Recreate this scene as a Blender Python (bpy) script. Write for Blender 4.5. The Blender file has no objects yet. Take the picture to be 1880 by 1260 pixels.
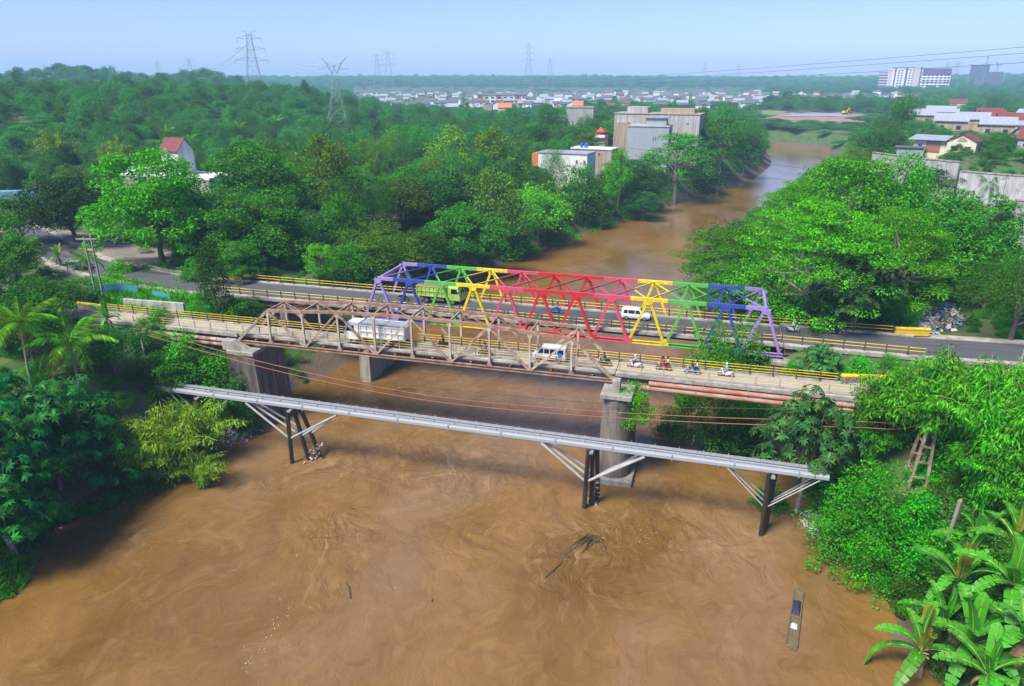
import bpy, math, random
import numpy as np
from mathutils import Vector, Matrix, Euler

# ------------------------------------------------------------------ camera, sky, sun, exposure
S = bpy.context.scene
COL = S.collection
R = math.radians
cam_d = bpy.data.cameras.new('camera')
cam = bpy.data.objects.new('camera', cam_d)
COL.objects.link(cam)
cam.location = (49.637, -92.944, 44.619)
cam.rotation_euler = (R(90 - 20.5153), 0, R(15.8255))
cam_d.sensor_width = 36
cam_d.lens = 24.862
cam_d.clip_start = 0.5
cam_d.clip_end = 20000
S.camera = cam

SUN_EL, SUN_AZ = 55, 212          # azimuth clockwise from +Y: the sun stands behind the camera, a little to the left
world = bpy.data.worlds.new('World')
S.world = world
world.use_nodes = True
wn, wl = world.node_tree.nodes, world.node_tree.links
wn.clear()
w_out = wn.new('ShaderNodeOutputWorld')
w_bg = wn.new('ShaderNodeBackground')
w_sky = wn.new('ShaderNodeTexSky')
w_sky.sky_type = 'NISHITA'
w_sky.sun_disc = False
w_sky.sun_elevation = R(SUN_EL)
w_sky.sun_rotation = R(SUN_AZ)
w_sky.altitude = 0
w_sky.air_density = 1.0
w_sky.dust_density = 0.4
w_sky.ozone_density = 4.0
w_bg.inputs['Strength'].default_value = 0.125
w_mul = wn.new('ShaderNodeMix'); w_mul.data_type = 'RGBA'; w_mul.blend_type = 'MULTIPLY'
w_mul.inputs['Factor'].default_value = 1.0
w_mul.inputs['B'].default_value = (0.60, 0.64, 0.92, 1)
wl.new(w_sky.outputs[0], w_mul.inputs['A'])
wl.new(w_mul.outputs['Result'], w_bg.inputs[0])
wl.new(w_bg.outputs[0], w_out.inputs[0])

sun_d = bpy.data.lights.new('sun', 'SUN')
sun_d.energy = 4.5
sun_d.angle = R(20)
sun_d.color = (1.0, 0.95, 0.86)
sun = bpy.data.objects.new('sun', sun_d)
COL.objects.link(sun)
_el, _az = R(SUN_EL), R(SUN_AZ)
SUNV = Vector((math.sin(_az) * math.cos(_el), math.cos(_az) * math.cos(_el), math.sin(_el)))
sun.rotation_euler = SUNV.to_track_quat('Z', 'Y').to_euler()
sun.location = (0, 0, 100)

S.view_settings.view_transform = 'Standard'
S.view_settings.look = 'None'
S.view_settings.gamma = 1
S.view_settings.exposure = 0.76
S.view_settings.use_curve_mapping = False
S.render.engine = 'CYCLES'
S.cycles.max_bounces = 6
S.cycles.diffuse_bounces = 3
S.cycles.glossy_bounces = 3
S.cycles.transmission_bounces = 3
S.cycles.transparent_max_bounces = 4
S.cycles.volume_bounces = 1
S.cycles.use_denoising = True
S.cycles.denoising_input_passes = 'RGB_ALBEDO_NORMAL'
S.cycles.sample_clamp_indirect = 4.0

# ------------------------------------------------------------------ helpers
HERO = random.Random(7)

def link(o, parent=None):
    COL.objects.link(o)
    if parent is not None:
        o.parent = parent
    return o

def tag(o, label=None, cat=None, group=None, kind=None):
    if label: o['label'] = label
    if cat: o['category'] = cat
    if group: o['group'] = group
    if kind: o['kind'] = kind
    return o

def thing(name, label, cat, loc=(0, 0, 0), rz=0.0, group=None, scale=None):
    o = bpy.data.objects.new(name, None)
    o.empty_display_size = 0.3
    o.location = loc
    o.rotation_euler = (0, 0, rz)
    if scale is not None: o.scale = scale
    COL.objects.link(o)
    return tag(o, label, cat, group)

def mesh_obj(name, me, parent=None, loc=None, rot=None, scale=None, mat=None):
    o = bpy.data.objects.new(name, me)
    if mat is not None and not me.materials: me.materials.append(mat)
    if loc is not None: o.location = loc
    if rot is not None: o.rotation_euler = rot
    if scale is not None: o.scale = scale
    return link(o, parent)

def copy_tree(o, parent=None):
    c = o.copy()
    COL.objects.link(c)
    c.parent = parent
    for ch in o.children:
        copy_tree(ch, c)
    return c

def np_mesh(name, V, F, mat=None, smooth=False):
    """V (n,3) array, F (m,k) array of equal sized faces"""
    V = np.asarray(V, np.float32); F = np.asarray(F, np.int32)
    me = bpy.data.meshes.new(name)
    m, k = F.shape
    me.vertices.add(len(V)); me.vertices.foreach_set('co', V.ravel())
    me.loops.add(m * k); me.loops.foreach_set('vertex_index', F.ravel())
    me.polygons.add(m)
    me.polygons.foreach_set('loop_start', np.arange(0, m * k, k, dtype=np.int32))
    if smooth: me.polygons.foreach_set('use_smooth', np.ones(m, bool))
    me.update(calc_edges=True)
    if mat is not None: me.materials.append(mat)
    return me

class MB:
    """collects simple solids; build() links them as ONE mesh object"""
    def __init__(s): s.v = []; s.f = []; s.m = []; s.cur = 0
    def add(s, vs, fs):
        o = len(s.v); s.v += [tuple(v) for v in vs]
        s.f += [tuple(o + i for i in f) for f in fs]; s.m += [s.cur] * len(fs)
        return s
    def box(s, c, d, rz=0.0, M=None):
        x, y, z = d[0] / 2, d[1] / 2, d[2] / 2
        vs = [Vector(p) for p in ((-x,-y,-z),(x,-y,-z),(x,y,-z),(-x,y,-z),(-x,-y,z),(x,-y,z),(x,y,z),(-x,y,z))]
        if M is not None: vs = [M @ v for v in vs]
        elif rz: vs = [Matrix.Rotation(rz, 3, 'Z') @ v for v in vs]
        c = Vector(c)
        return s.add([v + c for v in vs], ((0,3,2,1),(4,5,6,7),(0,1,5,4),(1,2,6,5),(2,3,7,6),(3,0,4,7)))
    def cbox(s, c, d, b=.04, rz=0.0):
        """box with its upper and vertical edges chamfered"""
        x, y, z = d[0] / 2, d[1] / 2, d[2] / 2
        ring = lambda X, Y, Z, k: [(-X+k,-Y,Z),(X-k,-Y,Z),(X,-Y+k,Z),(X,Y-k,Z),(X-k,Y,Z),(-X+k,Y,Z),(-X,Y-k,Z),(-X,-Y+k,Z)]
        vs = ring(x, y, -z, b) + ring(x, y, z - b, b) + ring(x - b, y - b, z, b * .6)
        fs = [tuple(range(7, -1, -1)), tuple(range(16, 24))]
        for r in (0, 8):
            for i in range(8): fs.append((r+i, r+(i+1) % 8, r+8+(i+1) % 8, r+8+i))
        M = Matrix.Rotation(rz, 3, 'Z'); c = Vector(c)
        return s.add([M @ Vector(v) + c for v in vs], fs)
    def beam(s, a, b, w, h, up=(0, 0, 1)):
        a, b = Vector(a), Vector(b); d = (b - a).normalized(); up = Vector(up)
        if abs(d.dot(up)) > .98: up = Vector((0, 1, 0)) if abs(d.y) < .9 else Vector((1, 0, 0))
        x = d.cross(up).normalized() * (w / 2); y = x.cross(d).normalized() * (h / 2)
        vs = [a-x-y, a+x-y, a+x+y, a-x+y, b-x-y, b+x-y, b+x+y, b-x+y]
        return s.add(vs, ((0,1,2,3),(7,6,5,4),(0,4,5,1),(1,5,6,2),(2,6,7,3),(3,7,4,0)))
    def hbeam(s, a, b, w, h, t=.03, up=(0, 0, 1)):
        """an open I section: two flanges and a web"""
        a, b = Vector(a), Vector(b); d = (b - a).normalized(); up = Vector(up)
        if abs(d.dot(up)) > .98: up = Vector((0, 1, 0))
        x = d.cross(up).normalized(); y = x.cross(d).normalized()
        o = y * (h / 2 - t / 2)
        s.beam(a + o, b + o, w, t, up); s.beam(a - o, b - o, w, t, up); s.beam(a, b, t, h - 2 * t, up)
        return s
    def tube(s, a, b, r0, r1=None, n=8, caps=True):
        r1 = r0 if r1 is None else r1
        a, b = Vector(a), Vector(b); d = (b - a).normalized()
        u = Vector((0, 0, 1)) if abs(d.z) < .9 else Vector((1, 0, 0))
        x = d.cross(u).normalized(); y = d.cross(x).normalized()
        vs = []
        for p, r in ((a, r0), (b, r1)):
            for i in range(n):
                t = 2 * math.pi * i / n; vs.append(p + x * (math.cos(t) * r) + y * (math.sin(t) * r))
        fs = [(i, i + n, (i + 1) % n + n, (i + 1) % n) for i in range(n)]
        if caps: fs += [tuple(range(n)), tuple(range(2 * n - 1, n - 1, -1))]
        return s.add(vs, fs)
    def path(s, pts, rs, n=6, caps=True):
        pts = [Vector(p) for p in pts]
        if not hasattr(rs, '__len__'): rs = [rs] * len(pts)
        vs = []; x = None
        for i, p in enumerate(pts):
            d = (pts[min(i + 1, len(pts) - 1)] - pts[max(i - 1, 0)]).normalized()
            if x is None:
                u = Vector((0, 0, 1)) if abs(d.z) < .9 else Vector((1, 0, 0)); x = d.cross(u).normalized()
            x = (x - d * x.dot(d)).normalized(); y = d.cross(x)
            for k in range(n):
                t = 2 * math.pi * k / n; vs.append(p + x * (math.cos(t) * rs[i]) + y * (math.sin(t) * rs[i]))
        fs = [(j*n+k, j*n+(k+1) % n, (j+1)*n+(k+1) % n, (j+1)*n+k) for j in range(len(pts) - 1) for k in range(n)]
        if caps: fs += [tuple(range(n - 1, -1, -1)), tuple(range((len(pts)-1)*n, len(pts)*n))]
        return s.add(vs, fs)
    def prism(s, poly, axis, a, b):
        """polygon (2D) extruded along axis 'x','y' or 'z' from a to b"""
        def P(u, v, t): return {'x': (t, u, v), 'y': (u, t, v), 'z': (u, v, t)}[axis]
        n = len(poly)
        vs = [P(u, v, a) for u, v in poly] + [P(u, v, b) for u, v in poly]
        fs = [tuple(range(n - 1, -1, -1)), tuple(range(n, 2 * n))] + [(i, (i+1) % n, (i+1) % n + n, i + n) for i in range(n)]
        return s.add(vs, fs)
    def mesh(s, name, mats, smooth=False):
        me = bpy.data.meshes.new(name)
        me.from_pydata(s.v, [], s.f)
        for m in (mats if isinstance(mats, (list, tuple)) else [mats]): me.materials.append(m)
        if len(set(s.m)) > 1: me.polygons.foreach_set('material_index', s.m)
        if smooth:
            me.polygons.foreach_set('use_smooth', [True] * len(s.f))
            me.set_sharp_from_angle(angle=R(40))
        me.update()
        import bmesh
        bm = bmesh.new(); bm.from_mesh(me); bmesh.ops.recalc_face_normals(bm, faces=bm.faces); bm.to_mesh(me); bm.free()
        return me
    def build(s, name, mats, parent=None, smooth=False, **k):
        return mesh_obj(name, s.mesh(name, mats, smooth), parent, **k)

# ------------------------------------------------------------------ materials
MATS = {}
def nd(nt, kind, **k):
    n = nt.nodes.new(kind)
    for a, v in k.items(): setattr(n, a, v)
    return n

def mix(nt, fac, a, b, blend='MIX'):
    n = nt.nodes.new('ShaderNodeMix'); n.data_type = 'RGBA'; n.blend_type = blend
    for sock, v in (('Factor', fac), ('A', a), ('B', b)):
        if hasattr(v, 'is_linked') or hasattr(v, 'links'): nt.links.new(v, n.inputs[sock])
        elif sock == 'Factor': n.inputs[sock].default_value = v
        else: n.inputs[sock].default_value = tuple(v) + ((1,) if len(v) == 3 else ())
    return n.outputs['Result']

def ramp(nt, src, stops):
    n = nt.nodes.new('ShaderNodeValToRGB'); nt.links.new(src, n.inputs[0])
    e = n.color_ramp.elements
    while len(e) < len(stops): e.new(.5)
    for el, (p, c) in zip(e, stops):
        el.position = p; el.color = (c, c, c, 1) if not hasattr(c, '__len__') else tuple(c) + (1,)
    return n.outputs[0]

def noise(nt, vec, scale, detail=4, rough=.55, dist=0.0):
    n = nt.nodes.new('ShaderNodeTexNoise')
    n.inputs['Scale'].default_value = scale; n.inputs['Detail'].default_value = detail
    n.inputs['Roughness'].default_value = rough; n.inputs['Distortion'].default_value = dist
    nt.links.new(vec, n.inputs['Vector'])
    return n.outputs['Fac']

def vmul(nt, vec, k):
    n = nt.nodes.new('ShaderNodeVectorMath'); n.operation = 'MULTIPLY'
    nt.links.new(vec, n.inputs[0]); n.inputs[1].default_value = k
    return n.outputs[0]

def new_mat(name):
    m = bpy.data.materials.new(name); m.use_nodes = True
    nt = m.node_tree
    return m, nt, nt.nodes['Principled BSDF'], nt.nodes['Material Output']

def pos(nt): return nt.nodes.new('ShaderNodeNewGeometry').outputs['Position']

def M(name, base=(.5,.5,.5), rough=.7, metal=0.0, var=.18, scale=1.5, stain=None, sstr=.6, sscale=(.8,.8,.12), bump=0.0, bscale=8, spots=None, coat=0.0, emit=None):
    if name in MATS: return MATS[name]
    m, nt, b, out = new_mat(name)
    P = pos(nt)
    lo = tuple(max(0, c * (1 - var)) for c in base); hi = tuple(min(1, c * (1 + var)) for c in base)
    col = mix(nt, noise(nt, P, scale, 5, .6), lo, hi)
    if stain:
        f = noise(nt, vmul(nt, P, sscale), 1.6, 6, .65)
        col = mix(nt, ramp(nt, f, ((.5 - .12, 0), (.5 + .14, sstr))), col, stain)
    if spots:
        f = noise(nt, P, spots[1], 3, .6)
        col = mix(nt, ramp(nt, f, ((spots[2], 0), (spots[2] + .06, 1))), col, spots[0])
    nt.links.new(col, b.inputs['Base Color'])
    b.inputs['Roughness'].default_value = rough; b.inputs['Metallic'].default_value = metal
    if coat: b.inputs['Coat Weight'].default_value = coat
    if bump:
        bp = nt.nodes.new('ShaderNodeBump'); bp.inputs['Strength'].default_value = bump; bp.inputs['Distance'].default_value = .05
        nt.links.new(noise(nt, P, bscale, 5, .6), bp.inputs['Height']); nt.links.new(bp.outputs[0], b.inputs['Normal'])
    m.diffuse_color = tuple(base) + (1,)
    MATS[name] = m
    return m

# painted steel of the rainbow truss
RB = {'purple': (.34,.24,.58), 'blue': (.008,.06,.36), 'green': (.09,.46,.06), 'yellow': (.80,.62,.01), 'pink': (.68,.06,.12), 'red': (.60,.006,.012)}
for k, c in RB.items():
    M('paint_' + k, c, .45, var=.10, scale=.9, stain=(.16,.09,.05), sstr=.42, sscale=(1.6,1.6,.9))
M('steel_rust', (.40,.33,.25), .75, var=.2, scale=1.1, stain=(.17,.065,.028), sstr=.95, sscale=(.9,.9,.5), bump=.2)
M('steel_rust_dark', (.22,.10,.05), .8, var=.35, scale=1.6, stain=(.42,.34,.25), sstr=.55, sscale=(.8,.8,.8), bump=.2)
M('steel_pale', (.52,.46,.36), .7, var=.15, scale=1.3, stain=(.22,.10,.05), sstr=.7, sscale=(1.4,1.4,.25))
M('concrete', (.36,.33,.28), .9, var=.18, scale=.7, stain=(.12,.105,.085), sstr=.75, bump=.25, bscale=4)
M('concrete_old', (.20,.175,.14), .9, var=.25, scale=.6, stain=(.05,.045,.035), sstr=.9, sscale=(.7,.7,.08), bump=.4, bscale=3)
M('concrete_pale', (.44,.42,.38), .9, var=.15, scale=.5, stain=(.13,.12,.11), sstr=.6, sscale=(1.0,1.0,.05), bump=.15)
M('concrete_grey', (.31,.335,.36), .85, var=.08, scale=.3, stain=(.25,.26,.27), sstr=.4, sscale=(.2,.2,.03))
M('deck_old', (.36,.33,.275), .9, var=.16, scale=.5, stain=(.2,.18,.15), sstr=.6, sscale=(.15,1.2,1), bump=.1)
M('kerb', (.40,.36,.30), .9, var=.25, scale=1.1, stain=(.15,.13,.10), sstr=.7, sscale=(.6,.6,.6), bump=.3)
M('rail_yellow', (.72,.50,.02), .5, var=.12, scale=2, stain=(.30,.17,.04), sstr=.45, sscale=(1,1,1))
M('post_dark', (.028,.026,.024), .7, var=.3, scale=4, stain=(.2,.17,.1), sstr=.5, sscale=(1.5,1.5,1.5))
M('post_pale', (.42,.38,.30), .8, var=.2, scale=3, stain=(.12,.1,.07), sstr=.6, sscale=(1.5,1.5,1.5))
M('pipe_grey', (.30,.325,.34), .75, metal=0, var=.08, scale=.5, stain=(.34,.33,.31), sstr=.5, sscale=(.6,.6,.6))
M('pipe_plate', (.30,.32,.33), .5, metal=.2, var=.2, scale=2.5, stain=(.24,.24,.23), sstr=.5, sscale=(1,1,1))
M('pile_black', (.010,.011,.014), .38, var=.3, scale=2, stain=(.09,.075,.055), sstr=.4, sscale=(2,2,.3))
M('strut_grey', (.40,.41,.39), .5, metal=.1, var=.1, stain=(.28,.22,.16), sstr=.5)
M('cable_red', (.26,.085,.045), .7, var=.2, scale=1)
M('cable_dark', (.05,.035,.03), .7, var=.2)
M('pipe_pink', (.38,.25,.19), .75, var=.15, scale=.6, stain=(.32,.09,.035), sstr=.9, sscale=(.35,.35,.9), bump=.15)
M('asphalt', (.062,.063,.068), .88, var=.2, scale=.6, stain=(.10,.10,.10), sstr=.6, sscale=(.05,1.1,1), bump=.15, bscale=20)
M('asphalt_side', (.075,.078,.088), .9, var=.2, scale=.4, stain=(.14,.125,.105), sstr=.6, sscale=(.12,.12,1))
M('dirt_plaza', (.23,.19,.15), .95, var=.25, scale=.35, stain=(.11,.10,.09), sstr=.7, sscale=(.2,.2,1), bump=.3, bscale=3)
M('white_line', (.6,.6,.58), .8, var=.2, scale=3, stain=(.1,.1,.1), sstr=.7, sscale=(1,1,1))
M('bark', (.13,.10,.075), .95, var=.35, scale=4, bump=.5)
M('bark_pale', (.27,.24,.20), .95, var=.3, scale=3, stain=(.10,.09,.07), sstr=.5, sscale=(1,1,2))
M('culm', (.30,.30,.08), .6, var=.35, scale=1.5)
M('white_paint', (.74,.74,.72), .35, var=.05, scale=1, coat=.3)
M('glass_dark', (.012,.014,.018), .08, var=.2)
M('rubber', (.014,.014,.015), .85, var=.2)
M('chrome_grey', (.4,.4,.42), .3, metal=.7, var=.1)
M('red_lens', (.35,.01,.01), .25, var=.05)
M('lamp_lens', (.75,.75,.70), .15, var=.05)
# ------------------------------------------------------------------ terrain
YL = [(-400,-30),(-100,-6),(-61,-5.5),(-55,-10),(-52,-9),(-45,-15.4),(-40.6,-14.7),(-36,-12.4),(-33.4,-8.3),(-28,-7.9),(-23,-6.6),(-16.6,-6.8),(-7.7,-8.9),(-.7,-7.4),(20,-5),(50,-3),(80,-.8),(98,5),(129,15.5),(163,29),(206,45),(275,69),(330,78),(420,82)]
YR = [(-400,85),(-60,73),(-43,70.3),(-40,69),(-38,67.2),(-33,70.3),(-28.3,67),(-27,63.5),(-22.5,63),(-15,66),(-10,62),(5,55),(14,50),(27,49),(50,47),(80,47),(119,51),(183,68),(313,96),(393,116),(440,122)]
BEND = [(100,395),(92,430),(60,458),(0,472),(-90,470),(-220,500),(-500,620)]
def _seg_d(x, y, pts):
    d = np.full(np.shape(x), 1e9)
    for (ax, ay), (bx, by) in zip(pts[:-1], pts[1:]):
        vx, vy = bx - ax, by - ay
        t = np.clip(((x - ax) * vx + (y - ay) * vy) / (vx * vx + vy * vy), 0, 1)
        d = np.minimum(d, np.hypot(x - ax - t * vx, y - ay - t * vy))
    return d
def sst(a, b, x):
    t = np.clip((x - a) / (b - a), 0, 1); return t * t * (3 - 2 * t)
def lump(x, y, s, seed):
    r = np.random.RandomState(seed); o = np.zeros(np.shape(x))
    for k in range(6):
        a, ph, f = r.rand() * 6.28, r.rand() * 6.28, (0.6 + 1.2 * r.rand()) / s
        o = o + np.sin((np.cos(a) * x + np.sin(a) * y) * f + ph)
    return o / 6
def river_sd(x, y):
    """distance outside the water line (negative in the river)"""
    l = np.interp(y, [p[0] for p in YL], [p[1] for p in YL]); r = np.interp(y, [p[0] for p in YR], [p[1] for p in YR])
    a = np.maximum(l - x, x - r)
    a = np.maximum(a, y - 425)
    a = np.minimum(a, _seg_d(x, y, BEND) - 22)
    return a + .55 * lump(x, y, 2.6, 8) + .35 * lump(x, y, 1.1, 9)
ROAD_A = [(-160,62),(-125,44),(-101,31),(-84,21.5),(-66,12),(-52,8),(-40,5.2),(-26,4.6),(0,4.56)]
ROAD_B = [(60,4.56),(75,5.4),(92,6.6),(120,9),(170,12)]
ROAD_C = [(-75,-10),(-50,-13),(-37,-15.6),(-24,-15.75)]
ROAD_D = [(64,-15.2),(72,-14.2),(86,-11),(110,-4),(150,2)]
ROADS = [(ROAD_A[:-1], 11.5, 6), ([(67,5)] + ROAD_B[1:], 11.5, 6), (ROAD_C[:-1] + [(-28,-15.7)], 12.4, 4), ([(75,-13.4)] + ROAD_D[2:], 12.4, 4)]
def height(x, y):
    x = np.asarray(x, float); y = np.asarray(y, float)
    sd = river_sd(x, y)
    z = np.where(sd < 0, -np.minimum(2.5, -sd * .3), 0)
    land = 1.2 * sst(0, 3, sd) + 9.6 * sst(1, 15, sd)
    land = land + .8 * lump(x, y, 9, 3) * sst(4, 30, sd)
    z = np.where(sd < 0, z, land)
    far = sst(20, 90, sd)
    # wooded hill behind the left bank
    hill = 20 * np.exp(-((x + 290) / 120) ** 2) * sst(40, 170, y) * (1 - sst(430, 640, y))
    hill = np.maximum(hill, 21 * sst(-190, -330, x) * sst(60, 200, y) * (1 - sst(420, 650, y)))
    hill = hill + 38 * np.exp(-((x + 754) / 110) ** 2 - ((y - 657) / 110) ** 2) + 30 * np.exp(-((x + 640) / 70) ** 2 - ((y - 800) / 90) ** 2)
    # terrace of the village on the other bank
    ter = 11 * sst(112, 122, x - .12 * (y - 160)) * sst(120, 160, y) * (1 - sst(330, 480, y))
    d = np.hypot(x - 50, y + 93)
    rise = 40 * sst(1500, 4200, d) + 9 * lump(x, y, 420, 5) * sst(700, 2200, d)
    z = z + far * hill + ter * sst(2, 20, sd) + rise * far
    for pts, rz, hw in ROADS:
        t = 1 - sst(hw, hw + 7, _seg_d(x, y, pts))
        z = np.where(sd > -1, z * (1 - t) + (rz - .25) * t, z)
    return z
def hz(x, y): return float(height(np.array([x]), np.array([y]))[0])
# ------------------------------------------------------------------ ground
def spread(a, b, step, lo, hi, g=1.16):
    v = list(np.arange(a, b + step / 2, step)); s = step
    while v[-1] < hi: s *= g; v.append(v[-1] + s)
    s = step; w = []
    x = v[0]
    while x > lo: s *= g; x -= s; w.append(x)
    return np.array(w[::-1] + v)
def grid_faces(nx, ny):
    i = np.arange(nx * ny).reshape(ny, nx)
    return np.stack([i[:-1, :-1].ravel(), i[:-1, 1:].ravel(), i[1:, 1:].ravel(), i[1:, :-1].ravel()], 1)
gx = spread(-40, 96, .9, -4600, 4600, 1.05); gy = spread(-76, 40, .9, -420, 4700, 1.035)
GX, GY = np.meshgrid(gx, gy)
GZ = height(GX, GY)

m, nt, b, out = new_mat('ground_mat')
P = pos(nt)
n1 = noise(nt, P, .035, 6, .6); n2 = noise(nt, P, .45, 5, .65); n3 = noise(nt, P, 2.2, 3, .6)
col = mix(nt, ramp(nt, n2, ((.35, 0), (.65, 1))), (.030,.072,.014), (.075,.135,.028))
col = mix(nt, ramp(nt, n3, ((.5, 0), (.75, .6))), col, (.11,.085,.05))
col = mix(nt, ramp(nt, n1, ((.58, 0), (.66, .5))), col, (.11,.10,.05))
# bare mud close to the water line (a flood line, level all along the banks)
sep = nt.nodes.new('ShaderNodeSeparateXYZ'); nt.links.new(P, sep.inputs[0])
add = nt.nodes.new('ShaderNodeMath'); add.operation = 'MULTIPLY_ADD'; nt.links.new(n2, add.inputs[0]); add.inputs[1].default_value = -4.0
nt.links.new(sep.outputs['Z'], add.inputs[2])
mud = ramp(nt, add.outputs[0], ((0.0, 1), (.55, 0)))
col = mix(nt, mud, col, (.115,.080,.048))
nt.links.new(col, b.inputs['Base Color']); b.inputs['Roughness'].default_value = .95
bp = nt.nodes.new('ShaderNodeBump'); bp.inputs['Strength'].default_value = .6; bp.inputs['Distance'].default_value = .3
nt.links.new(n3, bp.inputs['Height']); nt.links.new(bp.outputs[0], b.inputs['Normal'])
MATS['ground'] = m
me = np_mesh('ground', np.stack([GX.ravel(), GY.ravel(), GZ.ravel()], 1), grid_faces(len(gx), len(gy)), m, True)
tag(mesh_obj('ground', me), kind='structure')

# ------------------------------------------------------------------ river
def vnoise(x, y, seed):
    r = np.random.RandomState(seed); T = r.rand(256, 256).astype(np.float32)
    xi = np.floor(x).astype(int); yi = np.floor(y).astype(int); fx = x - xi; fy = y - yi
    fx = fx * fx * (3 - 2 * fx); fy = fy * fy * (3 - 2 * fy)
    g = lambda a, c: T[(yi + c) & 255, (xi + a) & 255]
    return (g(0,0) * (1-fx) + g(1,0) * fx) * (1-fy) + (g(0,1) * (1-fx) + g(1,1) * fx) * fy - .5
def fbm(x, y, seed, o=4):
    s = 0; a = 1
    for k in range(o): s = s + a * vnoise(x * 2 ** k + 17 * k, y * 2 ** k + 31 * k, seed + k); a *= .5
    return s
wx = spread(-18, 74, .36, -520, 150, 1.12); wy = spread(-78, 34, .36, -400, 640, 1.06)
WX, WY = np.meshgrid(wx, wy)
ux = WX + 5 * fbm(WX / 11, WY / 11, 11, 3); uy = WY + 7 * fbm(WX / 11 + 40, WY / 11, 21, 3)
vx = ux + 1.6 * fbm(WX / 3.1, WY / 3.1, 51, 3); vy = uy + 1.6 * fbm(WX / 3.1 + 9, WY / 3.1, 61, 3)
TURB = np.where(WY > 55, .07, .34) + 0 * WX
for (cx, cy, rx, ry, a) in ((41,-33,9,10,1.0),(50,-27,9,10,.9),(22,-22,18,10,1.0),(10,-24,10,9,.9),(30,-34,14,7,.7),(3,-32,5,6,.6),(14,-38,6,9,.9),(18,-46,4,12,.6),(2,-10,6,9,.8),(20,75,9,14,.35),(-4,-44,8,6,.6),(44,-18,7,6,.6)):
    TURB = np.maximum(TURB, a * np.exp(-((WX - cx) / rx) ** 2 - ((WY - cy) / ry) ** 2))
ridge = lambda v: (1 - np.abs(v) * 3.2)
WZ = 1.5 * TURB * (.13 * ridge(fbm(vx / 1.7, vy / 2.4, 71, 2)) + .09 * fbm(vx / .8, vy / 1.1, 81, 2) + .16 * fbm(ux / 5, uy / 6, 91, 2))
for (cx, cy, r0, amp, wl) in ((14.5,-37.5,3.5,.10,.9),(-1.5,-45,2.6,.08,.8),(41,-30,2.2,.14,1.2)):       # standing waves behind the eddies
    rr = np.hypot(WX - cx, WY - cy); WZ = WZ + amp * np.sin(rr * 6.28 / wl) * np.exp(-((rr - r0) / 1.1) ** 2) * (WX > cx - .5)
WZ = np.where((WX > -30) & (WX < 80) & (WY < 110), WZ, WZ * .3)
m, nt, b, out = new_mat('river_water_mat')
P = pos(nt)
warp = nt.nodes.new('ShaderNodeTexNoise'); warp.inputs['Scale'].default_value = .075; warp.inputs['Detail'].default_value = 4
nt.links.new(P, warp.inputs['Vector'])
wv = nt.nodes.new('ShaderNodeVectorMath'); wv.operation = 'MULTIPLY_ADD'; nt.links.new(warp.outputs['Color'], wv.inputs[0]); wv.inputs[1].default_value = (13,16,0)
nt.links.new(P, wv.inputs[2])
W = wv.outputs[0]
silt = noise(nt, vmul(nt, W, (1,.55,1)), .07, 6, .58); swirl = noise(nt, vmul(nt, W, (1,.6,1)), .34, 5, .6, 1.2)
at_ = nt.nodes.new('ShaderNodeAttribute'); at_.attribute_name = 'turb'
col = mix(nt, ramp(nt, silt, ((.36, 0), (.64, 1))), (.132,.068,.011), (.215,.115,.032))
pale = noise(nt, vmul(nt, W, (1,.6,1)), .045, 3, .5)
col = mix(nt, ramp(nt, pale, ((.52, 0), (.66, .6))), col, (.232,.146,.078))
sw2 = nt.nodes.new('ShaderNodeMath'); sw2.operation = 'MULTIPLY'; nt.links.new(ramp(nt, swirl, ((.55, 0), (.66, .75))), sw2.inputs[0]); nt.links.new(at_.outputs['Fac'], sw2.inputs[1])
col = mix(nt, sw2.outputs[0], col, (.29,.175,.072))
col = mix(nt, ramp(nt, swirl, ((.30, .5), (.42, 0))), col, (.115,.058,.012))
fine = noise(nt, vmul(nt, W, (1.2,.42,1)), .85, 5, .66, 1.6)  # silt streaks whose light and dark also paint ripple shading into the colour
f2 = nt.nodes.new('ShaderNodeMath'); f2.operation = 'MULTIPLY'; nt.links.new(ramp(nt, fine, ((.53, 0), (.68, .38))), f2.inputs[0]); nt.links.new(at_.outputs['Fac'], f2.inputs[1])
col = mix(nt, f2.outputs[0], col, (.31,.19,.08))
f3 = nt.nodes.new('ShaderNodeMath'); f3.operation = 'MULTIPLY'; nt.links.new(ramp(nt, fine, ((.33, .38), (.45, 0))), f3.inputs[0]); nt.links.new(at_.outputs['Fac'], f3.inputs[1])
col = mix(nt, f3.outputs[0], col, (.095,.047,.011))
nt.links.new(col, b.inputs['Base Color'])
b.inputs['Roughness'].default_value = .05; b.inputs['Specular IOR Level'].default_value = 1.0; b.inputs['IOR'].default_value = 1.33
h1 = noise(nt, vmul(nt, W, (1,.55,1)), .62, 5, .60, 1.2); h2 = noise(nt, vmul(nt, P, (1,.75,1)), 3.6, 4, .65, .8)
hs = nt.nodes.new('ShaderNodeMath'); hs.operation = 'MULTIPLY_ADD'; nt.links.new(h2, hs.inputs[0]); hs.inputs[1].default_value = .22; nt.links.new(h1, hs.inputs[2])
bs = nt.nodes.new('ShaderNodeMath'); bs.operation = 'MULTIPLY_ADD'; nt.links.new(at_.outputs['Fac'], bs.inputs[0]); bs.inputs[1].default_value = .85; bs.inputs[2].default_value = .05
bp = nt.nodes.new('ShaderNodeBump'); bp.inputs['Distance'].default_value = .55; nt.links.new(bs.outputs[0], bp.inputs['Strength'])
nt.links.new(hs.outputs[0], bp.inputs['Height']); nt.links.new(bp.outputs[0], b.inputs['Normal'])
me = np_mesh('river', np.stack([WX.ravel(), WY.ravel(), WZ.ravel()], 1), grid_faces(len(wx), len(wy)), m, True)
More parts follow.
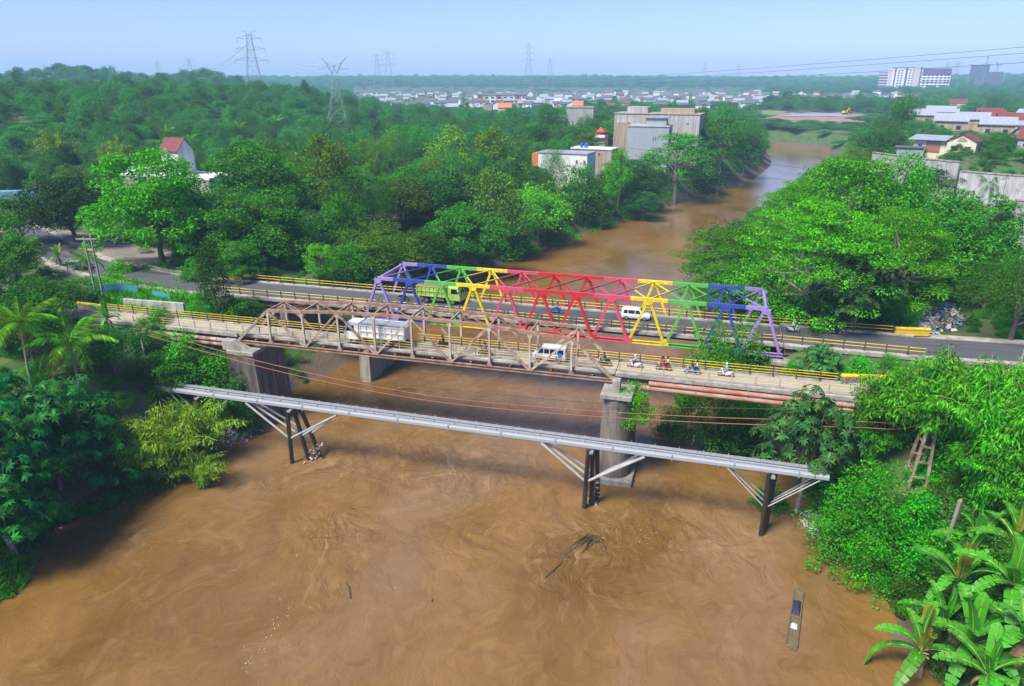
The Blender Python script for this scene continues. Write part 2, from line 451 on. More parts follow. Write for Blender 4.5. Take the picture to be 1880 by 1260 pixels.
at_ = me.attributes.new('turb', 'FLOAT', 'POINT'); at_.data.foreach_set('value', np.clip(TURB, 0, 1).astype(np.float32).ravel())
tag(mesh_obj('river', me), kind='structure')

# ------------------------------------------------------------------ roads
def smooth_line(pts, n=6):
    P = [Vector((p[0], p[1], p[2] if len(p) > 2 else 0)) for p in pts]; out = []
    for i in range(len(P) - 1):
        a, b_, c, d = P[max(i-1, 0)], P[i], P[i+1], P[min(i+2, len(P)-1)]
        for k in range(n):
            t = k / n
            out.append(.5 * ((2*b_) + (c-a)*t + (2*a-5*b_+4*c-d)*t*t + (3*b_-a-3*c+d)*t**3))
    out.append(P[-1]); return out
def strip(name, pts, w0, w1, z0, z1, mat, parent=None, kind=None):
    """a slab along a line: offsets w0..w1 to the left of it, from z0 up to z1 (numbers added to the line's own z)"""
    b_ = MB(); L = smooth_line(pts); vs = []
    for i, p in enumerate(L):
        d = (L[min(i+1, len(L)-1)] - L[max(i-1, 0)]); d.z = 0; d.normalize(); n = Vector((-d.y, d.x, 0))
        a, c = p + n * w0, p + n * w1
        vs += [a + Vector((0,0,z0)), c + Vector((0,0,z0)), c + Vector((0,0,z1)), a + Vector((0,0,z1))]
    fs = [(0,1,2,3), tuple(len(vs) - 4 + i for i in (3,2,1,0))]
    for i in range(len(L) - 1):
        o = 4 * i
        for k in range(4): fs.append((o+k, o+4+k, o+4+(k+1) % 4, o+(k+1) % 4))
    b_.add(vs, fs)
    o = b_.build(name, mat, parent)
    if kind: tag(o, kind=kind)
    return o
zz = lambda pts, z: [(p[0], p[1], z) for p in pts]
for nm, pts, z, hw in (('road', ROAD_A[:-2] + [(-30, 4.7)], 11.5, 3.6), ('road', [(77.5, 5.6)] + ROAD_B[2:], 11.5, 3.6), ('side_road', ROAD_C, 12.4, 2.2), ('side_road', ROAD_D, 12.4, 2.4)):
    strip(nm, zz(pts, z), -hw, hw, -.6, 0, MATS['asphalt'], kind='structure')
for pts in (ROAD_A[:-2] + [(-30, 4.7)], [(77.5, 5.6)] + ROAD_B[2:]):
    strip('pavement', zz(pts, 11.5), 3.6, 5.2, -.6, .12, MATS['kerb'], kind='structure')
    strip('pavement', zz(pts, 11.5), -4.8, -3.6, -.6, .12, MATS['kerb'], kind='structure')
# dusty yard beside the junction and the lane behind the trees
def patch(name, poly, mat, lift=.06, kind='structure', step=2.0):
    xs = [p[0] for p in poly]; ys = [p[1] for p in poly]
    b_ = MB(); n = len(poly)
    cx, cy = sum(xs) / n, sum(ys) / n
    rings = [.02, .35, .7, 1.0]; vs = []
    dense = []
    for i in range(n):
        a, c = poly[i], poly[(i+1) % n]
        for k in range(4): dense.append((a[0] + (c[0]-a[0]) * k / 4, a[1] + (c[1]-a[1]) * k / 4))
    for r in rings:
        for (x, y) in dense:
            X, Y = cx + (x-cx) * r, cy + (y-cy) * r
            vs.append((X, Y, hz(X, Y) + lift))
    N = len(dense); fs = [tuple(range(N))]
    for k in range(3):
        for i in range(N): fs.append((k*N+i, k*N+(i+1) % N, (k+1)*N+(i+1) % N, (k+1)*N+i))
    o = b_.add(vs, fs).build(name, mat)
    return tag(o, kind=kind)
patch('yard', [(-63,14.5),(-54,12.9),(-49,14),(-52,20),(-58,27),(-72,32),(-92,36),(-98,36),(-88,28),(-75,22)], MATS['dirt_plaza'], .32)
patch('lane', [(-41,52),(-39,56),(-36,64),(-34,74),(-40,75),(-47,70),(-52,62),(-50,54)], M('lane_pale', (.36,.34,.31), .9, var=.15, scale=.4), .25)
# ------------------------------------------------------------------ rainbow truss bridge
ZC, TW, TH = 10.5, 9.12, 6.19
ZD = 11.72                                  # its roadway
SEQ = ['purple','blue','green','yellow','pink','red','red','pink','yellow','green','blue','purple']
br = thing('truss_bridge', 'steel truss bridge painted in rainbow colours carrying the asphalt road', 'bridge', (30, TW / 2, 0))
def loc_part(mb, name, mat, par, **k):
    """geometry given in world coordinates under an unrotated Empty"""
    off = Vector(par.location)
    mb.v = [tuple(Vector(v) - off) for v in mb.v]
    return mb.build(name, mat, par, **k)
for side, y in ((0, 0.0), (1, TW)):
    for k, cn in enumerate(SEQ):
        mt = MATS['paint_' + cn]; x0, x1, xm = 5 * k, 5 * k + 5, 5 * k + 2.5
        a = x0 if k else xm; c = x1 if k < 11 else xm
        loc_part(MB().beam((a, y, ZC + TH), (c, y, ZC + TH), .42, .46), 'top_chord', mt, br)
        loc_part(MB().hbeam((x0 + (.02 if k else -.25), y, ZC), (x1 + (0 if k < 11 else .25), y, ZC), .40, .44, .05), 'bottom_chord', mt, br)
        e = .34 if k in (0, 11) else .30
        for q, xb in ((0, x0), (1, x1)):
            hv = .44 if (k == 0 and q == 0) or (k == 11 and q == 1) else .34
            sgn = 1 if q else -1
            loc_part(MB().hbeam((xm + sgn * .16, y, ZC + TH - .2), (xb - sgn * .16, y, ZC + .2), .34, hv, .05, (0, 1, 0)), 'diagonal', mt, br)
        loc_part(MB().prism([(xm-.62, ZC+TH-.1),(xm-.42, ZC+TH-.75),(xm+.42, ZC+TH-.75),(xm+.62, ZC+TH-.1)], 'y', y-.225, y+.225), 'gusset_plate', mt, br)
        if k < 11:
            xg = x1
            loc_part(MB().prism([(xg-.55, ZC-.15),(xg-.55, ZC+.22),(xg-.25, ZC+.62),(xg+.25, ZC+.62),(xg+.55, ZC+.22),(xg+.55, ZC-.15)], 'y', y-.215, y+.215), 'gusset_plate', mt, br)
# top bracing: crossed bars between the trusses, each half in the colour of its node
def half_bar(p, q, c0, c1, w=.16):
    p, q = Vector(p), Vector(q); mid = (p + q) / 2
    loc_part(MB().beam(p, mid, w, w), 'brace', MATS['paint_' + c0], br)
    loc_part(MB().beam(mid, q, w, w), 'brace', MATS['paint_' + c1], br)
zt = ZC + TH + .05
for k in range(11):
    xa, xb = 5 * k + 2.5, 5 * k + 7.5
    half_bar((xa, 0.1, zt), (xb, TW - .1, zt), SEQ[k], SEQ[k+1])
    half_bar((xb, 0.1, zt - .17), (xa, TW - .1, zt - .17), SEQ[k+1], SEQ[k])
for xm in (2.5, 57.5):
    loc_part(MB().beam((xm, .2, ZC + TH - .1), (xm, TW - .2, ZC + TH - .1), .3, .34), 'portal_beam', MATS['paint_purple'], br)
for k in range(13):
    loc_part(MB().hbeam((5*k, .2, ZC + .28), (5*k, TW - .2, ZC + .28), .34, .78, .05), 'cross_beam', M('beam_dark', (.10,.09,.085), .8, stain=(.2,.12,.07)), br)
for k in range(5):
    loc_part(MB().hbeam((0, 1.2 + k * 1.68, ZC + .66), (60, 1.2 + k * 1.68, ZC + .66), .2, .42, .04), 'stringer', MATS['beam_dark'], br)
loc_part(MB().box((30, TW/2, ZD - .14), (60.6, 8.1, .28)), 'deck', MATS['concrete'], br)
loc_part(MB().box((30, TW/2, ZD + .012), (60.5, 6.7, .02)), 'roadway', MATS['asphalt'], br)
for y in (.82, TW - .82):
    loc_part(MB().cbox((30, y, ZD + .12), (60.5, .62, .24), .04), 'kerb', MATS['kerb'], br)

# approach spans of the road bridge
def span(name, label, x0, x1, y0, y1, zd, th, road_y, mat, roadmat, kerb=.5, nb=3, group='approach spans of the two road bridges'):
    t = thing(name, label, 'bridge', ((x0 + x1) / 2, (y0 + y1) / 2, zd), group=group)
    loc_part(MB().box(((x0+x1)/2, (y0+y1)/2, zd - .15), (x1-x0, y1-y0, .30)), 'deck', mat, t)
    loc_part(MB().box(((x0+x1)/2, (y0+y1)/2, zd + .012), (x1-x0-.02, y1-y0-2*kerb-.02, .02)), 'roadway', roadmat, t)
    for y in (y0 + kerb/2, y1 - kerb/2):
        loc_part(MB().cbox(((x0+x1)/2, y, zd + .11), (x1-x0-.01, kerb, .22), .04), 'kerb', MATS['kerb'], t)
    for k in range(nb):
        y = y0 + .5 + (y1 - y0 - 1) * k / (nb - 1)
        loc_part(MB().hbeam((x0+.1, y, zd - .3 - th/2), (x1-.1, y, zd - .3 - th/2), .4, th, .06), 'girder', MATS['beam_dark'], t)
    return t
span('approach_span', 'approach span of the rainbow bridge beside the bushes on the far bank of trees', -30, -.35, .2, TW - .2, ZD, 1.0, 0, MATS['concrete'], MATS['asphalt'], .85, 4)
span('approach_span', 'approach span of the rainbow bridge next to the bluish tree and motorbikes', 60.35, 77.5, .2, TW + .3, ZD, 1.0, 0, MATS['concrete'], MATS['asphalt'], .85, 4)

# ------------------------------------------------------------------ old camelback bridge
OA = R(.5657); OX, OY, OZ, OW = -9.584, -17.788, 11.80, 4.14
OD = OZ + .85
def op(u, v, w):           # along, across, up from the near lower chord end
    return Vector((OX + u * math.cos(OA) - v * math.sin(OA), OY + u * math.sin(OA) + v * math.cos(OA), OZ + w))
ob = thing('old_truss_bridge', 'rusty old camelback truss bridge with a single narrow concrete lane', 'bridge', tuple(op(25, OW/2, 0)))
HS = [0, 4.69, 4.95, 5.31, 5.46, 5.54, 5.46, 5.31, 4.95, 4.69, 0]
for v in (0, OW):
    nrm = (0, 1, 0)
    for k in range(10):
        if 0 < k < 9:
            loc_part(MB().beam(op(5*k, v, HS[k]), op(5*k+5, v, HS[k+1]), .36, .34), 'top_chord', MATS['steel_rust_dark'], ob)
        else:
            a, c = (op(0, v, .1), op(5, v, HS[1])) if k == 0 else (op(45, v, HS[9]), op(50, v, .1))
            loc_part(MB().hbeam(a, c, .34, .36, .05, nrm), 'end_post', MATS['steel_rust'], ob)
        loc_part(MB().hbeam(op(5*k, v, 0), op(5*k+5, v, 0), .34, .40, .05), 'bottom_chord', MATS['steel_rust_dark'], ob)
    for k in range(1, 10):
        loc_part(MB().hbeam(op(5*k, v, .2), op(5*k, v, HS[k] - .15), .24, .26, .04, nrm), 'vertical', MATS['steel_pale'], ob)
        MB().prism([(-.34, -.1), (-.14, -.75), (.14, -.75), (.34, -.1)], 'y', -.15, .15).build('gusset_plate', MATS['steel_pale'], ob, loc=op(5*k, v, HS[k]) - Vector(ob.location), rot=(0, 0, OA))
        MB().prism([(-.42, 0), (-.16, .6), (.16, .6), (.42, 0)], 'y', -.16, .16).build('gusset_plate', MATS['steel_rust'], ob, loc=op(5*k, v, .12) - Vector(ob.location), rot=(0, 0, OA))
    for k in range(1, 9):
        a, c = (op(5*k + .1, v, HS[k] - .2), op(5*k + 4.9, v, .2)) if k % 2 else (op(5*k + .1, v, .2), op(5*k + 4.9, v, HS[k+1] - .2))
        loc_part(MB().hbeam(a, c, .22, .26, .04, nrm), 'diagonal', MATS['steel_rust'] if k % 4 else MATS['steel_pale'], ob)
for k in range(1, 10):
    loc_part(MB().hbeam(op(5*k, .15, HS[k] - .02), op(5*k, OW - .15, HS[k] - .02), .16, .22, .03), 'top_strut', MATS['steel_rust'], ob)
    if k < 9:
        loc_part(MB().beam(op(5*k, .1, HS[k] + .03), op(5*k+5, OW - .1, HS[k+1] + .03), .09, .09), 'brace', MATS['steel_rust_dark'], ob)
        loc_part(MB().beam(op(5*k, OW - .1, HS[k] - .08), op(5*k+5, .1, HS[k+1] - .08), .09, .09), 'brace', MATS['steel_rust_dark'], ob)
for k in range(21):
    loc_part(MB().hbeam(op(2.5*k, .2, .15), op(2.5*k, OW - .2, .15), .26, .5, .04), 'cross_beam', MATS['steel_rust_dark'], ob)
for v in (.75, 1.6, 2.5, 3.4):
    loc_part(MB().hbeam(op(0, v, .53), op(50, v, .53), .16, .22, .03), 'stringer', MATS['steel_rust_dark'], ob)
q = MB(); q.box((0, 0, 0), (50.2, 3.5, .2)); o = q.build('deck', MATS['deck_old'], ob); o.location = op(25, OW/2, .75) - Vector(ob.location); o.rotation_euler = (0, 0, OA)
for v in (.42, OW - .42):
    q = MB(); q.cbox((0, 0, 0), (50.2, .3, .34), .04); o = q.build('kerb', MATS['kerb'], ob); o.location = op(25, v, .86) - Vector(ob.location); o.rotation_euler = (0, 0, OA)
bolts = MB()
for k in range(200):
    bolts.box(op(.15 + k * .25, .26, .62), (.09, .06, .16), OA)
o = loc_part(bolts, 'form_teeth', MATS['steel_rust_dark'], ob); o['kind'] = 'stuff'

yo = lambda x: OY + (x - OX) * math.tan(OA)
span('approach_span', 'concrete approach span of the old bridge between the coconut palms and its tall pier', -36.5, OX - .15, yo(-23) + .15, yo(-23) + OW, OD, .9, 0, MATS['concrete'], MATS['deck_old'], .35, 3)
span('approach_span', 'concrete approach span of the old bridge with rusty pink pipes on its side', 40.6, 68.2, yo(54) - .1, yo(54) + OW + .1, OD, .9, 0, MATS['concrete'], MATS['deck_old'], .35, 3)
for i, (z, r, x0, x1) in enumerate(((OD - .55, .28, 44.5, 66), (OD - 1.15, .30, 43.5, 66))):
    t = thing('rusty_pipe', ('upper' if i == 0 else 'lower') + ' of two rusty pink pipes along the old bridge approach span', 'pipe', ((x0+x1)/2, yo(54) - .55, z), group='rusty pipes beside the old bridge')
    loc_part(MB().tube((x0, yo(54) - .55, z), (x1, yo(54) - .55, z), r, n=14), 'barrel', MATS['pipe_pink'], t, smooth=True)
    for k in range(5):
        x = x0 + 1.2 + k * (x1 - x0 - 2.4) / 4
        loc_part(MB().tube((x - .06, yo(54) - .55, z), (x + .06, yo(54) - .55, z), r + .05, n=14), 'joint_band', MATS['steel_rust_dark'], t, smooth=True)
for i, z in enumerate((OD - .75, OD - 1.35)):
    t = thing('rusty_pipe', ('upper' if i == 0 else 'lower') + ' weathered pipe below the old bridge near the vine covered tower', 'pipe', (-23, yo(-23) - .35, z), group='rusty pipes beside the old bridge')
    loc_part(MB().tube((-34, yo(-23) - .35, z), (-11, yo(-23) - .35, z), .28, n=12), 'barrel', MATS['steel_rust'], t, smooth=True)
    for k in range(4):
        loc_part(MB().tube((-32 + k*6.5, yo(-23) - .35, z), (-31.9 + k*6.5, yo(-23) - .35, z), .33, n=12), 'joint_band', MATS['steel_rust_dark'], t, smooth=True)

# ------------------------------------------------------------------ piers
def pier(label, x, y0, y1, w, z0, z1, mat, nose=True, slab=True, cap=True, group='concrete bridge piers', taper=.12):
    t = thing('bridge_pier', label, 'pier', (x, (y0+y1)/2, z0), group=group)
    L, n = [], 9
    def outline(s, z):
        hw = w / 2 * s; pts = []
        if nose:
            for i in range(n): a = math.pi + math.pi * i / (n - 1); pts.append((x + hw * math.cos(a), y0 + hw + hw * math.sin(a), z))
            for i in range(n): a = math.pi * i / (n - 1); pts.append((x + hw * math.cos(a), y1 - hw + hw * math.sin(a), z))
        else: pts = [(x - hw, y0, z), (x + hw, y0, z), (x + hw, y1, z), (x - hw, y1, z)]
        return pts
    zs = [z0 - 1.5, z0 + (z1 - z0) * .33, z0 + (z1 - z0) * .66, z1]; vs = []
    for i, z in enumerate(zs): vs += outline(1 + taper * (1 - i / 3), z)
    k = len(outline(1, 0)); fs = [tuple(range(k - 1, -1, -1)), tuple(range(3 * k, 4 * k))]
    for r in range(3):
        for i in range(k): fs.append((r*k+i, r*k+(i+1) % k, (r+1)*k+(i+1) % k, (r+1)*k+i))
    loc_part(MB().add(vs, fs), 'shaft', mat, t, smooth=True)
    if slab: loc_part(MB().cbox((x + .35, (y0+y1)/2, .15), (w * 1.16, y1 - y0 + .8, 1.1), .08), 'footing', MATS['concrete'], t)
    if cap: loc_part(MB().cbox((x, (y0+y1)/2, z1 + .2), (w * 1.02, y1 - y0 + .3, .5), .06), 'cap', MATS['concrete'], t)
    return t
pr = pier('tall round nosed concrete pier carrying the joint of the old bridge', 41.2, -20.4, -12.4, 3.5, 0, 10.9, MATS['concrete_old'])
loc_part(MB().cbox((41.05, -19.3, 11.9), (.9, 1.0, 2.0), .06), 'corner_block', MATS['concrete'], pr)
loc_part(MB().box((41.05, -19.4, 9.2), (.75, 1.3, 3.4)), 'buttress', MATS['concrete'], pr)
pl = pier('tall pale concrete pier under the old bridge at the bamboo bank', -8.4, -19.4, -12.6, 4.0, 0, 10.6, MATS['concrete_old'], nose=False, slab=False, taper=.25)
loc_part(MB().prism([(-11.0, 11.0), (-7.0, 11.0), (-9.6, 12.3), (-11.0, 12.3)], 'y', -19.3, -18.2), 'wing_wall', MATS['concrete'], pl)
p3 = pier('short square pier under the rainbow bridge beside the rapids', -.2, -1.2, TW + .8, 1.7, 0, 9.4, MATS['concrete'], nose=False, slab=False, taper=.02)
p4 = pier('blocky concrete pier below the purple end of the rainbow bridge', 60.6, -1.0, TW + 1, 3.4, 3, 9.5, MATS['concrete_old'], nose=False, slab=False, taper=.05)
pier('narrow concrete column under the old bridge approach behind the big leaved tree', 62.5, -17.6, -13.6, 1.3, 3, 10.8, MATS['concrete_old'], nose=False, slab=False, taper=0)
pier('concrete column of the old bridge approach among the palms', -23, -18.4, -14, 1.3, 4, 10.8, MATS['concrete_old'], nose=False, slab=False, taper=0)
pier('low abutment column of the rainbow bridge approach behind bushes', -15, .6, TW - .6, 1.2, 6, 10, MATS['concrete_old'], nose=False, slab=False, taper=0)

# ------------------------------------------------------------------ railings
POST = {}
def railing(label, pts, zs, post_h, step, mat_post, r=.045, pw=.14, z=0):
    L = [Vector((p[0], p[1], p[2] if len(p) > 2 else z)) for p in pts]
    t = thing('railing', label, 'railing', tuple(L[0]), group='yellow bridge railings')
    for q, zq in enumerate(zs):
        loc_part(MB().path([p + Vector((0, 0, zq)) for p in L], r, 6), 'rail', MATS['rail_yellow'], t)
    key = (round(post_h, 2), round(pw, 3), mat_post.name)
    if key not in POST: POST[key] = MB().cbox((0, 0, post_h/2), (pw, pw, post_h), .02).mesh('post', mat_post)
    tot = 0; nxt = 0
    for a, c in zip(L[:-1], L[1:]):
        d = (c - a).length
        while nxt <= tot + d + 1e-4:
            p = a + (c - a) * ((nxt - tot) / d)
            mesh_obj('post', POST[key], t, loc=p - Vector(t.location), rot=(0, 0, math.atan2((c-a).y, (c-a).x)))
            nxt += step
        tot += d
    return t
yr = .82; zk = ZD + .24
railing('yellow two bar railing on the upstream kerb of the rainbow bridge', [(-27.6, TW - .62, zk), (0, TW - .82, zk), (60, TW - .82, zk), (75, TW - .2, zk)], (.55, .98), 1.08, 2.5, MATS['post_dark'], .055, .16)
railing('yellow two bar railing on the rainbow bridge kerb facing the old bridge', [(-30, .62, zk), (0, .82, zk), (60, .82, zk), (77, .62, zk)], (.55, .98), 1.08, 2.5, MATS['post_dark'], .055, .16)
zo = OD + .2
farr = [(-35, yo(-35) + OW - .3, zo), (68, yo(68) + OW - .3, zo)]
railing('yellow three bar railing along the upstream edge of the old bridge', [(-34.5, yo(-34.5) + OW - .42, zo), (64.8, yo(64.8) + OW - .42, zo)], (.35, .68, 1.0), 1.12, 2.5, MATS['post_dark'], .04, .13)
railing('thin yellow railing along the old bridge edge facing the pipe bridge', [(-34, yo(-34) + .42, zo), (-10.4, yo(-10.4) + .42, zo), (-9, yo(-9) + .48, zo), (40.2, yo(40.2) + .48, zo), (42, yo(42) + .3, zo), (67.5, yo(67.5) + .3, zo)], (.35, .68, 1.0), 1.1, 2.5, MATS['post_pale'], .03, .11)
# yellow topped parapet ends with cobble faces
def parapet(label, a, c, w, h, facemat, topmat):
    a, c = Vector(a), Vector(c); t = thing('parapet', label, 'parapet', tuple((a + c) / 2), math.atan2((c-a).y, (c-a).x), group='yellow topped parapet ends')
    l = (c - a).length
    MB().cbox((0, 0, h/2 - .1), (l, w, h - .2), .03).build('wall', facemat, t)
    n = 10; prof = [(-w*.62, h-.2), (w*.62, h-.2), (w*.62, h-.05)] + [(w*.62*math.cos(math.pi*i/8), h - .05 + .16*math.sin(math.pi*i/8)) for i in range(1, 8)] + [(-w*.62, h-.05)]
    MB().prism(prof, 'x', -l/2 - .05, l/2 + .05).build('coping', topmat, t)
    return t
m, nt, b, out = new_mat('cobble_face')
vo = nt.nodes.new('ShaderNodeTexVoronoi'); vo.feature = 'DISTANCE_TO_EDGE'; vo.inputs['Scale'].default_value = 4.2; nt.links.new(pos(nt), vo.inputs['Vector'])
nt.links.new(mix(nt, ramp(nt, vo.outputs['Distance'], ((.03, 0), (.10, 1))), (.40,.36,.26), (.07,.06,.05)), b.inputs['Base Color']); b.inputs['Roughness'].default_value = .85
MATS['cobble_face'] = m
parapet('cobbled parapet with a yellow coping at the bamboo end of the old bridge', (65.2, yo(65) + OW - .3, OD + .0), (71.2, -12.0, OD - .1), .42, 1.15, m, MATS['rail_yellow'])
parapet('short cobbled parapet with yellow coping by the big leaved tree', (67.8, yo(68) + .25, OD), (71.5, -17.1, OD - .1), .40, 1.1, m, MATS['rail_yellow'])
parapet('yellow parapet block ending the upstream railing by the dark trees', (-30.6, TW - .55, ZD + .1), (-27.7, TW - .62, ZD + .1), .45, 1.1, MATS['rail_yellow'], MATS['rail_yellow'])
parapet('yellow parapet ending the rainbow bridge railing next to the rubbish heap', (75.2, TW - .1, ZD + .1), (79.5, TW + .5, ZD + .05), .45, 1.0, MATS['rail_yellow'], MATS['rail_yellow'])
parapet('plain yellow parapet at the palm end of the old bridge', (-39.5, yo(-39) + OW - .2, OD - .1), (-34.8, yo(-35) + OW - .42, OD), .4, 1.0, MATS['concrete'], MATS['rail_yellow'])

# ------------------------------------------------------------------ pipe bridge
PY, PZ = -25.5, 7.75
pb = thing('pipe_bridge', 'long light grey pipe bridge on black piles across the river', 'pipe bridge', (23, PY, PZ))
X0, X1 = -17.0, 63.2
loc_part(MB().prism([(PY-.62,PZ-.36),(PY-.30,PZ-.36),(PY-.24,PZ-.28),(PY-.24,PZ+.10),(PY-.30,PZ+.16),(PY-.62,PZ+.16),(PY-.70,PZ+.06),(PY-.70,PZ-.26)], 'x', X0, X1), 'girder', MATS['pipe_grey'], pb)
for k in range(13): loc_part(MB().box((X0 + 3 + k * 6.2, PY - .47, PZ - .10), (.16, .54, .60)), 'splice', MATS['pipe_plate'], pb)
loc_part(MB().tube((X0, PY + .52, PZ), (X1, PY + .52, PZ), .27, n=18), 'pipe', MATS['pipe_grey'], pb, smooth=True)
nx = int((X1 - X0) / 1.25)
plate = MB().box((0, 0, 0), (1.22, .60, .05)).mesh('walk_plate', MATS['pipe_plate'])
rung = MB().beam((0, -.30, 0), (0, .34, 0), .08, .08).mesh('rung', MATS['pipe_grey'])
nub = MB().box((0, 0, .09), (.07, .07, .2)).mesh('stud', MATS['pipe_plate'])
for k in range(nx):
    x = X0 + .62 + 1.25 * k
    mesh_obj('walk_plate', plate, pb, loc=(x - 23, .52, .30))
    if k % 2 == 0: mesh_obj('rung', rung, pb, loc=(x - 23, .02, .12)); mesh_obj('stud', nub, pb, loc=(x - 23, .78, .32))
loc_part(MB().beam((X0, PY - .02, PZ + .05), (X1, PY - .02, PZ + .05), .06, .1), 'stringer', MATS['pipe_plate'], pb)
for bx, feet, sp, thick in ((2.9, ((2.5, -26.5), (4.3, -25.2), (5.6, -24.2)), 6.2, .13), (39.6, ((39.0, -26.3), (39.7, -25.4), (40.3, -24.4)), 5.6, .15), (58.0, ((57.7, -26.2), (57.9, -25.4), (58.2, -24.6)), 4.4, .07), (-10.2, ((-10.4, -26.1), (-9.0, -25.3)), 4.2, .07)):
    for i, (fx, fy) in enumerate(feet):
        top = Vector((bx + (i - 1) * .35, PY + (i - 1) * .75, PZ - .5)); bot = Vector((fx, fy, -1.2))
        loc_part(MB().tube(top, bot, .26, n=12), 'pile', MATS['pile_black'], pb, smooth=True)
        jz = .46; j = top.lerp(bot, jz)
        for s in (-1, 1):
            loc_part(MB().tube(j, (bx + s * sp, PY + (i - 1) * .6, PZ - .45), thick, n=8), 'strut', MATS['strut_grey'], pb, smooth=True)
    loc_part(MB().beam((bx, PY - 1.1, PZ - .62), (bx, PY + 1.2, PZ - .62), .4, .22), 'cap_beam', MATS['pipe_plate'], pb)

# ------------------------------------------------------------------ suspension cables and their towers
def lattice_leg(t, name, a, c, r, mat): return loc_part(MB().beam(a, c, r, r), name, mat, t)
def ladder_tower(label, cx, cy, z0, z1, mat, wb=1.7, wt=.55, dy=2.6):
    t = thing('cable_tower', label, 'tower', (cx, cy, z0), group='towers of the old suspension cables')
    for f, y in ((0, cy - dy/2), (1, cy + dy/2)):
        yt = cy + (y - cy) * .45
        A = [(cx - wb/2 - .1, y, z0), (cx + wb/2, y, z0)]; B = [(cx + .35 - wt/2, yt, z1), (cx + .35 + wt/2, yt, z1)]
        for a, b_ in zip(A, B): lattice_leg(t, 'leg', a, b_, .24, mat)
        for k in range(1, 6):
            s = k / 6; p = Vector(A[0]).lerp(Vector(B[0]), s); q_ = Vector(A[1]).lerp(Vector(B[1]), s)
            loc_part(MB().beam(p, q_, .16, .16), 'rung', mat, t)
        loc_part(MB().cbox(((B[0][0] + B[1][0])/2, yt, z1 + .25), (.75, .5, .6), .08), 'saddle', MATS['steel_rust_dark'], t)
    loc_part(MB().beam((cx + .35, cy - .6, z1 + .1), (cx + .35, cy + .6, z1 + .1), .3, .3), 'cross_head', mat, t)
    for s in (.35, .7):
        a0 = Vector((cx - wb/2, cy - dy/2, z0)).lerp(Vector((cx + .1, cy - dy*.225, z1)), s); a1 = a0.copy(); a1.y = 2 * cy - a0.y
        loc_part(MB().beam(a0, a1, .12, .12), 'cross_brace', mat, t)
    return t
ladder_tower('rusty steel ladder tower standing among the bamboo', 71.6, -22.8, 4.6, 14.4, MATS['steel_rust'])
ladder_tower('cable tower smothered in green vines beside the coconut palms', -21.2, -22.2, 4.4, 13.2, MATS['post_pale'], 1.9, .8)
CAB = [(-21, 13.6), (-1.8, 10.6), (17.3, 9.05), (33.4, 9.3), (50.2, 10.4), (65, 11.9), (69.5, 12.35), (71.7, 13.5)]
def cable_at(x): return float(np.interp(x, [c[0] for c in CAB], [c[1] for c in CAB]))
def cable(label, pts, r, mat, cat='cable', group=None, n=5):
    t = thing('suspension_cable' if group and 'suspension' in group else 'power_line', label, cat, tuple(pts[0]), group=group)
    loc_part(MB().path(smooth_line(pts, 5), r, n), 'strand', mat, t)
    return t
for i, (dy, dz, nm) in ((0, (-.42, -.10, 'downstream')), (3, (.42, .16, 'upstream'))):
    t = cable(nm + ' strand of the sagging rusty red suspension cables', [(x, -22.1 + dy, z + dz) for x, z in CAB], .05 if i in (0, 3) else .03, MATS['cable_red'] if i in (0, 3) else MATS['steel_rust_dark'], group='old suspension cables over the river')
    if i in (0, 3):
        rod = MB().beam((0, 0, 0), (0, 0, -1.0), .035, .035).mesh('hanger', MATS['cable_dark'])
        for k in range(34):
            x = -10 + k * 2.3
            if k % 5 == 3: continue
            mesh_obj('hanger', rod, t, loc=Vector((x, -22.1 + dy, cable_at(x) + dz)) - Vector(t.location), scale=(1, 1, .35 + (k * 37 % 10) / 12))
CAB2 = [(-20, 12.2), (-8.5, 10.75), (12.4, 9.75), (39.6, 10.3), (56.7, 11.9), (71.2, 13.4)]
for i, dz in enumerate((0,)):
    t = cable('thin dark wire hanging between the suspension cables and the old bridge', [(x, -20.7, z + dz * (1 if 0 < j < 5 else .2)) for j, (x, z) in enumerate(CAB2)], .03, MATS['cable_dark'], group='old suspension cables over the river')
    rod = MB().beam((0, 0, 0), (0, 0, -1.0), .03, .03).mesh('hanger', MATS['cable_dark'])
    for k in range(12):
        x = -4 + k * 4.6
        mesh_obj('hanger', rod, t, loc=Vector((x, -20.7, float(np.interp(x, [c[0] for c in CAB2], [c[1] for c in CAB2])) + dz)) - Vector(t.location), scale=(1, 1, .3 + (k * 29 % 10) / 9))
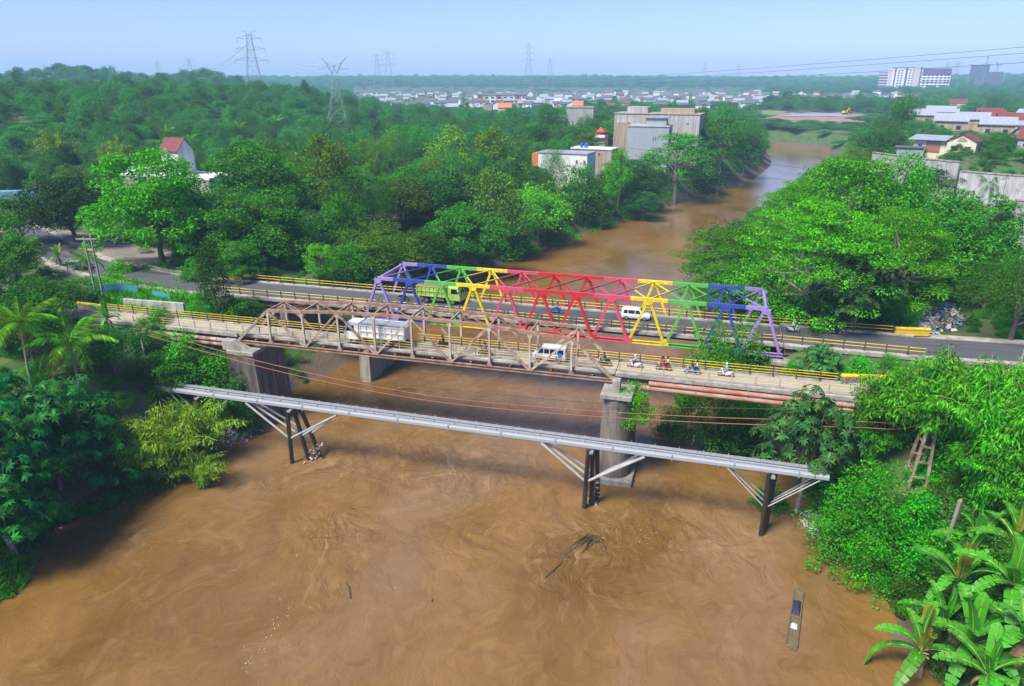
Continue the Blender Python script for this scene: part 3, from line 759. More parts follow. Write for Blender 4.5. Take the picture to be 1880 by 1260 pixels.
# ------------------------------------------------------------------ vegetation
def leaf_mat(name, trans=.3, gloss=.45):
    m, nt, b, out = new_mat(name)
    oi = nt.nodes.new('ShaderNodeObjectInfo'); ge = nt.nodes.new('ShaderNodeNewGeometry')
    hs = nt.nodes.new('ShaderNodeHueSaturation')
    mr = nt.nodes.new('ShaderNodeMapRange'); nt.links.new(ge.outputs['Random Per Island'], mr.inputs[0]); mr.inputs[3].default_value = .58; mr.inputs[4].default_value = 1.38
    mo = nt.nodes.new('ShaderNodeMapRange'); nt.links.new(oi.outputs['Random'], mo.inputs[0]); mo.inputs[3].default_value = .62; mo.inputs[4].default_value = 1.36
    mm = nt.nodes.new('ShaderNodeMath'); mm.operation = 'MULTIPLY'; nt.links.new(mr.outputs[0], mm.inputs[0]); nt.links.new(mo.outputs[0], mm.inputs[1])
    mv = nt.nodes.new('ShaderNodeMapRange'); nt.links.new(noise(nt, pos(nt), .75, 2, .5), mv.inputs[0]); mv.inputs[1].default_value = .3; mv.inputs[2].default_value = .7; mv.inputs[3].default_value = .62; mv.inputs[4].default_value = 1.36
    m2 = nt.nodes.new('ShaderNodeMath'); m2.operation = 'MULTIPLY'; nt.links.new(mm.outputs[0], m2.inputs[0]); nt.links.new(mv.outputs[0], m2.inputs[1])
    nt.links.new(m2.outputs[0], hs.inputs['Value'])
    mh = nt.nodes.new('ShaderNodeMapRange'); nt.links.new(oi.outputs['Random'], mh.inputs[0]); mh.inputs[3].default_value = .485; mh.inputs[4].default_value = .512
    nt.links.new(mh.outputs[0], hs.inputs['Hue'])
    fl = noise(nt, pos(nt), .55, 3, .5)
    c = mix(nt, ramp(nt, fl, ((.45, 0), (.7, .45))), oi.outputs['Color'], (.13,.24,.012))
    nt.links.new(c, hs.inputs['Color'])
    nt.links.new(hs.outputs[0], b.inputs['Base Color'])
    b.inputs['Roughness'].default_value = gloss; b.inputs['Specular IOR Level'].default_value = .06
    tr = nt.nodes.new('ShaderNodeBsdfTranslucent'); nt.links.new(hs.outputs[0], tr.inputs[0])
    mx = nt.nodes.new('ShaderNodeMixShader'); mx.inputs[0].default_value = trans
    nt.links.new(b.outputs[0], mx.inputs[1]); nt.links.new(tr.outputs[0], mx.inputs[2]); nt.links.new(mx.outputs[0], out.inputs[0])
    MATS[name] = m; return m
leaf_mat('leaf')
TINT = {'bright': (0.078,0.375,0.004), 'bright2': (0.045,0.340,0.005), 'lime': (0.110,0.350,0.006), 'lime2': (0.070,0.430,0.002), 'mid': (0.046,0.240,0.010), 'mid2': (0.051,0.262,0.014),
        'dark': (0.024,0.130,0.014), 'dark2': (0.022,0.128,0.019), 'brown': (0.061,0.104,0.012), 'olive': (0.146,0.293,0.019), 'olive2': (0.104,0.220,0.019), 'teal': (0.014,0.185,0.040),
        'blue': (0.049,0.183,0.043), 'green_d': (0.012,0.195,0.024), 'bamboo': (0.073,0.354,0.009), 'bamboo_y': (0.230,0.470,0.015), 'palm': (0.130,0.380,0.014), 'grass': (0.034,0.244,0.007), 'forest': (0.055,0.245,0.036), 'banana': (0.049,0.354,0.010), 'dry': (0.268,0.159,0.043)}

def nrm(a): return a / np.maximum(np.linalg.norm(a, axis=-1, keepdims=True), 1e-9)
def leaves(P, AX, N, L, W):
    """diamond leaves: base P, long axis AX, facing N, sizes L and W (arrays)"""
    AX = nrm(AX); SD = nrm(np.cross(N, AX)); N2 = np.cross(AX, SD)
    L = np.asarray(L)[:, None]; W = np.asarray(W)[:, None]
    a = P; c = P + AX * L - N2 * L * .15; m_ = P + AX * L * .45
    V = np.stack([a, m_ + SD * W * .5 + N2 * W * .12, c, m_ - SD * W * .5 + N2 * W * .12], 1).reshape(-1, 3)
    F = np.arange(len(V)).reshape(-1, 4)
    return V, F
def crown_centres(rs, shape, n, zb):
    k = np.arange(n)
    if shape == 'round' or shape == 'tall':
        d = nrm(rs.normal(size=(n * 3, 3))); d = d[d[:, 2] > -.55][:n]
        ph = rs.rand(4) * 6.28
        lob = 1 + .16 * np.sin(3 * np.arctan2(d[:, 1], d[:, 0]) + ph[0]) + .14 * np.sin(5 * d[:, 2] + ph[1]) + .10 * rs.normal(size=len(d))
        r = np.where(rs.rand(len(d)) < .78, .80 + .2 * rs.rand(len(d)), .25 + .5 * rs.rand(len(d))) * lob
        zc, hh = (1 + zb) / 2, (1 - zb) / 2
        c = np.stack([.42 * d[:, 0] * r, .42 * d[:, 1] * r, zc + hh * .88 * d[:, 2] * r], 1)
        if shape == 'tall':
            t = (c[:, 2] - zb) / (1 - zb); f = np.interp(t, [0, .25, .6, 1], [.75, 1.05, .85, .42]); c[:, 0] *= f; c[:, 1] *= f
    elif shape == 'layer':
        a = rs.rand(n) * 6.283; r = np.sqrt(rs.rand(n)); lv = rs.randint(0, 4, n)
        R_ = .44 * r * (1 + .14 * np.sin(3 * a + rs.rand() * 6))
        z = 1 - .10 - (1 - zb) * (.42 * r ** 2.2 + .15 * lv * (.35 + .65 * r)) + .025 * rs.normal(size=n)
        c = np.stack([R_ * np.cos(a), R_ * np.sin(a), z], 1)
    elif shape == 'open':
        a = rs.rand(n) * 6.283; r = .55 + .45 * rs.rand(n); z = zb + (1 - zb) * rs.rand(n) ** .8 * .92
        f = np.interp(z, [zb, zb + .4 * (1 - zb), 1], [.6, 1, .45])
        c = np.stack([.42 * r * f * np.cos(a), .42 * r * f * np.sin(a), z], 1)
    elif shape == 'bush':
        d = nrm(rs.normal(size=(n, 3))); d[:, 2] = np.abs(d[:, 2]); r = np.where(rs.rand(n) < .8, .8 + .2 * rs.rand(n), .3 + .5 * rs.rand(n)) * (1 + .15 * rs.normal(size=n))
        c = np.stack([.41 * d[:, 0] * r, .41 * d[:, 1] * r, .06 + .80 * d[:, 2] * r], 1)
    elif shape == 'column':
        a = rs.rand(n) * 6.283; z = rs.rand(n) * .95; f = np.interp(z, [0, .2, .75, 1], [1.0, .8, .55, .2]) * (.6 + .4 * rs.rand(n))
        c = np.stack([.40 * f * np.cos(a), .40 * f * np.sin(a), z], 1)
    return c
def crown_mesh(name, seed, shape, n, per, cr, flat, leaf, asp=.55, zb=.3, up=.55, rosette=0, mat=None):
    rs = np.random.RandomState(seed); C = crown_centres(rs, shape, n, zb); n = len(C)
    size = cr * (.65 + .7 * rs.rand(n))
    if rosette:                                  # whorls of long drooping leaves
        per_r = max(2, per // rosette)
        cc = np.repeat(C, per_r, 0); ss = np.repeat(size, per_r)
        d = nrm(rs.normal(size=(len(cc), 3)) + [0, 0, .5]); d[:, 2] = np.where(d[:, 2] < -.2, -d[:, 2], d[:, 2])
        tip = cc + d * ss[:, None] * np.array([1, 1, flat]) * (.7 + .3 * rs.rand(len(cc), 1))
        P = np.repeat(tip, rosette, 0); D = np.repeat(nrm(d + [0, 0, .4]), rosette, 0)
        e1 = nrm(np.cross(D, [.3, .5, .81])); e2 = np.cross(D, e1)
        a = (np.tile(np.arange(rosette), len(tip)) * 6.283 / rosette + np.repeat(rs.rand(len(tip)) * 6.28, rosette))[:, None]
        AX = nrm(e1 * np.cos(a) + e2 * np.sin(a) + D * .12 + [0, 0, -.22]); N = nrm(D + .5 * np.array([0, 0, 1.]) + .15 * rs.normal(size=D.shape))
    else:
        cc = np.repeat(C, per, 0); ss = np.repeat(size, per)
        d = nrm(rs.normal(size=(len(cc), 3)) + [0, 0, .35])
        P = cc + d * ss[:, None] * np.array([1, 1, flat]) * (.55 + .45 * rs.rand(len(cc), 1) ** .5)
        AX = nrm(d * [1, 1, .4] + .55 * rs.normal(size=d.shape) + [0, 0, -.25]); N = nrm(d + [0, 0, up] + .35 * rs.normal(size=d.shape))
    L = leaf * (.7 + .6 * rs.rand(len(P)))
    V, F = leaves(P, AX, N, L, L * asp * (.8 + .4 * rs.rand(len(P))))
    return np_mesh(name, V, F, mat or MATS['leaf']), C
def trunk_mesh(name, seed, C, zb, r=.022, limbs=9, mat='bark', fork=.5, lean=.05):
    rs = np.random.RandomState(seed); b_ = MB()
    top = Vector((lean * rs.normal(), lean * rs.normal(), max(.35, zb + .35 * (1 - zb))))
    pts = [Vector((0, 0, -.03)), Vector((top.x * .2 + .01 * rs.normal(), top.y * .2, top.z * .35)), Vector((top.x * .6, top.y * .6 + .01 * rs.normal(), top.z * .7)), top]
    b_.path(pts, [r * 1.35, r, r * .8, r * .5], 7)
    idx = rs.permutation(len(C))[:limbs]
    for i in idx:
        c = Vector(C[i]); s = .35 + .6 * rs.rand(); a = pts[1].lerp(pts[2], s) if s < .6 else pts[2].lerp(pts[3], (s - .6) / .4)
        mid = a.lerp(c, .5) + Vector((0, 0, -.02 if fork else 0)); mid += Vector(rs.normal(size=3) * .012)
        b_.path([a, mid, c], [r * .45, r * .28, r * .10], 5, caps=False)
    return b_.mesh(name, MATS[mat], smooth=True)
SPEC = {}
def species(key, shape, seeds, n, per, cr, flat, leaf, asp=.55, zb=.3, up=.55, rosette=0, limbs=9, r=.022, bark='bark'):
    SPEC[key] = []
    for s in seeds:
        cm, C = crown_mesh('crown', s, shape, n, per, cr, flat, leaf, asp, zb, up, rosette)
        SPEC[key].append((trunk_mesh('trunk', s, C, zb, r, limbs, bark), cm))
species('round', 'round', (1, 2, 3), 100, 85, .135, .75, .033, zb=.08)
species('full', 'round', (15, 16, 17), 210, 125, .092, .55, .0245, zb=.04, limbs=16)
species('big', 'round', (11, 12), 180, 120, .098, .62, .020, zb=.08, limbs=16)
species('big2', 'bush', (13, 14), 150, 120, .10, .75, .022, zb=.1)
species('tall', 'tall', (21, 22, 23), 90, 80, .105, .85, .030, zb=.15, limbs=12, bark='bark_pale')
species('layer', 'layer', (31, 32), 90, 95, .115, .28, .026, zb=.35, up=1.2, limbs=16, bark='bark_pale')
species('layer2', 'layer', (33, 34, 35), 130, 185, .098, .24, .0165, zb=.18, up=1.2, limbs=22, bark='bark_pale')
species('open', 'open', (41, 42), 55, 70, .115, .5, .030, zb=.28, limbs=14)
species('bush', 'bush', (51, 52, 53), 70, 75, .14, .8, .042, zb=.1)
species('column', 'column', (61,), 90, 70, .13, 1.0, .034, zb=.1)
species('fine', 'round', (71, 72), 110, 110, .11, 1.0, .026, .22, zb=.08, up=.2)
species('palm_leaf', 'round', (81, 82), 70, 56, .13, .6, .060, .36, zb=.22, rosette=7, limbs=14, bark='bark_pale')
species('palm_leaf2', 'layer', (83, 84), 85, 63, .12, .34, .050, .40, zb=.12, rosette=7, limbs=14)
TREES = [
    (-50.2, 15.5, 10.9, 23.1, 20.7, 'full', 'bright', 'tall bright green tree hiding the house with the narrow tower'),
    (-81.6, 25.9, 10.9, 18.8, 15.5, 'full', 'dark', 'dark rounded mango tree beside the blue gate'),
    (-31.4, 20.2, 10.6, 18.1, 13.9, 'full', 'mid', 'dark open crowned tree in front of the pale lane'),
    (-22.2, -5.7, 10.4, 7.2, 11.1, 'column', 'dark', 'vine wrapped tree between the two bridge roads'),
    (-50.8, 47.6, 11.1, 21.5, 19.6, 'full', 'mid', 'round green tree just behind the open crowned tree'),
    (-40.0, 60.1, 10.7, 19.9, 21.1, 'tall', 'olive', 'tall tree with yellowish shoots below the big pylon'),
    (-46.6, 56.1, 11.0, 14.5, 14.5, 'round', 'mid2', 'middle green tree squeezed between two taller ones by the lane'),
    (-20.8, 60.0, 10.4, 16.1, 13.2, 'round', 'brown', 'dark brownish green tree behind the bright riverside bushes'),
    (-28.9, 48.9, 10.2, 12.3, 13.0, 'round', 'dark', 'dark tree at the side of the thin lamp pole'),
    (-14.0, 31.6, 7.6, 19.1, 11.2, 'big2', 'lime', 'broad light green tree beside the purple end of the rainbow bridge'),
    (-10.6, 45.5, 4.8, 14.2, 9.7, 'round', 'mid', 'leafy green tree behind the blue part of the rainbow bridge'),
    (-5.5, 60.2, 1.5, 19.3, 16.9, 'full', 'mid2', 'tall leafy green tree at the waterside behind the green braces'),
    (-3.9, 78.0, 1.5, 17.6, 22.0, 'tall', 'olive2', 'slim tree with brownish tips standing by the upstream bank'),
    (3.3, 97.3, 0.3, 16.8, 17.8, 'round', 'lime', 'light green bushy tree at the upstream water edge'),
    (-0.7, 84.6, 0.2, 14.5, 9.8, 'bush', 'mid', 'low bush overhanging the brown water upstream'),
    (-31.1, 120.7, 10.6, 19.9, 19.3, 'tall', 'olive', 'tall yellowish tree in the teak row, the one nearest the dark wood'),
    (-18.5, 125.1, 10.9, 18.2, 19.5, 'tall', 'olive', 'tall yellowish tree in the teak row, the one nearest the white building'),
    (8.8, 126.8, 3.6, 15.8, 15.2, 'round', 'mid2', 'rounded tree in front of the white flat roofed building'),
    (5.2, 104.3, 0.8, 12.6, 8.4, 'bush', 'lime', 'bright bush on the grassy strip of the upstream bank'),
    (18.6, 145.3, 1.5, 13.2, 21.4, 'tall', 'bright', 'narrow bright green tree near the grey building'),
    (25.7, 160.9, 1.0, 15.4, 15.6, 'round', 'dark', 'dark tree under the grey block by the water'),
    (35.2, 184.0, 0.2, 25.9, 27.8, 'layer', 'mid2', 'spreading tree in front of the concrete block on the bend'),
    (51.0, 234.4, 1.8, 27.4, 29.3, 'layer', 'mid', 'umbrella shaped tree at the river bend'),
    (61.2, 261.1, 1.4, 16.8, 23.0, 'round', 'dark2', 'dark tree leaning over the inside of the river bend'),
    (44.8, 211.7, 0.9, 20.2, 13.3, 'bush', 'dark2', 'dark bushy thicket at the bank below the umbrella tree'),
    (12.9, 128.4, 1.1, 12.1, 11.1, 'bush', 'lime', 'bright creeper covered bush below the white building'),
    (-17.5, 17.1, 9.5, 6.9, 7.9, 'open', 'lime', 'thin pale stemmed shrub beside the road railing'),
    (-15.8, 24.0, 8.7, 8.3, 7.3, 'bush', 'mid', 'rounded shrub leaning over the yellow railing'),
    (-8.6, 50.1, 3.3, 14.6, 6.6, 'bush', 'mid2', 'dense shrub under the blue and green braces'),
    (-19.4, -4.4, 9.1, 7.6, 3.9, 'bush', 'mid', 'low green shrub between the road bridge and the rusty truss'),
    (-37.0, 8.2, 10.9, 6.7, 4.4, 'bush', 'mid', 'shrub at the kerb of the road bend'),
    (-53.7, 9.1, 10.9, 6.0, 3.1, 'bush', 'lime', 'small grassy shrub at the edge of the dusty yard'),
    (54.0, 40.8, 3.8, 22.1, 16.7, 'layer2', 'bright', 'bright flat topped tree leaning over the river beside the rainbow bridge'),
    (64.4, 13.9, 10.6, 22.5, 19.6, 'layer2', 'bright', 'largest bright flat topped tree on the bank behind the blue braces'),
    (75.1, 17.9, 10.3, 18.3, 19.1, 'layer2', 'bright', 'bright flat topped tree behind the bluish big leaved tree'),
    (75.7, 60.8, 10.6, 22.1, 21.2, 'layer', 'bright', 'bright spreading tree in front of the concrete retaining wall'),
    (84.7, 64.0, 10.4, 13.9, 19.3, 'round', 'bright2', 'rounded bright tree touching the retaining wall'),
    (87.3, 32.2, 10.9, 18.6, 16.5, 'full', 'mid2', 'dense green tree above the rubbish heap'),
    (69.8, 9.6, 10.9, 11.8, 11.3, 'palm_leaf', 'blue', 'bluish big leaved tree beside the parked motorbikes on the road bridge'),
    (90.0, 11.7, 10.9, 14.0, 13.3, 'fine', 'mid2', 'feathery green tree at the edge above the road'),
    (88.8, 29.1, 10.9, 9.5, 7.6, 'fine', 'dark', 'dark feathery tree behind the corrugated fence'),
    (104.4, 117.4, 10.5, 16.6, 12.9, 'layer', 'dark2', 'dark thin layered tree in front of the pale wall'),
    (77.2, 15.6, 10.6, 6.3, 6.2, 'bush', 'bright2', 'bright bush between the bluish tree and the rubbish heap'),
    (61.1, 16.6, 8.8, 10.0, 8.1, 'bush', 'mid', 'shaded bush beneath the flat topped trees'),
    (65.5, 10.1, 10.9, 8.5, 6.5, 'bush', 'dark2', 'dark bush at the foot of the bluish tree'),
    (64.5, -3.6, 7.9, 6.2, 5.7, 'palm_leaf', 'blue', 'big leaved bush between the bridges beside the concrete pier'),
    (68.7, -4.9, 8.6, 5.2, 4.5, 'bush', 'bright2', 'small bright bush between the bridges near the cobbled parapet'),
    (55.3, -8.5, -0.3, 9.0, 5.8, 'bush', 'mid2', 'dark bush on the bank below the pink pipes'),
    (47.3, -6.1, -0.3, 5.1, 4.7, 'bush', 'dark2', 'leaning bush at the water behind the round pier'),
    (66.9, -28.3, -0.3, 11.5, 12.3, 'big2', 'bright2', 'big glossy bush above the muddy landing'),
    (71.8, -28.3, 2.5, 7.3, 6.4, 'bush', 'bright2', 'glossy bush under the rusty ladder tower'),
    (65.6, -18.9, 0.0, 6.6, 5.9, 'bush', 'bright2', 'glossy shrub at the end of the pipe bridge'),
    (69.5, -32.5, -0.3, 4.0, 2.9, 'bush', 'mid', 'low shrub on the muddy landing'),
    (-16.0, -46.1, 0.7, 13.5, 17.5, 'palm_leaf2', 'teal', 'tall dark big leaved tree below the leaning coconut palm'),
    (-15.4, -38.7, 0.5, 11.9, 14.3, 'palm_leaf2', 'teal', 'dark big leaved tree behind the small bright shrub'),
    (-11.9, -51.3, 0.6, 10.0, 10.2, 'palm_leaf', 'green_d', 'big leaved tree at the grassy water edge'),
    (-14.1, -52.0, 2.8, 10.4, 15.0, 'palm_leaf2', 'teal', 'dark big leaved tree cut by the picture edge'),
    (-20.4, -36.6, 5.4, 9.5, 6.8, 'palm_leaf2', 'teal', 'dark tree between the two coconut palms'),
    (-14.1, -35.9, 0.5, 6.4, 6.9, 'open', 'bright2', 'small bright shrub on the shaded slope'),
    (-16.5, -21.7, 7.4, 8.0, 6.4, 'bush', 'bright2', 'bright bush hiding the old bridge girder'),
    (-12.5, -20.0, 3.6, 9.6, 7.9, 'bush', 'bright2', 'bright bush at the side of the tall pale pier'),
    (-15.9, -24.7, 6.4, 6.4, 5.6, 'bush', 'mid', 'bush under the suspension cables near the vine tower'),
    (-10.1, -19.0, 1.7, 4.5, 4.8, 'bush', 'lime', 'yellowish bush in front of the tall pale pier'),
    (-32.6, -28.6, 10.5, 10.5, 9.5, 'round', 'dark', 'dark tree behind the leaning coconut palm'),
    (-38.3, -20.6, 11.8, 9.9, 7.5, 'round', 'mid', 'green tree by the electric pole at the road'),
    (-40.9, -26.9, 10.6, 8.7, 11.2, 'round', 'dark', 'dark tree at the picture edge below the road'),
    (-66.8, -1.2, 10.7, 10.5, 9.3, 'round', 'mid2', 'green tree before the blue gate at the picture edge'),
    (-20.3, -27.9, 9.5, 7.5, 7.0, 'round', 'dark', 'dark tree behind the second coconut palm'),
    (-42.1, -11.3, 11.8, 6.7, 5.0, 'bush', 'mid', 'shrub beside the twin pole'),
    (61.6, -21.0, 0.6, 10.5, 13.6, 'palm_leaf', 'blue', 'big leaved tree growing up past the old bridge railing'),
    (53.0, -6.4, 1.0, 14.0, 15.8, 'big2', 'lime2', 'bright rounded bush between the two bridges'),
    (64.4, 56.8, 10.7, 16.5, 16.0, 'layer2', 'bright', 'bright flat topped tree at the water edge farther upstream'),
    (73.3, 76.6, 10.5, 18.3, 17.7, 'layer2', 'bright2', 'bright flat topped tree upstream between the retaining wall and the water'),
    (79.5, 27.2, 10.7, 13.0, 13.3, 'big', 'bright2', 'leafy bright tree between the flat topped trees and the dense green one'),
    (89.9, 23.6, 10.9, 9.8, 8.7, 'fine', 'mid2', 'feathery green tree above the corrugated fence'),
    (58.7, -20.3, -0.3, 4.2, 3.1, 'bush', 'mid2', 'low dark shrub at the water beneath the pipe bridge end'),
    (69.5, -29.5, 0.3, 6.2, 4.7, 'bush', 'bright2', 'glossy bush at the waterside between the big bush and the stump'),
    (73.5, -34.3, 1.9, 6.2, 4.3, 'bush', 'mid', 'green bush behind the banana plants'),
    (75.6, -36.9, 5.5, 5.8, 5.3, 'bush', 'mid2', 'green bush under the low bamboo at the picture edge'),
    (-17.6, -41.0, 1.3, 9.1, 8.3, 'palm_leaf', 'green_d', 'big leaved tree in the middle of the shaded slope'),
    (-23.8, -16.7, 11.8, 5.3, 3.2, 'bush', 'mid', 'green bush beside the palm end of the old bridge'),
    (-12.4, -34.7, 0.7, 5.8, 6.9, 'bush', 'mid', 'shaded green bush behind the yellow green bamboo'),
    (74.2, -22.8, 6.5, 5.0, 4.2, 'bush', 'bright2', 'green bush right behind the rusty ladder tower'),
    (75.6, -26.6, 6.0, 5.0, 4.0, 'bush', 'mid2', 'green bush between the ladder tower and the bare palm stump'),
    (96, 19, 11, 9, 8, 'round', 'mid2', 'round green tree beside the road past the rubbish heap'),
    (93, 26, 11, 8, 9, 'fine', 'mid2', 'feathery tree right behind the rubbish heap'),
    (54.5, 31.0, 3.4, 14.4, 13.4, 'big', 'mid2', 'shaded leafy tree under the flat topped trees by the far railing'),
    (-91.0, 22.4, 10.9, 12.8, 11.2, 'round', 'mid', 'green tree in front of the blue gateway beam'),
    (-28.5, 8.7, 10.9, 8.5, 7.4, 'full', 'mid2', 'leafy green tree behind the vine wrapped tree'),
    (-7.7, -20.9, 0.0, 4.4, 6.5, 'bush', 'dark2', 'dark creeper at the foot of the tall pale pier'),
    (27.3, 147.0, -0.3, 12.8, 10.6, 'full', 'dark2', 'dark shrub hanging over the upstream bank by the bananas'),
]
_cnt = {}
def tree(x, y, z, w, h, sp, colr, label, group=None, name=None, rz=None, var=None):
    i = _cnt.get(sp, 0); _cnt[sp] = i + 1
    tm, cm = SPEC[sp][i % len(SPEC[sp]) if var is None else var]
    nm = name or ('bush' if sp in ('bush', 'big2') else 'tree')
    t = thing(nm, label, 'bush' if nm == 'bush' else 'tree', (x, y, z), HERO.uniform(0, 6.28) if rz is None else rz, group=group, scale=(w, w, h))
    mesh_obj('trunk', tm, t)
    c = mesh_obj('crown', cm, t)
    tc = TINT[colr]; k = HERO.uniform(.88, 1.12)
    c.color = (tc[0] * k, tc[1] * k, tc[2] * k, 1)
    return t
first = {}
for row in TREES:
    t = tree(*row, group='trees and bushes on the river banks')
    first.setdefault(row[5], t)
# ---- bamboo
def bamboo_meshes(seed, nc=34, spread=.16, arch=.36, per=260, leaf=.034):
    rs = np.random.RandomState(seed); b_ = MB(); Ps, Ax, Nn = [], [], []
    for k in range(nc):
        a = rs.rand() * 6.283; r0 = spread * .5 * math.sqrt(rs.rand()); h = .65 + .35 * rs.rand(); lean = arch * (.25 + .75 * rs.rand())
        d = np.array([math.cos(a), math.sin(a), 0]); base = d * r0 * .6
        t = np.linspace(0, 1, 9)[:, None]
        pts = base + d * (lean * t ** 2.1) + np.array([0, 0, 1.]) * (h * (t - .22 * t ** 4 * (lean / .3)))
        b_.path([tuple(p) for p in pts], [.0055 * (1 - .75 * i / 8) for i in range(9)], 5, caps=False)
        s = .12 + .88 * rs.rand(per) ** .75; i0 = np.minimum((s * 8).astype(int), 7); f = (s * 8 - i0)[:, None]
        q = pts[i0] * (1 - f) + pts[i0 + 1] * f
        o = nrm(rs.normal(size=(per, 3)) * [1, 1, .55]); rad = (.02 + .085 * rs.rand(per) * (1.15 - .6 * s))[:, None]
        Ps.append(q + o * rad + [0, 0, -.015]); Ax.append(nrm(o * [1, 1, .3] + .35 * rs.normal(size=(per, 3)) + [0, 0, -.75])); Nn.append(nrm(o + [0, 0, 1.0] + .4 * rs.normal(size=(per, 3))))
    P, A, N = map(np.concatenate, (Ps, Ax, Nn)); L = leaf * (.7 + .7 * rs.rand(len(P)))
    V, F = leaves(P, A, N, L, L * .27)
    return b_.mesh('culms', MATS['culm']), np_mesh('foliage', V, F, MATS['leaf'])
BAM = [bamboo_meshes(101, 42, .18, .38, 300, .036), bamboo_meshes(102, 40, .2, .44, 300, .036), bamboo_meshes(103, 34, .14, .5, 380, .042), bamboo_meshes(104, 20, .12, .55, 260, .040)]
def bamboo(x, y, w, h, colr, label, var, sink=.2, rz=None):
    t = thing('bamboo_clump', label, 'bamboo', (x, y, max(0, hz(x, y)) - sink), HERO.uniform(0, 6.28) if rz is None else rz, 'bamboo clumps', (w, w, h))
    mesh_obj('culms', BAM[var][0], t); c = mesh_obj('foliage', BAM[var][1], t); c.color = TINT[colr] + (1,)
bamboo(-8.3, -33.9, 13.9, 11.8, 'bamboo_y', 'yellow green bamboo clump drooping over the water below the pipe bridge', 3)
bamboo(-9.2, -27.5, 11.7, 9.4, 'bamboo_y', 'feathery bamboo spray in front of the pipe bridge end', 3)
bamboo(-4.5, -34.2, 6.0, 5.6, 'bamboo_y', 'small yellowish bamboo tuft trailing into the water', 3)
bamboo(69.6, -18.5, 12.1, 10.3, 'bamboo', 'bamboo clump in front of the cobbled parapet', 0)
bamboo(73.4, -21.1, 14.2, 12.6, 'bamboo', 'tallest bamboo clump behind the rusty ladder tower', 1)
bamboo(76.2, -27.9, 13.9, 15.4, 'bamboo', 'wide bamboo clump above the banana plants', 0)
bamboo(79.3, -29.6, 12.4, 15.2, 'bamboo', 'bamboo clump cut by the picture edge beside the road', 1)
bamboo(76.0, -28.1, 10.0, 9.8, 'bamboo', 'lower bamboo clump beside the bare palm stump', 1)
bamboo(78.0, -31.3, 9.5, 9.8, 'bamboo', 'low bamboo clump directly over the bananas at the picture edge', 0)
bamboo(71.3, -18.8, 13.0, 9.8, 'bamboo', 'tall bamboo clump arching over the old bridge road', 1)
bamboo(76.2, -21.4, 13.9, 11.5, 'bamboo', 'bamboo clump behind the tower whose tips reach the main road', 0)
bamboo(81.0, -21.5, 13.7, 11.3, 'bamboo', 'bamboo clump beside the main road at the picture edge', 1)
bamboo(68.6, -18.2, 8.8, 7.1, 'bamboo', 'bamboo clump between the big leaved tree and the rusty tower', 0)
bamboo(77.4, -28.2, 11.3, 9.7, 'bamboo', 'bamboo clump filling the slope above the bananas', 1)
bamboo(74.1, -21.9, 11.9, 9.2, 'bamboo', 'dense bamboo clump just behind the rusty ladder tower', 0)
bamboo(-10.7, -34.2, 8.4, 8.2, 'bamboo_y', 'low yellow green bamboo tuft on the shaded bank edge', 2)
bamboo(-160.3, 98.4, 16.4, 20.5, 'bamboo_y', 'thin bamboo with bare canes on the hillside, nearest the picture edge', 1)
bamboo(-127.3, 87.9, 13.5, 19.0, 'bamboo_y', 'thin bamboo with bare canes on the hillside near the tower house', 0)

# ---- coconut palms
def frond_mesh(seed, L=4.3, n=30, droop=1.0, ragged=.1):
    rs = np.random.RandomState(seed); t = np.linspace(0, 1, 10)
    X = L * (t - .10 * t ** 3 * droop); Z = L * (.30 * t - .62 * droop * t ** 2.3)
    b_ = MB(); b_.path([(x, 0, z) for x, z in zip(X, Z)], list(.05 * (1 - .8 * t)), 4, caps=False)
    s = np.linspace(.10, .99, n); px = np.interp(s, t, X); pz = np.interp(s, t, Z)
    ll = .95 * np.sin(np.pi * (s * .86 + .12)) ** .6 + .12
    for sd in (-1, 1):
        for i in range(n):
            if rs.rand() < ragged: continue
            l = ll[i] * (.85 + .3 * rs.rand()); a = Vector((px[i], 0, pz[i])); d = Vector((.62, sd * .9, -.42 - .35 * s[i] + .12 * rs.normal())).normalized()
            w = Vector((1, 0, .15)) * .055; tip = a + d * l + Vector((0, 0, -.22 * l)); mid = a + d * l * .5
            b_.add([a - w * .6, a + w * .6, mid + w, tip, mid - w], [(0, 1, 2, 3, 4)])
    return b_
FR = []
for i, (dr, rg) in enumerate(((.55, .03), (.9, .06), (1.35, .12))):
    FR.append(frond_mesh(200 + i, droop=dr, ragged=rg).mesh('frond', MATS['leaf']))
coco = MB(); coco.v, coco.f = [], []
_icos = [(0,0,1)] + [(math.cos(a)*.9, math.sin(a)*.9, .45) for a in [k*1.2566 for k in range(5)]] + [(math.cos(a)*.9, math.sin(a)*.9, -.45) for a in [k*1.2566+.628 for k in range(5)]] + [(0,0,-1)]
coco.add([(x*.14, y*.14, z*.17) for x, y, z in _icos], [(0,1+k,1+(k+1)%5) for k in range(5)] + [(1+k,6+k,1+(k+1)%5) for k in range(5)] + [(6+k,6+(k+1)%5,1+(k+1)%5) for k in range(5)] + [(11,6+(k+1)%5,6+k) for k in range(5)])
COCO = coco.mesh('coconut', M('coconut_husk', (.25,.20,.05), .6), True)
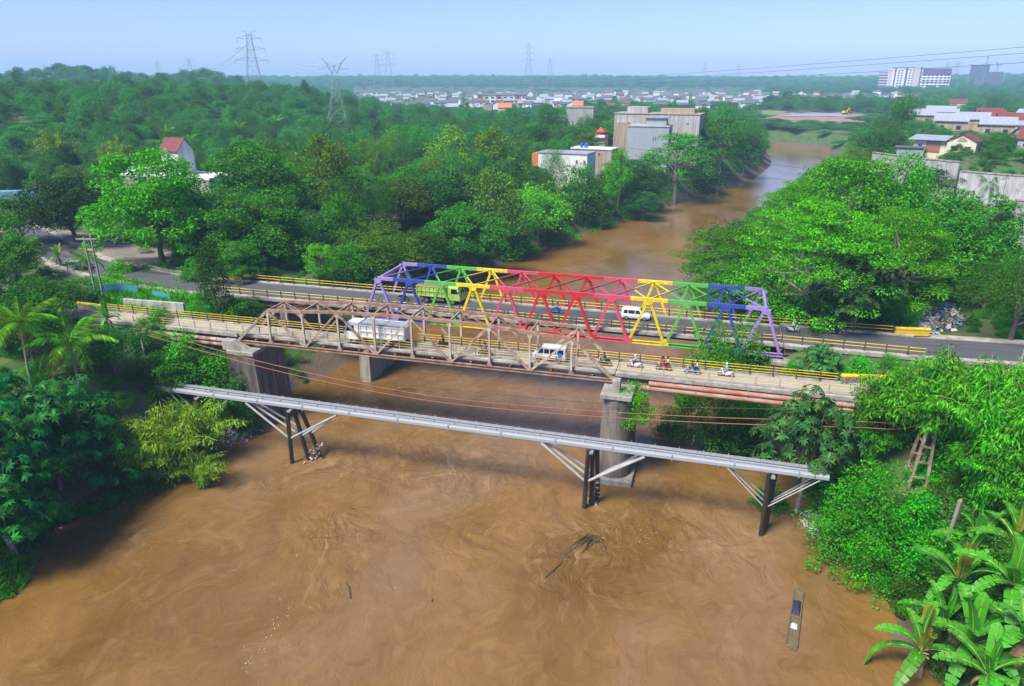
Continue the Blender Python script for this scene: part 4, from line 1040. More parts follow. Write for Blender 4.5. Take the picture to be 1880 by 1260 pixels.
def palm(x, y, z, h, label, lean=(0, 0), nf=18, size=1.0, colr='palm', nuts=5, seed=1):
    rs = random.Random(seed)
    t = thing('coconut_palm', label, 'palm', (x, y, z), 0, 'coconut palms')
    pts = [Vector((lean[0] * s ** 1.7, lean[1] * s ** 1.7, h * s)) for s in (0, .15, .35, .55, .75, .9, 1)]
    MB().path(pts, [.24, .17, .15, .14, .13, .12, .13], 8).build('trunk', MATS['bark_pale'], t, smooth=True)
    top = pts[-1]
    for k in range(nf):
        a = k * 2.399 + rs.uniform(-.2, .2); s = k / nf
        el = R(62 - 95 * s + rs.uniform(-8, 8)); v = 0 if s < .3 else (1 if s < .7 else 2)
        f = mesh_obj('frond', FR[v], t, loc=top + Vector((0, 0, .15 - .1 * s)), rot=(rs.uniform(-.25, .25), -el * .75, a), scale=(size * rs.uniform(.85, 1.1),) * 3)
        tc = TINT[colr] if s < .86 else (.15, .15, .03); kk = rs.uniform(.8, 1.25); f.color = (tc[0]*kk, tc[1]*kk, tc[2]*kk, 1)
    for k in range(nuts):
        a = k * 6.28 / max(nuts, 1); mesh_obj('coconut', COCO, t, loc=top + Vector((.22 * math.cos(a), .22 * math.sin(a), -.2 - .08 * (k % 2))))
    return t
palm(-25.0, -35.5, 10.0, 8.7, 'leaning coconut palm with a pale trunk above the dark trees', (0.6, 0.2), 19, 1.00, 'palm', 6, 1)
palm(-20.5, -33.2, 9.6, 6.4, 'darker coconut palm with long drooping fronds beside the vine tower', (0.1, 0.0), 16, 1.15, 'palm', 4, 2)
palm(-66.1, -0.8, 10.7, 5.8, 'coconut palm beside the road and the electric pole', (0.5, 0.1), 16, 1.00, 'palm', 4, 3)
palm(-46.4, -4.4, 10.9, 6.3, 'small coconut palm next to the twin concrete pole', (-0.3, -0.1), 14, 0.70, 'palm', 3, 4)
palm(-150.9, 211.3, 15.9, 9.7, 'coconut palm on the hillside, the one nearest the pylon', (-0.5, -0.1), 16, 0.95, 'palm', 0, 5)
palm(-153.3, 185.3, 16.1, 8.6, 'coconut palm on the hillside, second from the pylon', (-0.5, -0.1), 16, 0.90, 'palm', 0, 6)
palm(-148.4, 146.5, 15.3, 7.0, 'coconut palm directly beside the narrow tower house', (0.0, 0.0), 16, 0.90, 'palm', 0, 7)
palm(-160.8, 149.5, 16.8, 8.1, 'coconut palm rising behind the narrow tower house', (0.0, 0.0), 15, 0.90, 'palm', 0, 8)
palm(121.3, 129.5, 12.2, 5.6, 'coconut palm in front of the retaining wall', (0.3, 0.1), 16, 1.00, 'palm', 2, 9)
palm(126.0, 271.2, 10.7, 9.2, 'small palm near the shed above the retaining wall', (0.0, 0.0), 12, 0.70, 'palm', 0, 10)

# ---- banana plants
m, nt, b, out = new_mat('banana_leaf')
oi = nt.nodes.new('ShaderNodeObjectInfo')
c1 = mix(nt, ramp(nt, noise(nt, pos(nt), 1.3, 3), ((.35, 0), (.7, .6))), oi.outputs['Color'], (.10,.24,.02))
nt.links.new(c1, b.inputs['Base Color']); b.inputs['Roughness'].default_value = .5
tr = nt.nodes.new('ShaderNodeBsdfTranslucent'); nt.links.new(c1, tr.inputs[0]); mx = nt.nodes.new('ShaderNodeMixShader'); mx.inputs[0].default_value = .28
nt.links.new(b.outputs[0], mx.inputs[1]); nt.links.new(tr.outputs[0], mx.inputs[2]); nt.links.new(mx.outputs[0], out.inputs[0])
MATS['banana_leaf'] = m
M('midrib', (.30,.42,.10), .5, var=.1); M('banana_stem', (.16,.20,.07), .6, var=.35, scale=2, stain=(.10,.06,.03), sstr=.8); M('dry_leaf', (.30,.19,.09), .9, var=.3, scale=3)
def banana_leaf_mesh(seed, L=2.5, W=.56, arch=.9, tears=5):
    rs = random.Random(seed); n = 11; b_ = MB()
    tear = set(rs.sample(range(2, n), tears)) if tears else set()
    def mid(t): return Vector((L * (t - .12 * arch * t ** 3), 0, L * (.34 * t - .62 * arch * t ** 2.4)))
    wid = lambda t: W * .5 * min(1, (t / .14) ** .7) * (1 - max(0, (t - .72) / .28) ** 2.2) ** .5 if t < 1 else .01
    for sd in (-1, 1):
        twist = 0
        for i in range(n):
            t0, t1 = i / n, (i + 1) / n
            if i in tear: twist = rs.uniform(-.16, .20)
            g = .25 / n if (i in tear) else 0
            a, c = mid(t0), mid(t1); u0, u1 = max(wid(t0 + 1e-3), .015), max(wid(t1 - 1e-3), .015)
            fold = .30 + twist
            e0 = mid(t0 + g) + Vector((.10 * u0, sd * u0 * math.cos(fold), u0 * math.sin(fold) * .55)); e1 = c + Vector((.10 * u1, sd * u1 * math.cos(fold), u1 * math.sin(fold) * .55))
            b_.cur = 0; b_.add([a, c, e1, e0], [(0, 1, 2, 3)])
    b_.cur = 1
    b_.path([(-.35, 0, -.28)] + [tuple(mid(t) + Vector((0, 0, .012))) for t in (0, .25, .5, .75, 1)], [.05, .036, .028, .02, .012, .006], 4, caps=False)
    return b_.mesh('leaf', [MATS['banana_leaf'], MATS['midrib']])
BL = [banana_leaf_mesh(1, arch=.25, tears=3), banana_leaf_mesh(2, arch=.7, tears=6), banana_leaf_mesh(3, arch=1.0, tears=8), banana_leaf_mesh(4, arch=1.35, tears=7)]
DRYL = banana_leaf_mesh(5, L=1.7, W=.34, arch=1.2, tears=7); DRYL.materials[0] = MATS['dry_leaf']; DRYL.materials[1] = MATS['dry_leaf']; DRYL.name = 'dry_leaf'
def banana(x, y, z, label, size=1.0, n=9, seed=1, h=2.3, group='banana plants in the corner by the river'):
    rs = random.Random(seed); t = thing('banana_plant', label, 'banana plant', (x, y, z), rs.uniform(0, 6.28), group)
    MB().path([(0, 0, -.2), (.03, .02, h * .5), (0, 0, h)], [.13 * size, .11 * size, .07 * size], 8).build('stem', MATS['banana_stem'], t, smooth=True)
    n += 3
    for k in range(n):
        s = k / (n - 1); a = k * 2.4 + rs.uniform(-.3, .3); el = R(80 - 78 * s + rs.uniform(-7, 7))
        v = 0 if s < .2 else (1 if s < .5 else (2 if s < .8 else 3))
        f = mesh_obj('leaf', BL[v], t, loc=(.05 * math.cos(a), .05 * math.sin(a), h - .1 - .12 * s), rot=(rs.uniform(-.3, .3), -el, a), scale=(size * rs.uniform(.85, 1.15),) * 3)
        tc = TINT['banana']; kk = rs.uniform(.75, 1.3); yl = rs.random() < .04
        f.color = ((.42, .26, .02, 1) if yl else (tc[0] * kk * rs.uniform(.8, 1.4), tc[1] * kk, tc[2] * kk, 1))
    for k in range(3):
        a = rs.uniform(0, 6.28)
        mesh_obj('dry_leaf', DRYL, t, loc=(.1 * math.cos(a), .1 * math.sin(a), h - .35), rot=(rs.uniform(-.4, .4), R(62), a), scale=(size,) * 3)
    return t
banana(74.8, -39.4, 3.9, 'tall banana plant with broad glossy leaves at the picture edge', 1.84, 10, 1, 4.1)
banana(72.1, -37.1, 2.3, 'banana plant with long leaves hanging over the water', 1.76, 10, 2, 3.5)
banana(76.5, -34.4, 5.1, 'banana plant below the bare palm stump', 1.68, 9, 3, 3.5)
banana(74.8, -31.7, 3.2, 'banana plant nearest the bare palm stump', 1.52, 8, 4, 3.0)
banana(68.7, -42.2, -0.1, 'banana plant leaning farthest out over the river', 1.60, 8, 5, 2.7)
banana(72.1, -41.9, 1.0, 'banana plant with yellowing leaves behind the leaning one', 1.68, 9, 6, 3.0)
banana(74.8, -43.0, 2.4, 'banana plant in the lower corner of the picture', 1.76, 10, 7, 3.5)
banana(76.6, -39.5, 5.9, 'banana plant half cut off by the picture edge', 1.10, 9, 8, 3.0)
banana(72.4, -44.7, 0.7, 'banana plant at the bottom edge of the picture', 1.60, 9, 9, 3.0)
banana(70.8, -39.3, 1.0, 'small banana plant at the waterside among larger ones', 1.36, 7, 10, 2.4)
banana(78.7, -32.4, 6.3, 'banana plant under the bamboo at the picture edge', 1.60, 9, 11, 3.5)
banana(28.2, 165.3, 0.5, 'banana plant on the upstream bank, the taller one', 1.20, 9, 12, 2.6)
banana(12.5, 127.9, 1.3, 'banana plant on the upstream bank, the one by the creeper covered bush', 1.10, 8, 13, 2.0)
banana(17.6, 143.7, 1.7, 'banana plant on the upstream bank, the one between the other two', 1.10, 8, 14, 2.2)
banana(-28.5, -20.0, 12.0, 'banana plant at the palm end of the old bridge railing', 1.00, 9, 15, 2.2)
banana(-68.2, 9.2, 11.1, 'banana plant beside the small striped roof', 1.00, 9, 16, 2.2)

# ---- vines over the cable tower
def leaf_cloud(name, pts_fn, n, leaf, asp, seed, colr, parent=None, mat=None):
    rs = np.random.RandomState(seed); P, D = pts_fn(rs, n)
    AX = nrm(D * .5 + .5 * rs.normal(size=P.shape) + [0, 0, -.5]); N = nrm(D + [0, 0, .5] + .35 * rs.normal(size=P.shape))
    L = leaf * (.7 + .6 * rs.rand(len(P))); V, F = leaves(P, AX, N, L, L * asp)
    o = mesh_obj(name, np_mesh(name, V, F, mat or MATS['leaf']), parent); o.color = TINT[colr] + (1,); return o
def vine_pts(rs, n):
    h = rs.rand(n) ** .9; a = rs.rand(n) * 6.283
    w = np.interp(h, [0, .5, .85, 1], [1.5, 1.25, 1.1, .9]); k = .75 + .25 * rs.rand(n) + .25 * np.sin(a * 3 + h * 9)
    D = np.stack([np.cos(a), np.sin(a), .2 + 0 * a], 1)
    return np.stack([w * k * np.cos(a) + .3 * h, 1.35 * w * k * np.sin(a) * (1 - .4 * h), h * 9.6], 1), D
v = thing('vine', 'green vines smothering the cable tower beside the coconut palms', 'vine', (-21.2, -22.2, 4.2))
leaf_cloud('foliage', vine_pts, 5200, .30, .6, 301, 'mid2', v)

# ---- grass along the water, one mass nobody could count
def tufts(name, label, centres, n, bl, seed, colr, lean=.5):
    rs = np.random.RandomState(seed); cs = np.array(centres); k = rs.randint(0, len(cs), n)
    r = np.sqrt(rs.rand(n)); a = rs.rand(n) * 6.283
    x = cs[k, 0] + cs[k, 2] * r * np.cos(a); y = cs[k, 1] + cs[k, 2] * r * np.sin(a) ; z = np.maximum(height(x, y), -.05)
    P = np.stack([x, y, z - .05], 1); d = rs.normal(size=(n, 3)) * [lean, lean, 0] + [.12, -.05, 1]; AX = nrm(d); N = nrm(np.cross(AX, rs.normal(size=(n, 3))))
    L = bl * (.5 + .8 * rs.rand(n)); V, F = leaves(P, AX, N, L, L * .12 + .02)
    o = mesh_obj(name, np_mesh(name, V, F, MATS['leaf'])); o.color = TINT[colr] + (1,)
    return tag(o, label, 'grass', kind='stuff')
tufts('grass', 'long green grass on the shaded bank at the water edge', [(-13.5,-41.5,1.6),(-12,-39.5,1.4),(-15,-43.5,1.5),(-11.2,-36.6,1.3),(-9.6,-34.6,1.5),(-12.6,-52,2.0),(-11,-54,2.2),(-14.5,-48.5,1.8),(-11.5,-56.5,1.8),(-16,-46,1.5),(-9.3,-33,1.4)], 9000, 1.0, 401, 'grass')
tufts('grass', 'fresh green grass on the plot between the two roads', [(-42,-1,4.5),(-36,-2,4),(-47,1,3.5),(-30,-3,4),(-40,-6,4),(-33,-7,3.5),(-52,3,3),(-27,-4.5,3),(-50,13.3,2.2)], 14000, .9, 402, 'lime2', .7)
tufts('grass', 'bright grass strip along the upstream bank', [(2 + k * 3.6, 92 + k * 11.5, 3.4) for k in range(17)] + [(68,28,2.5)], 12000, 1.0, 403, 'lime2', .7)
tufts('grass', 'rough grass on the muddy landing under the bananas', [(70.5,-33,1.3),(71,-30,1.5),(72.5,-31,1.8),(69.6,-35,1.0),(73,-36,1.8),(71.5,-41.5,1.6),(70.8,-38.6,1.2),(73.2,-43.5,2),(75,-38,2.2),(74.2,-24,2),(76,-26,2),(73.4,-27,1.6),(66,-15.5,2),(64.8,-19,1.5)], 11000, .8, 404, 'mid2', .7)

# ---- wood and undergrowth: masses, instanced on points
def scatter(name, label, cat, X, Y, Zs, W, H, idx, srcs, colr, seed):
    me = bpy.data.meshes.new(name); n = len(X)
    me.vertices.add(n); me.vertices.foreach_set('co', np.stack([X, Y, Zs], 1).astype(np.float32).ravel())
    rs = np.random.RandomState(seed)
    at = me.attributes.new('idx', 'INT', 'POINT'); at.data.foreach_set('value', idx.astype(np.int32))
    at = me.attributes.new('scl', 'FLOAT_VECTOR', 'POINT'); at.data.foreach_set('vector', np.stack([W, W, H], 1).astype(np.float32).ravel())
    rot = np.zeros((n, 3), np.float32); rot[:, 2] = rs.rand(n) * 6.283
    at = me.attributes.new('rot', 'FLOAT_VECTOR', 'POINT'); at.data.foreach_set('vector', rot.ravel())
    o = mesh_obj(name, me); o.color = TINT[colr] + (1,)
    g = bpy.data.node_groups.new(name + '_nodes', 'GeometryNodeTree')
    g.interface.new_socket('Geometry', in_out='INPUT', socket_type='NodeSocketGeometry'); g.interface.new_socket('Geometry', in_out='OUTPUT', socket_type='NodeSocketGeometry')
    gi, go = g.nodes.new('NodeGroupInput'), g.nodes.new('NodeGroupOutput')
    iop = g.nodes.new('GeometryNodeInstanceOnPoints'); jn = g.nodes.new('GeometryNodeJoinGeometry')
    for s in srcs:
        ob_ = g.nodes.new('GeometryNodeObjectInfo'); ob_.inputs['Object'].default_value = s; ob_.transform_space = 'ORIGINAL'
        gt = g.nodes.new('GeometryNodeGeometryToInstance'); g.links.new(ob_.outputs['Geometry'], gt.inputs[0]); g.links.new(gt.outputs[0], jn.inputs[0])
    def na(nm, ty):
        q = g.nodes.new('GeometryNodeInputNamedAttribute'); q.data_type = ty; q.inputs[0].default_value = nm; return q.outputs[0]
    g.links.new(gi.outputs[0], iop.inputs['Points']); g.links.new(jn.outputs[0], iop.inputs['Instance']); iop.inputs['Pick Instance'].default_value = True
    g.links.new(na('idx', 'INT'), iop.inputs['Instance Index']); g.links.new(na('rot', 'FLOAT_VECTOR'), iop.inputs['Rotation']); g.links.new(na('scl', 'FLOAT_VECTOR'), iop.inputs['Scale'])
    g.links.new(iop.outputs[0], go.inputs[0])
    md = o.modifiers.new('scatter', 'NODES'); md.node_group = g
    return tag(o, label, cat, kind='stuff')
def crown_of(t): return [c for c in t.children if c.name.startswith(('crown', 'foliage'))][0]
CAMP = np.array([49.637, -92.944])
def view_pts(rs, d0, d1, cell, margin=4):
    """jittered points on rings in front of the camera, spacing growing with distance"""
    X, Y = [], []; d = d0
    while d < d1:
        c = cell(d); n = int(R(78 + 2 * margin) * d / c) + 1
        a = R(-15.83) + (np.arange(n) + rs.rand(n)) * (R(78 + 2 * margin) / n) - R(39 + margin); q = d + c * (rs.rand(n) - .5)
        X.append(CAMP[0] + q * np.sin(a)); Y.append(CAMP[1] + q * np.cos(a)); d += c * .9
    return np.concatenate(X), np.concatenate(Y)
CLEAR = []          # (x, y, radius) kept free of trees
CLEAR += [(-79,54,15),(-116,46,7),(-62,7,3),(22,206,13),(23,230,14),(8,228,10),(38,228,9),(-27,322,9),(-40,317,7),(0,145,10),(6,168,9),(-2,236,5),(124,190,10),(112,187,6),(-258,944,42),(-39,61,3),(-42,58,9),(-44,66,9),(-36,70,7),(-40,45,5),(-41,52,6),(-34,80,5),(73.2,-29.6,1.2),(-134,238,5),(82,22,5),(85,25,4.5),(80,16,3.5),(170,264,10),(150,184,8),(158,210,8)]
CLEAR += [(-75,24,9),(-62,18,6),(-85,31,7),(60,690,45),(90,740,40),(60,760,40),(120,600,40),(140,660,40),(130,560,30),(155,700,30),(152,905,20),(-116,36,6),(-126,52,8)]
def free(x, y, pad=0.0):
    ok = np.ones(len(x), bool)
    for pts, rz_, hw in ROADS: ok &= _seg_d(x, y, pts) > hw + 1.0 + pad
    for cx, cy, r in CLEAR: ok &= np.hypot(x - cx, y - cy) > r + pad
    return ok
rs = np.random.RandomState(77)
# undergrowth on the near banks
X, Y = view_pts(rs, 46, 330, lambda d: 2.4 + d * .008, 14)
sd = river_sd(X, Y); ok = (sd > .8) & free(X, Y, .4) & ~((X > 66) & (X < 72) & (Y < -29) & (Y > -40)) & (np.abs(_seg_d(X, Y, [(-30,4.6),(0,4.6)])) > 5.2) & (np.abs(_seg_d(X, Y, [(60,4.6),(80,5.6)])) > 5.4) & (_seg_d(X, Y, [(-36,-15.7),(-8,-15.6)]) > 3.0) & (_seg_d(X, Y, [(40,-15.4),(72,-14.6)]) > 3.0)
ok &= ~((X > -56) & (X < -24) & (Y > -11) & (Y < 5)) & ~((X < -9) & (Y < -36) & (sd < 7))
X, Y, sd = X[ok], Y[ok], sd[ok]
W = 1.6 + 2.6 * rs.rand(len(X)) ** 1.5; W *= np.where(sd < 4, .75, 1.0); H = W * (.45 + .4 * rs.rand(len(X)))
scatter('undergrowth', 'dense green undergrowth covering both river banks', 'undergrowth', X, Y, height(X, Y) - .15, W, H, rs.randint(0, 2, len(X)), [crown_of(first['bush']), crown_of(first['open'])], 'mid2', 5)
_t = tree(43.2, -18.9, 7.4, 4.6, 5.2, 'bush', 'lime2', 'bright bush growing out of the side of the round nosed pier', 'trees and bushes on the river banks')
# ------------------------------------------------------------------ buildings
M('wall_white', (.70,.69,.65), .85, var=.06, scale=.4, stain=(.40,.38,.34), sstr=.5, sscale=(.5,.5,.06))
M('wall_cream', (.66,.58,.40), .85, var=.06, scale=.4, stain=(.40,.34,.24), sstr=.4, sscale=(.5,.5,.06))
M('wall_beige', (.40,.32,.23), .85, var=.15, scale=.4, stain=(.15,.12,.09), sstr=.7, sscale=(.9,.9,.05))
M('wall_yellow', (.72,.60,.22), .8, var=.06)
M('wall_pink', (.36,.29,.25), .85, var=.12, stain=(.3,.25,.22), sstr=.5)
M('roof_red', (.17,.035,.03), .8, var=.25, scale=1.2, stain=(.14,.05,.04), sstr=.5, sscale=(.5,.5,.5))
M('roof_orange', (.50,.16,.06), .8, var=.2, scale=1.2)
M('roof_grey', (.30,.33,.37), .6, var=.12, scale=.8, stain=(.18,.18,.19), sstr=.5, sscale=(.6,.6,.6))
M('roof_dark', (.10,.105,.12), .8, var=.2, scale=.6)
M('roof_blue', (.10,.22,.40), .5, var=.15)
M('window_dark', (.03,.04,.05), .2, var=.2)
M('teal_sheet', (.03,.36,.33), .6, var=.15, scale=.6, stain=(.2,.3,.28), sstr=.4)
M('cyan_sheet', (.06,.42,.48), .6, var=.15, scale=.5, stain=(.25,.36,.36), sstr=.5, sscale=(.6,.6,.2))
M('steel_grey', (.36,.37,.38), .5, metal=.4, var=.1)
M('purple_panel', (.12,.06,.15), .7, var=.1); M('apart_white', (.72,.71,.68), .8, var=.04); M('apart_beige', (.55,.47,.38), .8, var=.05)
M('red_soil', (.26,.13,.09), .95, var=.2, scale=.08, stain=(.30,.26,.22), sstr=.7, sscale=(.03,.03,1))
M('gravel_grey', (.26,.26,.27), .95, var=.2, scale=.06); M('field_green', (.13,.20,.05), .95, var=.25, scale=.05)
M('excavator_yellow', (.72,.42,.02), .5, var=.1); M('tank_blue', (.03,.13,.50), .4, var=.1); M('plastic_red', (.55,.03,.02), .5)

def win(par, name, x, y, z, w, h, d=.12, axis='y', sgn=-1, fm='white_paint'):
    """a window standing a little proud: frame with a dark pane as its sub-part"""
    if axis == 'y':
        f = MB()
        for s in (-1, 1): f.box((x + s * (w/2 - .05), y, z), (.10, d, h)); f.box((x, y, z + s * (h/2 - .05)), (w - .2, d, .10))
        f.box((x, y, z), (.07, d * .8, h - .2))
        o = f.build(name, MATS[fm], par); MB().box((x, y - sgn * d * .1, z), (w - .16, d * .5, h - .16)).build('pane', MATS['window_dark'], o)
    else:
        f = MB()
        for s in (-1, 1): f.box((x, y + s * (w/2 - .05), z), (d, .10, h)); f.box((x, y, z + s * (h/2 - .05)), (d, w - .2, .10))
        f.box((x, y, z), (d * .8, .07, h - .2))
        o = f.build(name, MATS[fm], par); MB().box((x - sgn * d * .1, y, z), (d * .5, w - .16, h - .16)).build('pane', MATS['window_dark'], o)
    return o
def roof_part(par, w, d, h, rise, mat, over=.5, axis='x', th=.16, y0=0, x0=0):
    """gable roof of two sloping slabs over a w x d block at height h"""
    for s in (-1, 1):
        if axis == 'x':
            p = [(s * (d/2 + over), h - rise * over / (d/2)), (0, h + rise), (0, h + rise + th), (s * (d/2 + over), h - rise * over / (d/2) + th)]
            MB().prism([(y0 + a, b_) for a, b_ in p], 'x', x0 - w/2 - over, x0 + w/2 + over).build('roof_slope', mat, par)
        else:
            p = [(s * (w/2 + over), h - rise * over / (w/2)), (0, h + rise), (0, h + rise + th), (s * (w/2 + over), h - rise * over / (w/2) + th)]
            MB().prism([(x0 + a, b_) for a, b_ in p], 'y', y0 - d/2 - over, y0 + d/2 + over).build('roof_slope', mat, par)
def gable_wall(par, w, d, h, rise, mat, axis='x', name='wall', y0=0, x0=0):
    if axis == 'x': poly = [(y0 - d/2, -1.5), (y0 + d/2, -1.5), (y0 + d/2, h), (y0, h + rise), (y0 - d/2, h)]; return MB().prism(poly, 'x', x0 - w/2, x0 + w/2).build(name, mat, par)
    poly = [(x0 - w/2, -1.5), (x0 + w/2, -1.5), (x0 + w/2, h), (x0, h + rise), (x0 - w/2, h)]; return MB().prism(poly, 'y', y0 - d/2, y0 + d/2).build(name, mat, par)
FACE = R(15.8)
def face_cam(x, y): return math.atan2(x - 49.6, y + 92.9) * -1

# house with the narrow tower
t = thing('tower_house', 'weathered house with a narrow red roofed tower behind the tall bright tree', 'house', (-79, 52, 10.4), R(-4))
MB().box((0, 5, 5.2), (27, 10, 13)).build('wall', MATS['wall_pink'], t); MB().box((0, 5, 11.9), (27.4, 10.4, .5)).build('parapet', MATS['wall_white'], t)
MB().box((-9, 3, 12.9), (6, 5, 1.6)).build('roof_room', MATS['wall_white'], t)
gable_wall(t, 5.4, 5.0, 18.0, 2.6, MATS['wall_white'], 'x', 'tower', 4, 1.2); roof_part(t, 5.2, 5.0, 18.0, 2.6, MATS['roof_red'], .35, 'x', .2, 4, 1.2)
win(t, 'window', 1.0, 1.45, 16.6, 1.3, 1.2)
for k in range(5): win(t, 'window', -10 + k * 5, -.06, 8, 1.4, 1.5)
for k in range(4): win(t, 'window', -8 + k * 5, -.06, 3.5, 1.4, 1.6)
# gateway by the road
t = thing('gateway', 'blue and grey gateway beam with an orange pillar across the side road', 'gate', (-116, 46, 11.2), R(30))
MB().cbox((2.8, 0, 4.2), (1.9, 1.9, 8.8), .1).build('pillar', MATS['concrete_grey'], t); MB().cbox((2.8, 0, 8.75), (2.1, 2.1, .5), .08).build('pillar_cap', MATS['roof_red'], t)
MB().box((2.8, -.97, 2.2), (1.7, .06, 4.2)).build('orange_panel', M('orange_paint', (.62,.16,.03), .6), t); MB().box((1.84, 0, 4.4), (.06, 1.5, 7.4)).build('blue_panel', M('blue_paint', (.03,.22,.50), .6), t)
MB().cbox((-3.2, 0, 6.2), (10, 1.4, 2.2), .08).build('beam', M('gate_blue', (.16,.34,.44), .6), t); MB().cbox((-9, 0, 3.4), (1.9, 1.9, 7), .1).build('pillar', MATS['concrete_grey'], t)
# striped stall roof
t = thing('stall', 'small roadside stall with a blue striped sheet roof', 'stall', (-62.2, 7.4, 11.2), R(20))
for sx in (-1, 1):
    for sy in (-1, 1): MB().box((sx * 1.2, sy * .9, 1.0), (.1, .1, 2.2)).build('post', MATS['post_dark'], t)
r_ = MB()
for k in range(12):
    MB().box((-1.43 + k * .26, 0, 2.15 + .02 * (k % 2)), (.24, 2.5, .06)).build('roof_sheet', M('stripe_blue', (.10,.16,.38), .5) if k % 2 else MATS['concrete_grey'], t)
MB().box((0, .5, .5), (2, .6, .9)).build('counter', MATS['bark_pale'], t)
# low curved kerb wall at the bend, retaining wall, blue sheet fence
def wall_line(name, label, cat, pts, w, h, mat, z=None, group=None):
    L = [Vector((p[0], p[1], hz(*p[:2]) if z is None else z)) for p in pts]
    t = thing(name, label, cat, tuple(L[0]), group=group)
    for i in range(len(L) - 1):
        a, c = L[i], L[i+1]; d = c - a
        MB().cbox((0, 0, h/2 - .3), (d.length - .03, w, h + .6), .03).build('panel', mat, t, loc=(a + c) / 2 - L[0] , rot=(0, 0, math.atan2(d.y, d.x)))
    return t
KP = [(-54.6,14.6),(-52.2,13.1),(-49.4,11.9),(-46.5,11.0),(-43.4,10.4),(-40.2,10.1),(-37,9.9)]
wall_line('kerb_wall', 'low curved beige kerb wall at the bend under the tall bright tree', 'wall', KP, .45, .8, MATS['wall_beige'])
wall_line('retaining_wall', 'mossy pale retaining wall below the grass plot', 'wall', [(-36,-9.2),(-32.5,-9.0),(-29,-8.8),(-25.5,-8.6)], .5, 2.4, MATS['concrete_pale'], z=10.6)
CF = [(-47.5,-4.8),(-46.4,-2.6),(-44.5,-1.6),(-42.3,-1.7),(-40.1,-2.0)]
def sheet_fence(label, pts, h, mat, group='blue sheet fences between the roads', n=7, name='sheet_fence'):
    L = [Vector((p[0], p[1], hz(p[0], p[1]))) for p in pts]; t = thing(name, label, 'fence', tuple(L[0]), group=group)
    for i in range(len(L) - 1):
        a, c = L[i], L[i+1]; d = c - a; l = d.length
        b_ = MB(); vs = []; k = 16
        for j in range(k + 1): vs += [(-l/2 + l*j/k, .05 * (1 if j % 2 else -1), -.2), (-l/2 + l*j/k, .05 * (1 if j % 2 else -1), h), ]
        vs2 = [(x, y + .02, z) for x, y, z in vs]
        o = len(vs); fs = []
        for j in range(k): fs += [(2*j, 2*j+2, 2*j+3, 2*j+1), (o+2*j, o+2*j+1, o+2*j+3, o+2*j+2), (2*j+1, 2*j+3, o+2*j+3, o+2*j+1)]
        b_.add(vs + vs2, fs).build('sheet', mat, t, loc=(a + c)/2 - L[0], rot=(0, 0, math.atan2(d.y, d.x)))
        MB().box((0, .12, h/2), (.1, .1, h + .2)).build('post', MATS['post_pale'], t, loc=a - L[0])
    return t
sheet_fence('cyan sheet fence around the grass plot beside the twin pole', CF, 1.5, MATS['cyan_sheet'])
sheet_fence('short cyan sheet fence in the middle of the grass plot', [(-36.6,-2.6),(-34.6,-3.0),(-32.6,-3.4)], 1.3, MATS['cyan_sheet'])
sheet_fence('rusty grey corrugated fence behind the rubbish heap', [(82.8,34),(84.9,32.4),(87.6,32.9),(90.3,33.4)], 3.0, M('sheet_rusty', (.34,.31,.27), .7, stain=(.20,.10,.06), sstr=.8, sscale=(1.4,1.4,.2)), None)
t = thing('tarpaulin', 'yellow tarpaulin hanging beside the corrugated fence', 'tarpaulin', (91.4, 31.8, 11.1))
MB().add([(-1.5,0,.5),(0,-.3,.35),(1.6,0,.6),(1.5,.5,2.1),(0,.3,1.9),(-1.4,.5,2.2)], [(0,1,4,5),(1,2,3,4)]).build('sheet', MATS['rail_yellow'], t); MB().box((-1.5, .5, .9), (.08,.08,2.6)).build('pole', MATS['post_pale'], t)

# concrete swallow houses and neighbours on the wooded bank
def block(name, label, cat, x, y, w, d, h, mat, rz=None, windows=(), cap=None, group=None, z=None, wm='concrete_grey', extra=None):
    t = thing(name, label, cat, (x, y, hz(x, y) if z is None else z), face_cam(x, y) if rz is None else rz, group)
    MB().box((0, d/2, h/2 - 1), (w, d, h + 2)).build('wall', mat, t)
    if cap: MB().box((0, d/2, h + .15), (w + .5, d + .5, .35)).build('parapet', cap, t)
    for (u, v, ww, hh) in windows: win(t, 'window', u, -.05, v, ww, hh, fm=wm)
    return t
t = block('concrete_building', 'smooth grey concrete building with a flat roofed stair room by the river bend', 'building', 22.3, 199, 16, 13, 16.0, MATS['concrete_grey'], R(-2), [(2.2,11.6,.5,1.6),(3.0,11.6,.5,1.6),(2.6,6.2,.9,1.3),(2.6,2.2,.9,1.3)], MATS['concrete_pale'])
MB().box((2.5, 6, 17.6), (8, 6, 3)).build('stair_room', MATS['concrete_grey'], t); MB().box((2.5, 6, 19.3), (9.4, 7.4, .35)).build('stair_roof', MATS['roof_grey'], t)
t = block('concrete_building', 'long stained beige concrete block behind the grey building', 'building', 23, 224, 36, 14, 19.5, MATS['concrete_pale'], R(-6), [(-12, 16, 1.2, .5), (-4, 16, 1.2, .5), (5, 16, 1.2, .5), (13, 16, 1.2, .5)], MATS['wall_beige'])
MB().box((-9, 7, 21), (9, 7, 2.4)).build('roof_room', MATS['concrete_pale'], t); MB().box((8, 7, 20.7), (14, 7, 2)).build('roof_room', MATS['wall_beige'], t)
MB().box((-14.6, -.6, 8), (6.5, 1.2, 16)).build('side_wing', MATS['wall_beige'], t)
block('concrete_building', 'streaked square concrete swallow house standing alone in the wood', 'building', -27, 316, 15, 12, 18.5, MATS['concrete_pale'], None, [(-4, 10, .6, 3), (-4, 4, .6, 2)], MATS['concrete'])
